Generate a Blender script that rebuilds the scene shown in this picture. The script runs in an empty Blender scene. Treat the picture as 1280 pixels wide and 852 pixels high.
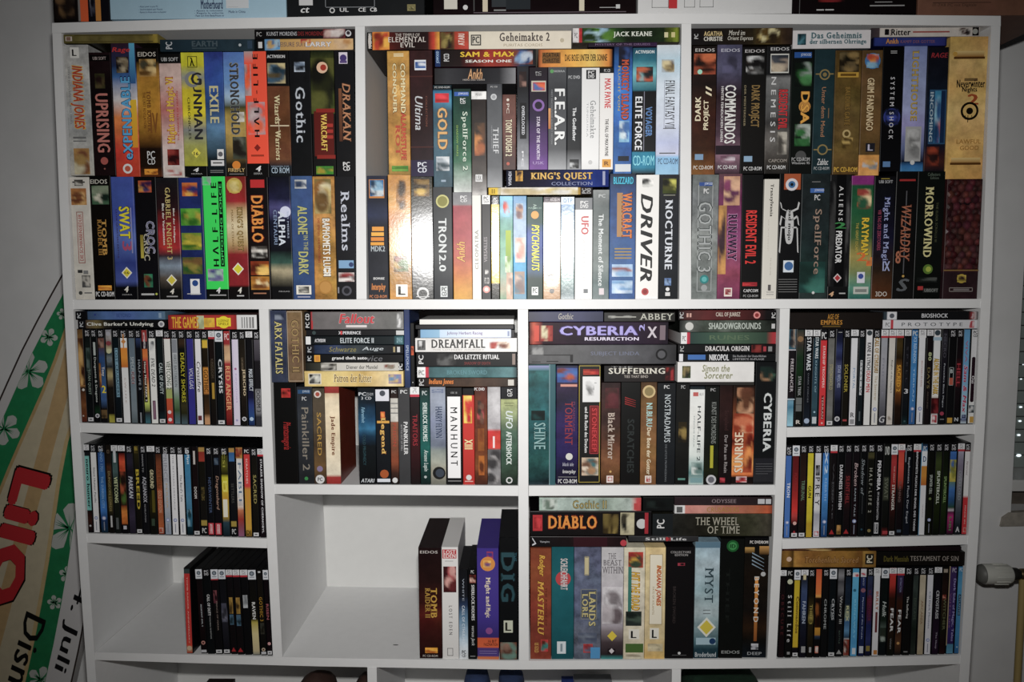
# shelves full of boxed games
import bpy, math, random
import numpy as np

SC = bpy.context.scene
COL = SC.collection

# ---------------------------------------------------------------- camera
# shelf front plane is y = 0, x runs along it, z = 0 is the top of the long middle board
F_PX, PITCH, YAW, ROLL = 959.81, -0.0854, 0.0142, 0.0029
CAM = (0.8992, -1.4955, 0.0464)
def _rot():
    cp, sp, cy, sy, cr, sr = math.cos(PITCH), math.sin(PITCH), math.cos(YAW), math.sin(YAW), math.cos(ROLL), math.sin(ROLL)
    rz = np.array([[cy, -sy, 0], [sy, cy, 0], [0, 0, 1]])
    rx = np.array([[1, 0, 0], [0, cp, -sp], [0, sp, cp]])
    ry = np.array([[cr, 0, sr], [0, 1, 0], [-sr, 0, cr]])
    return rz @ rx @ ry
ROT = _rot()
cam = bpy.data.cameras.new('camera'); cam_o = bpy.data.objects.new('camera', cam); COL.objects.link(cam_o)
cam.sensor_width = 36; cam.lens = F_PX / 1280 * 36; cam.clip_start = 0.01
from mathutils import Matrix, Vector
cam_o.matrix_world = Matrix(((ROT[0, 0], ROT[0, 2], -ROT[0, 1], CAM[0]), (ROT[1, 0], ROT[1, 2], -ROT[1, 1], CAM[1]),
                             (ROT[2, 0], ROT[2, 2], -ROT[2, 1], CAM[2]), (0, 0, 0, 1)))
SC.camera = cam_o

# ---------------------------------------------------------------- light: one camera flash, a dim room
w = bpy.data.worlds.new('dim_room'); SC.world = w; w.use_nodes = True
w.node_tree.nodes['Background'].inputs[0].default_value = (0.9, 0.95, 1.0, 1)
w.node_tree.nodes['Background'].inputs[1].default_value = 0.007
fl = bpy.data.lights.new('camera_flash', 'AREA'); fl.shape = 'RECTANGLE'; fl.size = 0.05; fl.size_y = 0.03
fl.energy = 7.7; fl.color = (1.0, 0.985, 0.96); fl.spread = math.radians(97)
fo = bpy.data.objects.new('camera_flash', fl); COL.objects.link(fo)
fo.location = (CAM[0] + 0.004, CAM[1] + 0.02, CAM[2] + 0.115)
fo.rotation_euler = (math.radians(90 - 8.5), 0, math.radians(1.0))

vs = SC.view_settings
SC.display_settings.display_device = 'sRGB'
vs.view_transform = 'Standard'; vs.look = 'None'; vs.exposure = 0.0; vs.gamma = 1.0; vs.use_curve_mapping = False

# ---------------------------------------------------------------- measuring: a point of the photograph on a plane y = Y
def at(px, py, Y=0.0):
    d = ROT @ np.array([(px - 640) / F_PX, 1.0, (426 - py) / F_PX])
    t = (Y - CAM[1]) / d[1]
    return (CAM[0] + d[0] * t, Y, CAM[2] + d[2] * t)
def lerp(a, b, t): return a + (b - a) * t
def interp(pts, v):
    pts = sorted(pts)
    if v <= pts[0][0]: (a, b), (c, d) = pts[0], pts[1]
    elif v >= pts[-1][0]: (a, b), (c, d) = pts[-2], pts[-1]
    else:
        for i in range(len(pts) - 1):
            if pts[i][0] <= v <= pts[i + 1][0]: (a, b), (c, d) = pts[i], pts[i + 1]; break
    return b + (d - b) * (v - a) / (c - a)
def srgb(h):
    h = h.strip()
    if len(h) == 3: h = ''.join(c * 2 for c in h)
    if len(h) == 2: h = h * 3
    o = []
    for i in (0, 2, 4):
        v = int(h[i:i + 2], 16) / 255
        o.append(v / 12.92 if v <= 0.04045 else ((v + 0.055) / 1.055) ** 2.4)
    return o

# ---------------------------------------------------------------- materials
def nodes_of(name):
    m = bpy.data.materials.new(name); m.use_nodes = True
    nt = m.node_tree; b = nt.nodes['Principled BSDF']
    return m, nt, b
def printed(name, rough, coat=0.0, spec=0.5, wrinkle=0.0):
    """printed card: colour of the print from the mesh, a little unevenness where the print is mottled"""
    m, nt, b = nodes_of(name); N = nt.nodes.new; L = nt.links.new
    a = N('ShaderNodeAttribute'); a.attribute_name = 'Col'
    k = N('ShaderNodeAttribute'); k.attribute_name = 'mottle'
    tc = N('ShaderNodeTexCoord')
    n1 = N('ShaderNodeTexNoise'); n1.inputs['Scale'].default_value = 42; n1.inputs['Detail'].default_value = 5; n1.inputs['Roughness'].default_value = 0.65
    n2 = N('ShaderNodeTexNoise'); n2.inputs['Scale'].default_value = 16; n2.inputs['Detail'].default_value = 3
    oi = N('ShaderNodeObjectInfo')
    add = N('ShaderNodeVectorMath'); add.operation = 'ADD'
    L(tc.outputs['Object'], add.inputs[0]); L(oi.outputs['Location'], add.inputs[1])
    L(add.outputs[0], n1.inputs['Vector']); L(add.outputs[0], n2.inputs['Vector'])
    r1 = N('ShaderNodeMapRange'); r1.inputs['From Min'].default_value = 0.28; r1.inputs['From Max'].default_value = 0.72; r1.inputs['To Min'].default_value = -1.15; r1.inputs['To Max'].default_value = 1.0
    L(n1.outputs['Fac'], r1.inputs['Value'])
    mu = N('ShaderNodeMath'); mu.operation = 'MULTIPLY_ADD'; mu.inputs[2].default_value = 1.0
    L(r1.outputs[0], mu.inputs[0]); L(k.outputs['Fac'], mu.inputs[1])
    sc = N('ShaderNodeVectorMath'); sc.operation = 'SCALE'
    L(a.outputs['Color'], sc.inputs[0]); L(mu.outputs[0], sc.inputs['Scale'])
    hs = N('ShaderNodeHueSaturation'); hs.inputs['Saturation'].default_value = 0.95
    r2 = N('ShaderNodeMapRange'); r2.inputs['From Min'].default_value = 0.3; r2.inputs['From Max'].default_value = 0.7; r2.inputs['To Min'].default_value = -0.03; r2.inputs['To Max'].default_value = 0.03
    L(n2.outputs['Fac'], r2.inputs['Value'])
    m2 = N('ShaderNodeMath'); m2.operation = 'MULTIPLY_ADD'; m2.inputs[2].default_value = 0.5
    L(r2.outputs[0], m2.inputs[0]); L(k.outputs['Fac'], m2.inputs[1])
    L(m2.outputs[0], hs.inputs['Hue']); L(sc.outputs[0], hs.inputs['Color'])
    L(hs.outputs[0], b.inputs['Base Color'])
    b.inputs['Roughness'].default_value = rough
    b.inputs['Specular IOR Level'].default_value = spec
    if wrinkle:
        n3 = N('ShaderNodeTexNoise'); n3.inputs['Scale'].default_value = 190; n3.inputs['Detail'].default_value = 2
        L(add.outputs[0], n3.inputs['Vector'])
        bp = N('ShaderNodeBump'); bp.inputs['Strength'].default_value = wrinkle; bp.inputs['Distance'].default_value = 0.0008
        L(n3.outputs['Fac'], bp.inputs['Height']); L(bp.outputs[0], b.inputs['Normal'])
    b.inputs['Coat Weight'].default_value = coat; b.inputs['Coat Roughness'].default_value = 0.12
    return m
M_CARD = printed('printed_card', 0.38, 0.0, 0.2)
M_GLOSS = printed('glossy_printed_card', 0.175, 0.0, 0.22, 0.1)
M_MATT = printed('matt_printed_card', 0.55, 0.0, 0.3)
M_SLEEVE = printed('paper_in_clear_sleeve', 0.33, 0.0, 0.25)
def plain(name, col, rough, noise=0.0, scale=30, bump=0.0, spec=0.5, metal=0.0):
    m, nt, b = nodes_of(name); N = nt.nodes.new; L = nt.links.new
    tc = N('ShaderNodeTexCoord'); n = N('ShaderNodeTexNoise'); n.inputs['Scale'].default_value = scale; n.inputs['Detail'].default_value = 6
    L(tc.outputs['Object'], n.inputs['Vector'])
    r = N('ShaderNodeValToRGB'); r.color_ramp.elements[0].position = 0.3; r.color_ramp.elements[1].position = 0.7
    c = srgb(col)
    r.color_ramp.elements[0].color = [x * (1 - noise) for x in c] + [1]; r.color_ramp.elements[1].color = [min(1, x * (1 + noise)) for x in c] + [1]
    L(n.outputs['Fac'], r.inputs[0]); L(r.outputs[0], b.inputs['Base Color'])
    if bump:
        bp = N('ShaderNodeBump'); bp.inputs['Strength'].default_value = bump; bp.inputs['Distance'].default_value = 0.004
        L(n.outputs['Fac'], bp.inputs['Height']); L(bp.outputs[0], b.inputs['Normal'])
    b.inputs['Roughness'].default_value = rough; b.inputs['Specular IOR Level'].default_value = spec; b.inputs['Metallic'].default_value = metal
    return m
M_BOARD = plain('white_melamine', 'e6e6e6', 0.6, 0.015, 60, 0.0, 0.12)
M_BACK = plain('white_hardboard', 'e2e2e0', 0.6, 0.015, 40, 0.0, 0.3)
M_PLASTER = plain('painted_plaster', 'e8e8e8', 0.85, 0.05, 9, 0.25, 0.2)
M_RAW = plain('bare_plaster', 'a09a90', 0.9, 0.2, 60, 0.6, 0.2)
M_FLOOR = plain('wooden_floor', '7a5c42', 0.5, 0.25, 12)
M_CASE = plain('black_case_plastic', '0c0c0e', 0.36, 0.1, 60, 0.0, 0.3)

# ---------------------------------------------------------------- mesh building
def tag(o, label=None, cat=None, group=None, kind=None):
    if label: o['label'] = label
    if cat: o['category'] = cat
    if group: o['group'] = group
    if kind: o['kind'] = kind
    return o
class MB:
    """vertices, faces and print colours of ONE mesh object"""
    def __init__(s): s.v = []; s.f = []; s.c = []; s.k = []
    def add(s, vs, fs, cs, k=0.0):
        b = len(s.v); s.v += vs; s.f += [tuple(i + b for i in f) for f in fs]
        s.c += cs if isinstance(cs[0], (list, tuple)) else [cs] * len(vs)
        s.k += [k] * len(vs)
    def build(s, name, mat, parent=None, loc=None, smooth=False):
        me = bpy.data.meshes.new(name); me.from_pydata(s.v, [], s.f)
        n = len(s.v)
        a = me.color_attributes.new('Col', 'FLOAT_COLOR', 'POINT')
        a.data.foreach_set('color', np.array([list(c[:3]) + [1.0] for c in s.c], dtype=np.float32).ravel())
        if any(s.k):
            q = me.attributes.new('mottle', 'FLOAT', 'POINT'); q.data.foreach_set('value', np.array(s.k, dtype=np.float32))
        me.materials.append(mat)
        if smooth:
            for p in me.polygons: p.use_smooth = True
        o = bpy.data.objects.new(name, me); COL.objects.link(o)
        if parent: o.parent = parent
        if loc: o.location = loc
        return o
def prism(outline, y0, y1, col=(0.8, 0.8, 0.8)):
    """outline in x, z (counter-clockwise seen from the front) pushed from y0 back to y1"""
    n = len(outline)
    vs = [(x, y0, z) for x, z in outline] + [(x, y1, z) for x, z in outline]
    fs = [tuple(range(n)), tuple(range(2 * n - 1, n - 1, -1))] + [(i, n + i, n + (i + 1) % n, (i + 1) % n) for i in range(n)]
    return vs, fs
def simple(name, outline, y0, y1, mat, parent=None, bevel=0.0):
    mb = MB(); v, f = prism(outline, y0, y1); mb.add(v, f, [0.8, 0.8, 0.8]); o = mb.build(name, mat, parent)
    if bevel:
        b = o.modifiers.new('edge', 'BEVEL'); b.width = bevel; b.segments = 2; b.limit_method = 'ANGLE'
    return o
def lathe(profile, axis_o, axis_d, n=24):
    """profile: (distance along the axis, radius)"""
    d = Vector(axis_d).normalized(); u = d.orthogonal().normalized(); w_ = d.cross(u)
    vs, fs = [], []
    for (t, r) in profile:
        for i in range(n):
            a = 2 * math.pi * i / n
            vs.append(tuple(Vector(axis_o) + d * t + (u * math.cos(a) + w_ * math.sin(a)) * r))
    m = len(profile)
    for j in range(m - 1):
        for i in range(n):
            fs.append((j * n + i, j * n + (i + 1) % n, (j + 1) * n + (i + 1) % n, (j + 1) * n + i))
    fs.append(tuple(range(n - 1, -1, -1))); fs.append(tuple((m - 1) * n + i for i in range(n)))
    return vs, fs

# ---------------------------------------------------------------- lettering (built-in font, one flat outline per glyph)
SERIF = {'EXILE', 'STRONGHOLD', 'Wizards', 'Warriors', 'DRAKAN', 'TOMB RAIDER', 'TOMB', 'RAIDER III', 'RAIDER II', 'GABRIEL KNIGHT 3', "KING'S QUEST", 'LIGHTHOUSE', 'FINAL FANTASY VII', 'CLEOPATRA', 'NOCTURNE',
         'Transylvania', 'MORROWIND', 'Geheimakte 2', 'Geheimakte', 'SpellForce 2', 'SpellForce', 'JACK KEANE', 'DREAMFALL', 'ABBEY', 'TORMENT', 'NOSTRADAMUS', 'SHERLOCK HOLMES', 'MYST', 'THE', 'BEAST', 'WITHIN',
         'Still Life', 'S t i l l   L i f e', 'Still', 'Life', 'Black Mirror', 'EMPIRES', 'AGE OF', 'COMMANDOS', 'Might and Magic VI', 'Might and Magic', 'BALDURS GATE', 'DRACULA ORIGIN', 'ELEMENTAL', 'EVIL', 'DIABLO',
         'SUFFERING', 'TESTAMENT OF SIN', 'Torchenlicht Sacred', 'LANDS', 'LORE', 'ARX FATALIS', 'GOTHIC II', 'Gothic', 'GOTHIC 3', 'Realms', 'WIZARDRY', 'Patron der Ritter', 'THE WHEEL', 'OF TIME', 'CALL OF CTHULHU',
         'Das Geheimnis', 'der silbernen Ohrringe', 'Knights of the Temple 2', 'The Bard\'s Tale', 'DIG', 'Might and', 'Magic', 'TONY TOUGH 2', 'MONKEY ISLAND', 'JERICHO', 'SHINE', 'MASTERLU', 'Legend', 'Jade Empire', 'RUNAWAY', 'WARCRAFT', 'THIEF'}
def slabs(v, f):
    """little cross strokes on the flat ends of a letter's stems"""
    if not v: return v, f
    y0, y1 = min(b for a, b in v), max(b for a, b in v); v, f = list(v), list(f); seen = set()
    cnt = {}
    for p in f:
        for i in range(len(p)):
            e = tuple(sorted((p[i], p[(i + 1) % len(p)]))); cnt[e] = cnt.get(e, 0) + 1
    for (i, j), n in cnt.items():
        if n > 1: continue
        (ax, ay), (bx, by) = v[i], v[j]
        if abs(ay - by) > 1e-3 or not .03 < abs(ax - bx) < .2: continue
        if abs(ay - y0) > .02 and abs(ay - y1) > .02: continue
        k = (round((ax + bx) / 2, 2), round(ay, 2))
        if k in seen: continue
        seen.add(k); xa, xb = min(ax, bx) - .06, max(ax, bx) + .06; s = .05 if abs(ay - y0) < .02 else -.05; q = len(v)
        v += [(xa, ay), (xb, ay), (xb, ay + s), (xa, ay + s)]; f.append((q, q + 1, q + 2, q + 3) if s > 0 else (q + 3, q + 2, q + 1, q))
    return v, f
_gl = {}
def _text_mesh(body, off):
    c = bpy.data.curves.new('glyph', 'FONT'); c.body = body; c.size = 1; c.resolution_u = 2; c.offset = off
    o = bpy.data.objects.new('glyph', c); COL.objects.link(o)
    m = o.to_mesh(); r = ([(v.co.x, v.co.y) for v in m.vertices], [tuple(p.vertices) for p in m.polygons])
    o.to_mesh_clear(); bpy.data.objects.remove(o); bpy.data.curves.remove(c)
    return r
def _width(s):
    v, _ = _text_mesh(s, 0); return max(a for a, b in v) - min(a for a, b in v)
_bar = None
def glyph(ch, off):
    global _bar
    if _bar is None: _bar = _width('||')
    if (ch, off) not in _gl:
        if ('w', ch) not in _gl: _gl[('w', ch)] = _width('|' + ch + '|') - _bar
        _gl[(ch, off)] = (_text_mesh(ch, off) if ch != ' ' else ([], []))
    return _gl[(ch, off)], _gl[('w', ch)]
def layout(text, off=0.0, italic=0.0):
    """flat text in its own a (along), b (up) frame, squeezed to the unit square; off thickens the strokes by overprinting"""
    vs, fs, x = [], [], 0.0
    shifts = [(0, 0)] if off < .01 else [(-off, 0), (off, 0)] if off < .02 else [(-off, 0), (off, 0), (0, off * .5)] if off < .04 else [(off * math.cos(q), off * math.sin(q)) for q in [i * math.pi / 4 for i in range(0, 8)]]
    for ch in text:
        (v, f), adv = glyph(ch, 0.0)
        if text in SERIF:
            if ('s', ch) not in _gl: _gl[('s', ch)] = slabs(v, f)
            v, f = _gl[('s', ch)]; adv += .05 if ch != ' ' else 0
        for n_, (dx, dy) in enumerate(shifts):
            b = len(vs)
            vs += [(p + x + italic * q + dx, q + dy, 3e-5 * n_) for p, q in v]; fs += [tuple(i + b for i in g) for g in f]
        x += adv + min(off, .03) * 1.3
    if not vs: return [], []
    a0, a1 = min(v[0] for v in vs), max(v[0] for v in vs); b0, b1 = min(v[1] for v in vs), max(v[1] for v in vs)
    return [((a - a0) / (a1 - a0 + 1e-9), (b - b0) / (b1 - b0 + 1e-9), l) for a, b, l in vs], fs

# ---------------------------------------------------------------- spines
def parse_bg(s):
    mot = 0.0
    if '~' in s: s, m = s.split('~'); mot = float('0' + m if m.startswith('.') else m)
    st = []
    for p in s.split(','):
        c, t = p.split('@') if '@' in p else (p, '0')
        st.append((float(t), srgb(c)))
    if len(st) == 1: st.append((1.0, st[0][1]))
    if st[0][0] > 0: st.insert(0, (0.0, st[0][1]))
    if st[-1][0] < 1: st.append((1.0, st[-1][1]))
    return st, mot
class Spine:
    """maps t (along the spine, 0 at its top), s (across, towards the top of the lettering), lift to the thing's own space"""
    def __init__(s, W, H, flat, tilt=0.0, turn=0.0):
        s.W, s.H, s.flat, s.tilt, s.turn = W, H, flat, tilt, turn
        s.L, s.A = (W, H) if flat else (H, W)      # length along t, width across
    def y(s, x, z): return s.turn * x + s.tilt * (z - s.H / 2)
    def __call__(s, t, q, lift=0.0):
        if s.flat: x, z = (t - .5) * s.W, q * s.H
        else: x, z = (q - .5) * s.W, (1 - t) * s.H
        return (x, s.y(x, z) - lift, z)
rnd = random.Random(7)
def el_quad(mb, sp, t0, t1, s0, s1, c0, c1, lift, k=0.0):
    vs = [sp(t0, s0, lift), sp(t1, s0, lift), sp(t1, s1, lift), sp(t0, s1, lift)]
    mb.add(vs, [(0, 1, 2, 3)], [c0, c1, c1, c0], k)
def el_disc(mb, sp, t, s, r, col, lift, n=20, sy=1.0):
    R = r * sp.A
    vs = [sp(t + R * math.cos(2 * math.pi * i / n) / sp.L * sy, s + R * math.sin(2 * math.pi * i / n) / sp.A, lift) for i in range(n)]
    mb.add(vs, [tuple(range(n))], col)
def el_poly(mb, sp, pts, col, lift):
    mb.add([sp(t, s, lift) for t, s in pts], [tuple(range(len(pts)))], col)
def el_text(mb, sp, t0, t1, s0, s1, col, text, lift, mode, off=0.0, ital=0.0):
    if t1 <= t0 or s1 <= s0: return
    if mode == 'S': text = ' '.join(text); mode = 'T'
    vs, fs = layout(text, off, ital)
    if mode == 'T': P = [sp(lerp(t0, t1, a), lerp(s0, s1, b), lift + l) for a, b, l in vs]
    elif mode == 'Tr': P = [sp(lerp(t1, t0, a), lerp(s1, s0, b), lift + l) for a, b, l in vs]
    else: P = [sp(lerp(t1, t0, b), lerp(s0, s1, a), lift + l) for a, b, l in vs]
    if P: mb.add(P, fs, col)
def el_picture(mb, sp, t0, t1, s0, s1, cols, lift, seed):
    r = random.Random(seed); La, Lb = (t1 - t0) * sp.L, (s1 - s0) * sp.A
    nt = max(4, min(16, int(La / 0.004))); ns = max(4, min(9, int(Lb / 0.0035)))
    n = len(cols)
    # a few soft shapes of the picture's own colours on its ground colour
    blobs = [(r.uniform(.15, .85), r.uniform(.2, .8), r.uniform(.14, .34), r.uniform(.25, .6), cols[1 + q % (n - 1)] if n > 1 else cols[0]) for q in range(3 * max(1, n - 1))]
    def val(u, v):
        c = list(cols[0])
        for (bu, bv, ru, rv, bc) in blobs:
            k = max(0.0, 1 - ((u - bu) / ru) ** 2 - ((v - bv) / rv) ** 2)
            k = min(1, 1.5 * k); c = [x * (1 - k) + y * k for x, y in zip(c, bc)]
        return c
    vs, cs, fs = [], [], []
    for i in range(nt + 1):
        for j in range(ns + 1):
            vs.append(sp(lerp(t0, t1, i / nt), lerp(s0, s1, j / ns), lift))
            cs.append(val(i / nt, j / ns))
    for i in range(nt):
        for j in range(ns):
            a = i * (ns + 1) + j; fs.append((a, a + ns + 1, a + ns + 2, a + 1))
    mb.add(vs, fs, cs, 0.25)
BLK, WHT, GRY = srgb('1a1a1c'), srgb('dcdce0'), srgb('6c6c70')
def macro(code, mb, sp, lift, rn):
    """the marks that the cases of a kind share: platform strip on top, maker's mark at the foot"""
    T = lambda t0, t1, s0, s1, c, x, o=0.02: el_text(mb, sp, t0, t1, s0, s1, c, x, lift + 2e-4, 'H', o)
    Q = lambda t0, t1, s0, s1, c: el_quad(mb, sp, t0, t1, s0, s1, c, c, lift)
    if code in ('pc', 'pb', 'pr', 'pg'):
        Q(0, .092, 0.02, .98, srgb('121214'))
        if code == 'pr': Q(.075, .095, .02, .98, srgb('b02c34'))
        T(.018, .045, .24, .78, WHT, 'PC'); T(.05, .078, .24, .78, WHT, 'DVD')
        return 'platform_logo'
    if code in ('wl', 'wr', 'wg'):
        Q(0.008, .07, .02, .98, srgb('e4e4e6')); Q(.07, .092, .02, .98, srgb('b82834') if code == 'wr' else srgb('101012') if code == 'wl' else srgb('e4e4e6'))
        T(.014, .036, .25, .78, GRY, 'PC'); T(.04, .064, .25, .78, GRY, 'DVD')
        return 'platform_logo'
    if code in ('gf', 'gr'):
        Q(0.008, .118, .02, .98, srgb('dfe2e8'))
        if code == 'gr': Q(.118, .132, .02, .98, srgb('b02c34'))
        el_disc(mb, sp, .05, .5, .3, srgb('3c4650'), lift + 2e-4); el_disc(mb, sp, .05, .5, .19, srgb('8c96a0'), lift + 4e-4)
        Q2 = el_quad(mb, sp, .085, .098, .2, .8, srgb('9ca0a8'), srgb('9ca0a8'), lift + 2e-4)
        return 'platform_logo'
    if code in ('bw', 'bk', 'bk2'):
        if code == 'bw': Q(.945, .985, .12, .9, srgb('d8d8da')); el_quad(mb, sp, .958, .972, .3, .7, GRY, GRY, lift + 2e-4)
        else: el_disc(mb, sp, .87 if code == 'bk' else .93, .5, .3, srgb('c88c80' if code == 'bk' else 'c8b8a0'), lift); el_disc(mb, sp, .87 if code == 'bk' else .93, .5, .16, srgb('5c3430'), lift + 2e-4); Q(.955, .985, .12, .9, srgb('c8c8cc'))
        return 'maker_label'
    if code == 'bc':
        el_disc(mb, sp, .925, .5, .34, srgb('d4d4d8'), lift); el_disc(mb, sp, .925, .5, .2, srgb('6c6c74'), lift + 2e-4)
        return 'rating_badge'
    if code == 'bu':
        el_disc(mb, sp, .83, .5, .26, srgb('8c98c4'), lift); el_disc(mb, sp, .83, .52, .15, srgb('d8dcec'), lift + 2e-4); Q(.87, .97, .44, .56, srgb('8c90a0'))
        return 'maker_logo'
    if code in ('bt', 'bt2'):
        c = srgb('a81c24' if code == 'bt' else 'a8a8a8')
        el_poly(mb, sp, [(.915, .5), (.965, .14), (.965, .86)], c, lift)
        return 'maker_logo'
    return 'mark'
SMALL = {'R': 'colour_band', 'F': 'ruled_frame', 'P': 'cover_picture', 'C': 'round_emblem', 'D': 'rating_badge', 'B': 'beetle_shape', 'X': 'slash_mark'}
def draw(els, sp, mat, parent, base, seed):
    for i, e in enumerate(x for x in els.split('^') if x.strip()):
        lift = base + 1.5e-4 * i; mb = MB(); e = e.strip()
        if e[0] == '!':
            nm = macro(e[1:], mb, sp, lift, rnd)
            if mb.v: mb.build(nm, mat, parent)
            continue
        p = e.split(' '); k = p[0]; kind = k[0]; fl_ = k[1:]
        if kind in 'TSH':
            t0, t1, s0, s1 = map(float, p[1:5]); cc = p[5].split('/'); text = ' '.join(p[6:])
            mode = 'Tr' if (kind == 'T' and 'r' in fl_) else kind
            off = 0.036 if 'b' in fl_ else 0.012; it = 0.22 if 'i' in fl_ else 0.0
            if len(cc) > 1:
                gt, gs = (t1 - t0) * .012, (s1 - s0) * .07
                el_text(mb, sp, t0 - gt, t1 + gt, s0 - gs, s1 + gs, srgb(cc[1]), text, lift, mode, max(off + 0.012, .042), it)
                lift += 2.6e-4
            el_text(mb, sp, t0, t1, s0, s1, srgb(cc[0]), text, lift, mode, off, it)
            big = (t1 - t0) * (s1 - s0) > .1
            nm = 'title_lettering' if big else 'small_lettering'
        else:
            nm = SMALL.get(kind, 'mark')
            if kind == 'R':
                t0, t1, s0, s1 = map(float, p[1:5]); c = p[5].split('>'); el_quad(mb, sp, t0, t1, s0, s1, srgb(c[0]), srgb(c[-1]), lift)
                if (t1 - t0) * (s1 - s0) < .012: nm = 'print_line'
            elif kind == 'P':
                t0, t1, s0, s1 = map(float, p[1:5]); el_picture(mb, sp, t0, t1, s0, s1, [srgb(c) for c in p[5].split(',')], lift, seed * 31 + i)
            elif kind == 'C':
                t, s, r = map(float, p[1:4]); el_disc(mb, sp, t, s, r, srgb(p[4]), lift)
            elif kind == 'D':
                t, s, r = map(float, p[1:4]); a, b = r * sp.A * 1.1 / sp.L, r
                el_poly(mb, sp, [(t - a, s), (t, s - b), (t + a, s), (t, s + b)], srgb(p[4]), lift)
            elif kind == 'F':
                t0, t1, s0, s1 = map(float, p[1:5]); c = srgb(p[5]); wt, ws = .0012 / sp.L, .0012 / sp.A
                for q in ((t0, t0 + wt, s0, s1), (t1 - wt, t1, s0, s1), (t0, t1, s0, s0 + ws), (t0, t1, s1 - ws, s1)): el_quad(mb, sp, *q, c, c, lift)
            elif kind == 'X':
                t0, t1, s0, s1 = map(float, p[1:5]); c = srgb(p[5])
                for q in range(4):
                    a = t0 + (t1 - t0) * q / 4; el_poly(mb, sp, [(a, s0), (a + .012, s0), (a + (t1 - t0) * .5, s1), (a + (t1 - t0) * .5 - .004, s1)], c, lift)
            elif kind == 'B':
                t0, t1, s0, w_ = map(float, p[1:5]); c = srgb(p[5]); cx = .48
                el_poly(mb, sp, [(lerp(t0, t1, .5 - .5 * math.cos(math.pi * u)), cx + w_ * .5 * math.sin(math.pi * u) ** .6) for u in [i_ / 10 for i_ in range(11)]] +
                        [(lerp(t0, t1, .5 - .5 * math.cos(math.pi * u)), cx - w_ * .5 * math.sin(math.pi * u) ** .6) for u in [1 - i_ / 10 for i_ in range(1, 10)]], c, lift)
                for sg in (-1, 1):
                    for (ta, tb, tc, so) in ((.29, .27, .22, .42), (.36, .33, .4, .42), (.42, .42, .62, .42)):
                        a, b, c_ = (ta, cx + sg * .12), (tb, cx + sg * .36), (tc, cx + sg * so)
                        for (u, v) in ((a, b), (b, c_)):
                            el_poly(mb, sp, [(u[0], u[1] - .03), (u[0] + .012, u[1] + .03), (v[0] + .012, v[1] + .03), (v[0], v[1] - .03)], c, lift)
            elif kind == 'L':
                t0, t1, s0, s1 = map(float, p[1:5]); cols = [srgb(c) for c in p[5].split(',')]; r = random.Random(3)
                n, m = 15, 5
                for a in range(n):
                    for b in range(m + (a % 2)):
                        tc, scn = lerp(t0, t1, (a + .5) / n), (b + (.5 if a % 2 == 0 else 0)) / m
                        tc += r.uniform(-.2, .2) * (t1 - t0) / n; scn += r.uniform(-.2, .2) / m; kq = r.uniform(.75, 1.25)
                        rt, rs = (t1 - t0) / n * .78 * kq, .6 / m * kq
                        ring = [(tc + rt * math.cos(q * math.pi / 4), min(.985, max(.015, scn + rs * math.sin(q * math.pi / 4)))) for q in range(8)]
                        ring = [(min(t1, max(t0, x)), y) for x, y in ring]
                        vs = [sp(x, y, lift) for x, y in ring] + [sp(tc, min(.97, max(.03, scn)), lift + .0022)]
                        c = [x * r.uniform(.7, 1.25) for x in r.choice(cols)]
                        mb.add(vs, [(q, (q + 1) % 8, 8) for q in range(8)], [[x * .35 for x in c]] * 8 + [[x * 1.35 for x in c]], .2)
                o = mb.build('reptile_scale', mat, parent); o['kind'] = 'stuff'; continue
        if mb.v: mb.build(nm, mat, parent)

def body(W, H, D, st, mot, flat, sp, r, side=None):
    """a carton: softly broken edges, print running round it in bands"""
    mb = MB(); A, Lg = sp.A, sp.L
    prof = [(0, D), (0, r), (0, r), (r * .3, r * .3), (r, 0), (A - r, 0), (A - r * .3, r * .3), (A, r), (A, r), (A, D)]
    n = len(prof)
    ring_t = [t for t, c in st]; vs, cs, fs = [], [], []
    for (t, c) in st:
        for j, (a, y) in enumerate(prof):
            q = a / A
            x, yy, z = sp(t, q, 0.0)
            vs.append((x, yy * (1 if y < r + 1e-6 else 0) + y, z))
            cs.append(side if (side and j in (0, 1, n - 2, n - 1)) else c)
    for i in range(len(st) - 1):
        if st[i + 1][0] - st[i][0] < 1e-6: continue
        for j in range(n):
            if j in (1, n - 3): continue
            a, b = i * n + j, i * n + (j + 1) % n
            fs.append((a, a + n, b + n, b) if not flat else (a, a + n, b + n, b))
    ok = [j for j in range(n) if j not in (1, n - 2)]
    fs.append(tuple(ok)); m = (len(st) - 1) * n
    fs.append(tuple(m + j for j in ok[::-1]))
    mb.add(vs, fs, cs, mot)
    return mb
# ---------------------------------------------------------------------------
# WHAT STANDS ON THE SHELVES.  One line per box or case:
# x-edge|top|bottom|card colours (with stops along the spine)|prints on the spine|look
# ---------------------------------------------------------------------------
ROWS = []
def row(key, where, group, kind, x0, top, bot, text):
    ROWS.append((key, where, group, kind, x0, top, bot, text))

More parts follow.
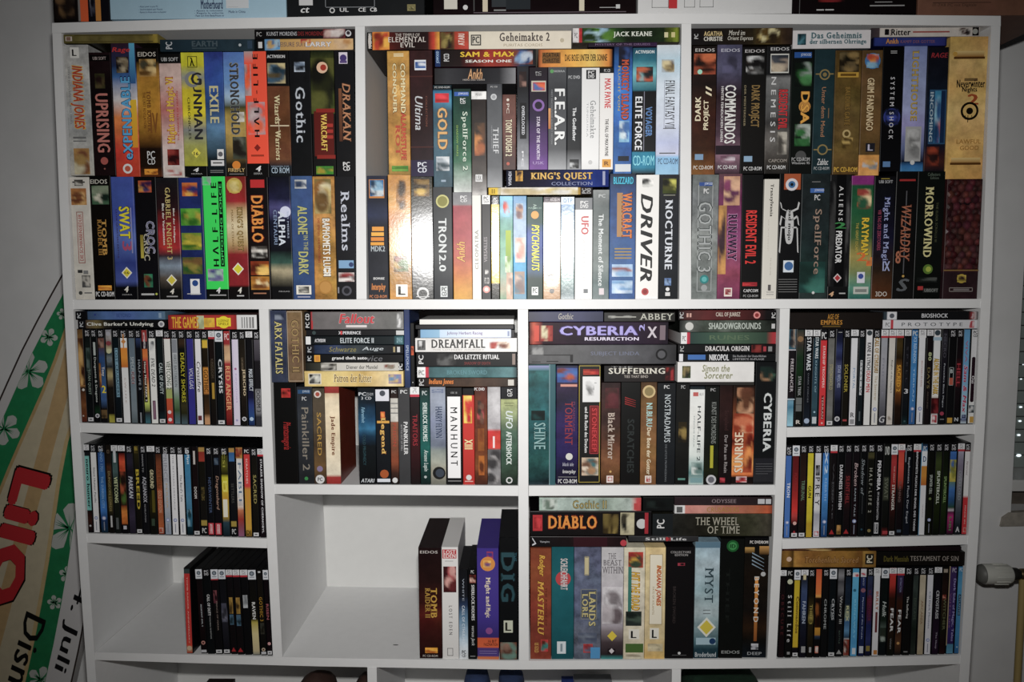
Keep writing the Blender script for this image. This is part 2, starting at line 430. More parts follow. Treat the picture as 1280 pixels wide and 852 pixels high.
row('A1u', "upper row of the top left bay", 'boxed games, top left bay', 'box', 81.1, (58, 62), (217.5, 218), '''
112|55|218|b9b9b8@0,cfcdc8@.2,aeb0b0@.6,c2beb4@1~.35|R .02 .1 .25 .62 f2f0ea^Hb .035 .085 .33 .52 141414 L^Tbi .16 .64 .18 .72 c23a22/e2b24a INDIANA JONES^Tr .16 .6 .12 .2 8d8d8d UND DER TURM VON BABEL^R .7 .715 .2 .75 777^R .73 .738 .2 .75 777^P .79 .99 .2 .85 b58a4c,7a4a30,d8cfae,a8884c|silver grey box, red and gold slanted title
139.8|64.6|218|231316@0,120b0d@.3,1d0f11@1~.3|R .02 .07 .05 .95 0b0909^H .035 .06 .2 .8 c8b8b4 UBI SOFT^P .17 .29 .25 .7 3a3a20,54482c,241414^Tb .33 .81 .22 .8 d07f74 UPRISING^C .88 .5 .17 b45a52^C .945 .5 .04 9a5a52|black box with salmon stencil lettering
170.5|53|218|3a2334@0,24345e@.17,3b6fae@.25,e8e2e2@.42,ef8a40@.55,d93c1c@.8,c23416@1~.25|P .1 .22 .2 .7 2c2018,8a7a60,15151c,b8a88c^R .42 .78 .72 .97 f2c614>e89a10^R .0 .3 .75 .98 5bb4dc>2c5c98^Hbi .03 .075 .05 .8 c92a2a Rage^Tbr .25 .87 .36 .74 58b4ea/0d2050 eXPENDABLE^C .94 .5 .2 ececec^C .94 .5 .12 c8553c|orange and blue box, bright blue title
199|59|218|120d0a@0,120d0a@.1,c08a28@.22,c58a20@.5,8a5a18@.68,1d110a@.78,20120a@.92,5c2c10@1~.3|H .03 .065 .1 .9 dcd4c8 EIDOS^P .085 .22 .15 .9 c89a50,4c4a3a,e0c080,6a4a20^Tb .33 .65 .42 .6 7a4a1c TOMB RAIDER^T .34 .62 .25 .37 6c3f18 THE LAST REVELATION^Hb .5 .66 .55 .9 84501c IV^H .8 .86 .35 .7 e6e6e6 PC^H .86 .905 .35 .7 e6e6e6 CD^P .94 .985 .2 .8 e89018,ffb030,7c3808|golden brown box with a framed adventurer picture
226.5|66|218|121212@0,121212@.075,d8b8b0@.08,e4c6bc@.2,c87a74@.45,e0cac4@.75,d8d2cc@1~.25|H .03 .06 .12 .9 d8d8d8 UBI SOFT^Tbr .19 .72 .3 .72 f0cc48/b81c14 Might and Magic VI^Tr .3 .7 .76 .84 b81c14 THE MANDATE OF HEAVEN^P .77 .9 .25 .8 6a1c14,a04030,301010^P .91 .985 .1 .9 d8c8c0,b85850,e8e0dc|pinkish white box, yellow title in a red glow
255.3|64.5|218|dcd826@0,d6d020@.1,9ea29a@.2,d8c818@.3,e8d418@.5,8f9290@.62,a9aa5c@.75,b8b83c@.915,0c0c0c@.916,0c0c0c@1~.25|F .03 .12 .3 .72 2c2c12^Hb .04 .11 .4 .62 25250f λ^Tb .24 .7 .5 .88 303034 UNMAN^C .215 .5 .34 8b8d90^C .215 .54 .22 d8c838^Hb .16 .26 .42 .9 303034 G^T .36 .7 .25 .36 22221c CHRONICLES^D .81 .55 .2 f2e650^Hb .8 .83 .45 .65 333 16^Hbi .93 .965 .4 .65 e8e8e8 4^H .975 .985 .3 .8 bbb SIERRA|yellow and grey box with a mottled circle
279.3|64|218|2c3c8c@0,2f54a8@.2,2a4a80@.45,5c86ac@.6,4a6880@.72,18242c@.86,0a0d10@1~.3|Tb .27 .57 .25 .72 d8cf9c EXILE^R .78 .86 .55 .9 f0f0f0^C .82 .72 .13 6a6a70^R .87 .915 .2 .9 e8e8ea^R .885 .897 .3 .8 666^R .95 .956 .15 .85 888^R .965 .971 .15 .85 888|deep blue box, pale yellow four letter title
305.6|64|218|5478c4@0,6f9bd4@.25,a8c4dc@.36,4a4a2a@.44,b89a4c@.52,c8a458@.64,8a7440@.8,2a2418@.9,1a1410@1~.25|Tb .09 .66 .32 .72 3c3c40/8c8c86 STRONGHOLD^P .48 .56 .6 .95 e8e4dc,888074,d0c8b8^P .68 .86 .35 1 4a4e40,6a6c60,241f1a^C .91 .5 .2 e0851c^H .935 .965 .1 .9 d8b878 FIREFLY^R .98 .985 .15 .85 999|blue sky and meadow box, dark grey lettering
333.3|63|218|fb4a22@0,fb4a22@.89,0d0a0a@.891,0d0a0a@1|P .1 .35 .0 .3 c8a8a8,fb4a22,b09898,fb5a2a^P .4 .66 .1 .9 b8a0a4,fb4a22,c8b4b4,e8603c,a89096^R 0 .1 0 .4 bfa6a6>fb4a22^Tbr .02 .68 .38 .62 141010 H Λ L F - L I F E^D .765 .5 .15 8a1a10^R .82 .835 .2 .8 a83010^Tbi .94 .94 .5 .5 fff .^Hbi .91 .955 .4 .65 eee 4^H .965 .98 .3 .7 aaa SIERRA|vivid orange red box, spaced black lettering
361.4|62|218|0c0c0e@0,0c0c0e@.28,6e4126@.281,5f3519@.6,74482a@.86,16202a@.92,0a0e12@1~.3|Hb .035 .06 .05 .85 dcdcdc ACTIVISION^P .1 .26 .05 .85 c8b888,3c5c74,7c9cb0,584c34,203848^Tb .35 .58 .32 .56 dcd0a4 Wizards^Tb .63 .87 .32 .56 dcd0a4 Warriors^R .59 .6 .1 .95 d8c8a8^R .52 .68 .48 .51 c8b898^H .915 .925 .1 .9 9ab DESIGNED FOR^H .93 .975 .1 .9 b4c8d8 CD ROM|brown and black box with a blue creature picture
388.5|62|218|141518@0,0e0f12@.5,0b0c0e@1~.3|P .09 .17 .25 .75 c8d4e4,24282e,8a9cb4,101114^T .29 .73 .28 .72 c6ccd4/3a3e46 Gothic|black box, curly silver lettering
417.8|62|218|101a0c@0,4c5224@.1,2c301a@.22,17190f@.3,3a3c18@.4,100e0a@.5,0a0808@1~.45|P .06 .5 0 1 46501f,1a1c0c,585a28,23260f,0f0f08^C .135 .5 .24 e8c0a0^C .135 .55 .13 a8301c^R .48 .84 .1 .95 5c1008^R .46 .49 .2 1 8a1c10^R .83 .86 .2 1 8a1c10^Tb .5 .8 .4 .66 ecc456/1c0c08 WARCRAFT^Tb .58 .7 .65 .92 a8281c III^P .92 .985 .15 .9 3c8c28,b09c2c,44742c|dark green box with a glowing eye
444.3|62|218|131317@0,0f0f12@1~.2|R .015 .105 .25 .68 e4dce8^C .06 .47 .17 4a3a78^R .08 .1 .3 .65 5c4a80^Ti .26 .72 .4 .78 c08660/4a2c1c DRAKAN^R .3 .72 .2 .36 7c4c30>543020^Hb .885 .92 .35 .7 e6e6e6 PC^Hb .92 .955 .35 .7 e6e6e6 CD|black box, bronze lettering beside a bronze bar
''')
row('A1l', "lower row of the top left bay", 'boxed games, top left bay', 'box', 87.2, (221, 220), None, '''
113|221||e2ddd4@0,d8d3c8@1~.12|R .035 .045 .15 .8 333^P .02 .07 .25 .7 4c4a46,e2ddd4,5a5650^P .09 .225 .05 .85 b87840,dcae6c,84502c,6c3c28^F .28 .7 .28 .62 9c4438^Tr .3 .68 .36 .54 b03a34 DIE SCHWABENSIEDLER^R .755 .78 .2 .45 3a3a3a^R .76 .79 .5 .75 888^P .8 .9 .4 .85 5a5a5a,d8d3c8,444,cfcac0^C .945 .3 .1 4a4a48^R .94 .95 .5 .9 777|ivory box with a red framed title
139.6|219||0b0908@0,120d0a@.5,0a0807@1~.2|H .03 .065 .05 .85 dcd8cc EIDOS^P .08 .23 .1 .9 46684c,d8d4c0,182820,88947c^Tb .35 .64 .5 .72 d4a04a TOMB^Tb .35 .64 .3 .5 b08038 RAIDER III^P .885 .925 .2 .85 f09820,ffc040,c05810^Hb .935 .975 .08 .95 e8e8e8 PC CD-ROM|black box, gold carved lettering, green picture
168|220.5||4156ac@0,3c52a8@.3,5a72c0@.5,2c3c88@.7,4458a0@.85,0b0b10@.9,0b0b10@1~.15|Tb .24 .5 .32 .78 f0e21c/3c3c10 SWAT^Tb .52 .6 .4 .85 b04c70 3^R .25 .62 .82 .87 9a9ac0^T .26 .66 .16 .24 3a1c40 CLOSE QUARTERS BATTLE^D .78 .55 .24 f6f4e6^D .78 .55 .18 e6d424^Hb .77 .79 .45 .65 444 16^Hbi .89 .94 .4 .6 ece8dc 4^H .955 .965 .3 .75 aaa SIERRA|bright blue box with yellow lettering
196|220.5||0d0c10@0,111014@1~.1|P .03 .125 .2 .8 c85828,35366a,e0a040,281848^T .36 .62 .5 .85 6c6a88/c8c8d8 CROC^Tb .46 .68 .35 .62 b9b4a0 CROC^R .47 .66 .2 .34 8a7a2c>c8b848^P .79 .9 .3 .7 2c7c5c,7c3c20,349c70,201c18^R .95 .965 .15 .75 c8c8c8^C .955 .85 .05 c9d45c|black box, gold and violet logo, green bottom badge
224|221.6||17181c@0,2a1418@.25,a01820@.45,b0202a@.57,3a2c34@.64,8c9cac@.72,5a5048@.82,141414@.92,101010@1~.3|T .08 .67 .4 .62 d8c47c GABRIEL KNIGHT 3^Tb .25 .53 .7 .8 e8e4dc Blut der Heiligen^Tb .21 .55 .24 .34 e8e4dc Blut der Verdammten^D .84 .55 .24 f4f0e2^D .84 .55 .18 dfcf3c^Hbi .91 .955 .45 .65 ece8dc 4^R .97 .98 .3 .8 aaa|red and grey box, tall gold serif title
253.8|221.6||1d2c6c@0,18265e@1~.25|P .04 .15 .15 .8 d06c28,b03818,e8b048,1d2c6c^P .25 .39 .05 .9 4c9c2c,b8a03c,34701f,7cb43c^P .45 .59 .05 .9 6c8c2c,d8c83c,346c20,a8a034^P .65 .79 .05 .9 50602c,7c5c34,2c5c28,96863c^R .83 .96 .35 .75 f4f4f4^C .865 .56 .13 244a90^R .95 .957 .2 .8 ccc|navy box with three green landscape pictures
282.3|220||2ce85c@0,28e458@.915,0c0f0c@.916,0c0f0c@1|P 0 .07 0 .4 8cc89c,2ce85c,98b8a4^Tbr .05 .73 .36 .62 0c140e H Λ L F - L I F E^R .04 .73 .7 .88 0a0f0b^Tr .06 .72 .74 .84 40e070 OPPOSING FORCE^P .75 .85 .1 .8 b0b4c0,3c3c80,a8c8b4,6c6c98^Hbi .9 .95 .45 .65 e8e8e8 4^R .96 .97 .15 .9 aaa|neon green box, spaced black lettering
308.4|220||7c1418@0,a01c20@.2,c8a878@.27,e8d8b0@.4,c0a06c@.55,8c181c@.63,8c1a1c@.88,120a0a@.9,0c0808@1~.2|C .075 .45 .38 c4a44c^C .075 .45 .25 8c6c24^P .03 .13 .2 .7 c8b050,a07c2c,dcc880^T .25 .6 .5 .8 a88c50/5c4420 KING'S QUEST^T .27 .62 .25 .35 84683c MASK OF ETERNITY^D .75 .5 .28 f4f0e2^D .75 .5 .22 e0d824^Hbi .9 .95 .45 .65 ece8dc 4^R .965 .975 .4 .75 ccc|crimson box with a pale gold centre
335.8|221||10080a@0,140a0a@.6,0e0808@1~.15|R .02 .085 .2 .85 c4181c^Tb .15 .53 .22 .75 e89438/7c1c0c DIABLO^P .56 .66 .15 .9 2c2420,dcd4cc,44403c,f0ece4,2a2624^P .685 .8 .1 .95 8c3408,e89428,5c1c08,f8c868^P .81 .92 .1 .95 c88828,fae8b0,6c4018,a86818^R .945 .955 .2 .8 b07858|black box with fiery lettering and flame pictures
363.7|220||0c0e18@0,1c1e3c@.18,4c4c80@.25,15172c@.36,0c0d16@.6,3a5c50@.7,b4a888@.76,5c5848@.84,0c0c0e@.9,0a0a0c@1~.35|C .285 .75 .25 d8dcf4^Tb .28 .56 .42 .72 dce4f0 ALPHA^T .27 .55 .2 .36 8ca0c0 CENTAURI^T .28 .5 .82 .9 a8b4cc SID MEIERS^H .93 .94 .35 .85 aaa FIRAXIS|black space box, pale planet near its foot
390.9|219.5||3c588a@0,324c7c@.5,2c4474@1~.2|P .03 .1 .2 .75 e0e0dc,3c4c6c,c8ccd0,2c3c5c^Tb .24 .47 .3 .75 bcbc74/33405c ALONE^T .48 .6 .55 .75 b0b070 IN THE^Tb .61 .8 .3 .75 bcbc74/33405c DARK^R .885 .96 .15 .85 ece8dc^P .895 .95 .25 .75 50504c,ece8dc,6c6c68^R .975 .985 .2 .8 aab|steel blue box, tall khaki green lettering
418.7|220||b58038@0,c8944a@.3,a06c2c@.6,c89040@.8,a87430@1~.45|P .02 .3 .1 .85 7c6c3c,d8c07c,8c5c28,e0d4ac,6c5028^Tb .34 .81 .42 .76 f0ece0/50381c BAPHOMETS FLUCH^Hb .74 .81 .45 .75 f0ece0 II^T .34 .7 .2 .3 8c2c1c DIE SPIEGEL DER FINSTERNIS^C .9 .5 .32 b07c34^C .9 .5 .26 c08c44|tan parchment box, white lettering along the middle
445|220||101015@0,14141a@.5,0d0d10@1~.15|T .12 .6 .3 .72 c8ccd8/34343c Realms^C .5 .5 .2 24242c^R .68 .745 .12 .88 7ca4c8^C .715 .75 .12 30406c^P .78 .855 .1 .9 d8d0cc,8c1c24,101015,ece4e0,6c2c30^C .93 .5 .25 505058^C .93 .5 .15 1a1a20^Ri .9 .95 .05 .12 8c8c94|black box with spiky silver lettering, blue label
''')
row('A2u', "upper row of the top middle bay", 'boxed games, top middle bay', 'box', 484, (62, 62), (218, 218), '''
512|62.7|218|c08c40@0,d0a050@.3,b8843c@.6,d0a04c@.9,9a7a34@1~.4|R .02 .03 .3 .75 ecdcb0^R .035 .045 .3 .75 ecdcb0^Tb .1 .5 .6 .82 f0e0b0/4c3418 COMMAND^Tb .1 .5 .22 .42 f0e0b0/4c3418 CONQUER^Hb .27 .36 .35 .62 e8b868 &^Tb .5 .88 .6 .82 c85034/7c2818 ALARMSTUFE^Tb .6 .85 .34 .56 b84830 ROT^P .93 .975 .15 .9 3c8c34,80b048,4c7c2c|golden box, cream lettering, red lower title
541|62|218.5|34181a@0,2c1416@.6,24181f@1~.3|R .075 .155 .22 .72 e8ecf4^Rt .09 .14 .27 .67 34589c^P .09 .14 .25 .7 34589c,e8ecf4,4c70ac^R .2 .21 0 1 4a2420^R .76 .77 0 1 4a2420^Ti .36 .63 .22 .55 c8ccd0/3c2020 Ultima^T .36 .6 .68 .76 7c4838 COLLECTION^Hb .89 .93 .3 .7 dce0e8 PC^Hb .93 .97 .3 .7 dce0e8 CD^R .87 1 0 1 2a2240^Hb .885 .925 .3 .7 dce0e8 PC^Hb .93 .97 .3 .7 dce0e8 CD|dark brown box, silver curly lettering
565|105.6|233|122c34@0,0c1418@.04,2c6c90@.06,4a8cac@.15,3c5c6c@.25,4c6c7c@.6,3c5460@1~.25|H .012 .03 .1 .9 ccc PC DVD-ROM^Rx .08 .17 .12 .85 c41c24^P .08 .17 .12 .85 d01c24,a01418,e8343c^Tb .22 .63 .25 .75 e0b070/7c4820 GOLD^P .7 .84 .15 .85 d8dce0,4c5c6c,acb4bc,384850^R .93 .95 .4 .65 9ab|slate blue box, large gold letters
566:589|110|238.3|16302a@0,1c4438@.2,2c6044@.5,3c6c54@.7,8a9c90@.85,c8ccc8@1~.35|R .03 .07 .08 .88 2c5cb0^H .036 .064 .3 .85 e0e8f4 JOWOOD^Hb .09 .12 .4 .7 e4e4e4 PC^Hb .12 .145 .4 .7 e4e4e4 CD^T .22 .79 .45 .8 dce8d8/1c3c2c SpellForce 2^T .35 .65 .18 .28 8cac50 SHADOW WARS|dark green box with silver curly title
608.4|113.4|242.3|e8e8e6@0,e8e8e6@.075,241a18@.076,2a201c@.3,30241f@.6,3c342f@.8,8a8684@.95,c8c4c0@1~.4|H .02 .04 .3 .7 333 PC CD^P .3 .62 .2 .9 3c2c20,c8803c,5c3c24,2a201c,a85c28^R .8 .87 .25 .7 d8d8d8^H .81 .86 .3 .65 333 USK|dark brown box, white top strip, flame picture
628|104|232|44464c@0,5a5c60@.15,64666a@.5,5c5e62@.8,94969a@1~.1|H .02 .035 .25 .7 ccc PC CD^C .125 .45 .2 cfd1d4^C .125 .45 .12 a8aaae^T .42 .67 .4 .75 d8dadc THIEF^T .4 .62 .28 .34 a0a2a6 DEADLY SHADOWS|medium grey box, round silver emblem on top
645.2|117.4|210|6a443c@0,744c44@.4,5c3a34@.75,3c2420@1~.3|C .07 .4 .1 e4dcd0^T .12 .25 .3 .5 e0d8cc PC^Tb .33 .82 .22 .7 e8e0c0/3a2018 TONY TOUGH 2^C .92 .4 .12 b8503c|short maroon brown box with cream title
646:661.3|82|210|2c2c32@0,1c1c20@.2,34363c@.5,6c6e74@.7,a8aab0@1~.25|P .05 .2 .2 .8 2c2020,a07c70,4c3834^R .35 .7 .25 .8 16161a^Tb .38 .66 .4 .65 d4d6dc OVERCLOCKED^T .82 .97 .4 .55 e8e8ec PC|narrow grey box with a dark title plaque
685|83.4|211|241c24@0,241a2a@.3,2c1c40@.5,4c2468@.75,6c3490@1~.2|H .04 .06 .35 .65 b8b8b8 PC^H .065 .08 .35 .65 b8b8b8 CD^R .13 .235 .12 .9 c8c0b0^P .145 .225 .2 .85 c03428,4c70ac,d85c34^C .37 .5 .32 8a64ac^C .37 .5 .2 241a2c^Tb .48 .9 .4 .58 dcd4e4 STAR OF THE NORTH^H .92 .95 .2 .8 a890c0 USK|violet box with a large star emblem
708.7|83|212|54565a@0,3c3e42@.2,505256@.5,505256@.8,a4a6aa@1~.1|C .04 .2 .1 60a060^H .03 .05 .3 .9 b4b8b8 SIERRA^Rg .4 .6 .02 .14 e0a060>c07030^Tb .21 .76 .35 .9 eef0f0/2c2c30 F.E.A.R.^T .22 .75 .16 .24 8a8c90 FIRST ENCOUNTER ASSAULT RECON|dark grey box, heavy white letters stacked sideways
727|83.4|210.5|3c3e42@0,44464a@.15,26282c@.5,1c1e22@.8,9a9ca0@1~.15|H .08 .11 .1 .9 d4d6d8 PC DVD^Tb .39 .72 .4 .65 e8eaec The Godfather^P .9 .99 .2 .85 1c1e22,c8cacc,141414|black box, short white lettering across its middle
749.7|84|212|ececec@0,eeeeee@.9,e2e2e2@1|R .02 .11 .25 .8 26282a^Hb .03 .062 .35 .7 e8e8e8 PC^Hb .067 .1 .35 .7 e8e8e8 DVD^T .32 .69 .48 .8 8c8e90 Geheimakte^T .34 .68 .28 .38 b0b2b4 TUNGUSKA^C .93 .5 .12 c8c8c8|white box with pale grey typewriter lettering
767.3|84|212|16161a@0,16161a@.05,f0eeec@.051,f0eeec@1|H .012 .04 .3 .75 d8d8d8 PC CD^Tb .105 .395 .35 .8 d02c34 MAX PAYNE^Tb .5 .87 .4 .65 3c3a3a THE FALL OF MAX PAYNE^R .9 .98 .2 .85 e0a038^Hb .92 .96 .35 .7 7c4810 R|white box, red lettering above black lettering
790.8|57.5|214.7|14244c@0,2460b0@.15,2c78cc@.35,2c70c0@.6,2058a0@.8,2864b0@1~.3|P .0 .15 .25 .85 1a1c34,2c4480,141428^Tb .1 .57 .42 .8 c8502c/3c1c14 MONKEY ISLAND^T .15 .5 .22 .34 c0b060 FLUCHT VON^P .58 .75 .3 .85 8cc0e0,2058a0,d8e8f0,386ca8^R .86 .9 .25 .85 101828^R .925 .985 .1 .95 d8dce0|royal blue box with rust red carved title
820.8|58.7|214.7|1c4c64@0,2c7488@.1,7cc4cc@.2,2c6c7c@.33,0c0c10@.345,0c0c10@.82,1c84a4@.83,1c7c9c@.95,0c1c24@1~.2|Hb .02 .045 .1 .9 e4ecec ACTIVISION^Rs .14 .27 .15 .85 50a8b4^P .15 .27 .15 .85 2c3438,c8603c,8cc8cc,c8583c,1c2428^Tb .385 .81 .12 .42 eef0f4 ELITE FORCE^T .47 .7 .58 .82 3c6cac/7ca4d4 VOYAGER^R .345 .82 .48 .51 889^H .855 .935 .05 .95 8cdcec CD-ROM|black and turquoise box, bold white lettering
851.3|55.2|217.8|dce4ec@0,c0dcec@.12,dce8f4@.3,dce4f4@.6,c0c8e8@.75,d0d4ec@.84,8cc0e8@.87,9cc8e8@1~.1|P .11 .21 .2 .75 b8c4cc,6c5c4c,d8c89c,a89468^T .27 .64 .38 .78 3c3c40 FINAL FANTASY VII^R .64 .645 .3 .85 555^R .27 .64 .33 .345 667^R .83 .838 .15 .85 555^H .875 .92 .1 .95 445064 PC CD-ROM|pale sky blue box, thin dark lettering
''')
row('A2l', "lower row of the top middle bay", 'boxed games, top middle bay', 'box', 458, (219, 219), None, '''
484.6|219||24283c@0,1c2030@.2,2c3450@.32,20222c@.4,24262e@1~.2|R .03 .18 .1 .85 c47c34^P .035 .165 .14 .82 2c68a0,8cb4d0,1c3858,dce4e8^R .41 .445 .22 .8 e89c34^R .455 .485 .18 .8 f0b040^R .495 .525 .16 .8 e08828^R .535 .56 .14 .8 e8a030^Hb .565 .61 .15 .85 b0b8bc MDK2^Hb .82 .84 .25 .8 dcdcdc BIOWARE^Hbi .87 .94 .15 .85 d8843c Interplay^H .965 .99 .05 .9 d8844c PC CD-ROM|dark blue box, striped orange logo
485.2:513.5|217.8||c89040@0,d8a050@.2,d08840@.35,d8b070@.6,a8742c@.75,c8943c@1~.3|P .02 .28 .35 .8 c89040,4c3420,a87434,3c2c1c^T .3 .45 .3 .75 b07830 MONKEY ISLAND^P .65 .78 .2 .85 6c4c20,c8a048,8c3c24,50702c^R .785 .793 .2 .9 9c7430^R .81 .815 .3 .8 9c7430^R .88 .98 .28 .8 f0ece4^Hb .895 .965 .38 .7 1c1c1c L|glossy orange gold box, white square logo low down
541|220||24221c@0,3c3628@.1,2c2c2c@.3,34343a@.6,1c1c1c@.9,141414@1~.3|P .02 .16 .15 .85 6c4c1c,241c14,d8b450,3c2c18,8c6c30^C .42 .5 .22 606064^P .3 .6 .1 .9 2c2c30,484848,202022,5c5c60^C .95 .5 .28 c8c8c8^C .955 .5 .2 1a1a1a^R .975 .983 .2 .8 bbb|glossy black box, small golden picture on top
565.5|233.4||3c3e40@0,46484a@.3,505254@.6,34363a@.9,2c2e32@1~.12|C .125 .5 .34 c8c480^C .125 .5 .26 8c8848^Tb .275 .58 .28 .7 d8dcdc TRON^Tb .6 .75 .3 .66 d8dcdc 2.0^R .88 .98 .35 .72 d8dcdc^Hb .89 .93 .42 .68 2c2e30 PC^Hb .935 .97 .42 .68 2c2e30 CD|charcoal box with a round olive emblem
566:590|240||7c7c80@0,8c8a8c@.11,a04850@.13,b05058@.4,b86050@.6,c87c3c@.8,d09c40@1~.2|Hb .03 .06 .4 .75 e4e4e4 PC^Hb .065 .09 .4 .75 e4e4e4 CD^Tri .46 .65 .18 .62 e0b058/7c3c28 Ankh|rose red box shading to amber
601.6|243.5||e8e6e0@0,e4e2dc@1|Tr .33 .71 .3 .68 8c8c88 CLEOPATRA|narrow white box, grey lettering reading upwards
613.8|243.5||141014@0,181418@1|R 0 .085 .08 .92 e8e8e8^Hb .012 .045 .25 .75 222 PC^H .05 .075 .2 .8 444 CDROM^Tr .4 .64 .25 .6 9c9498 VERSAILLES^P .71 .76 .35 .75 181418,dcd8d4,8c8888^H .79 .85 .3 .8 d8d4d0 PC CD^C .905 .5 .38 d88c84^C .905 .5 .22 f0d4cc|narrow black box with a pale red round badge
624.5|244.6||18181c@0,18181c@.08,e8c848@.081,ecd05c@.5,e0bc38@.84,3c342c@.85,2c2c28@1~.15|Hb .015 .045 .3 .75 e4e4e4 PC^Hb .045 .075 .3 .75 e4e4e4 CD^R .2 .7 .1 .3 f4e8b8|narrow yellow box, black foot
641.3|244.6||8cc8e8@0,9cd0e8@.15,7cb0a8@.23,74a890@.35,88b8a0@.6,94b4a4@.75,b0a890@.9,78987c@1~.3|P .04 .2 .25 .75 8cc8e8,c83c34,a8c8d8,d86c58^R .33 .62 .45 .85 a8bc2c>7ca01c^P .58 .74 .4 .8 d8dccc,7ca040,c8dcb4^P .74 1 .5 .98 c8a890,e0c8b4,a88c7c|pale green and blue box with a lime block
658.4|244.6||70a4d4@0,a0b8d0@.2,b0c8e0@.4,88b4d0@.55,48a0cc@.6,3c94c4@.8,6c90a4@1~.25|P .07 .22 .2 .75 b8ccdc,c8987c,5c5058,7c5860^P .4 .64 .15 .9 e8ccc0,c87c7c,f0dcd4,d8a090^P .73 .95 .1 .85 a08878,5c7484,c0a898,806c68|sky blue box with pink figures
679|245.7||16403c@0,1c4440@.25,34549c@.35,28448c@.55,3c5c84@.7,16342c@.8,143028@1~.25|T .07 .12 .4 .6 b4c8bc AA^H .1 .12 .1 .9 90aca0 MAJESCO^C .175 .5 .24 e89c3c^Tbi .27 .72 .3 .78 e8e43c/0c1c14 PSYCHONAUTS^R .88 .96 .3 .7 e8ece8^Hb .89 .94 .36 .65 1c2c28 PC|dark green box, crooked yellow lettering
701|245.7||443440@0,443440@.05,e8e0dc@.052,f0ece8@.3,ece4dc@.55,d0b498@.75,c09c78@.95,b08c68@1~.15|R .0 .05 .3 .95 382830^Hb .012 .04 .4 .95 c8c0c4 ASCARON^P .6 .88 .2 .85 d8c8b8,8c8078,c8b4a0,6c645c^C .92 .5 .14 686460|white box shading to tan, grey sketch low down
718.3|245.7||d8e4f0@0,d8e4f0@.07,7c9cc4@.075,94b0c8@.3,a0b8c4@.5,7c9c98@.75,88989c@.95,c0c8cc@1~.3|H .015 .055 .2 .85 4c7cac DTP|pale blue grey box, white label on top
718.7:741|246.8||7c7e82@0,7c7e82@.115,ecebea@.116,ecebea@1|Hb .03 .06 .3 .75 e8e8e8 PC^Hb .065 .1 .3 .75 e8e8e8 DVD^Tb .18 .36 .35 .78 c03c40 UFO^T .4 .84 .42 .58 d4d4d4 AFTERLIGHT^R .9 .94 .5 .75 707478|white box, short red title below grey top
762|236.8||8c9090@0,5c6464@.15,6c7472@.4,7c8684@.7,5c6c6c@.85,7c8888@1~.25|H .04 .07 .35 .75 c8cccc PC^Tb .22 .88 .35 .65 d8dcdc The Moment of Silence^R .9 .96 .4 .7 d8ccd0|grey green box, light title along its whole length
795|216.7||1c2434@0,2c4878@.12,34548c@.5,3c6098@.75,345890@1~.25|R .02 .085 .1 .92 143c58^Hb .025 .08 .14 .9 3cbcdc BLIZZARD^R .15 .5 .28 .5 b08454^Tb .15 .51 .48 .85 dc7c34/6c2c14 WARCRAFT^R .59 .6 .2 .85 a88c50^R .615 .625 .2 .85 a88c50^R .64 .65 .2 .85 a88c50^R .665 .675 .2 .85 a88c50^P .72 .82 .1 .9 a8c4e4,dce8f4,8c4c44,88acd4^P .85 .955 .1 .9 8cb0d8,d0dcec,6c98c4,b8d0e8|blue box with an orange stone title
795.3:824.3|217.8||efedea@0,efedea@1|P .03 .1 .25 .75 efedea,2c2c2c,d8d8d4^Tbi .15 .86 .2 .72 181818 DRIVER^C .94 .42 .16 b84444^C .94 .42 .1 8c2c2c|white box, huge slanted black letters
849.5|217.8||242428@0,1c1e24@.3,181c24@.7,101418@1~.2|P .03 .15 .15 .85 3c4418,c8c45c,4c4c20,1c1c10^R .16 .166 .2 .8 998^Tb .2 .76 .3 .68 d8dce4 NOCTURNE^P .83 .89 .3 .65 5c7cac,24344c,8cacd0^C .92 .47 .1 e4e4e4^R .945 .975 .35 .6 d8d8d8|black box, white capitals, small yellow figure picture
''')
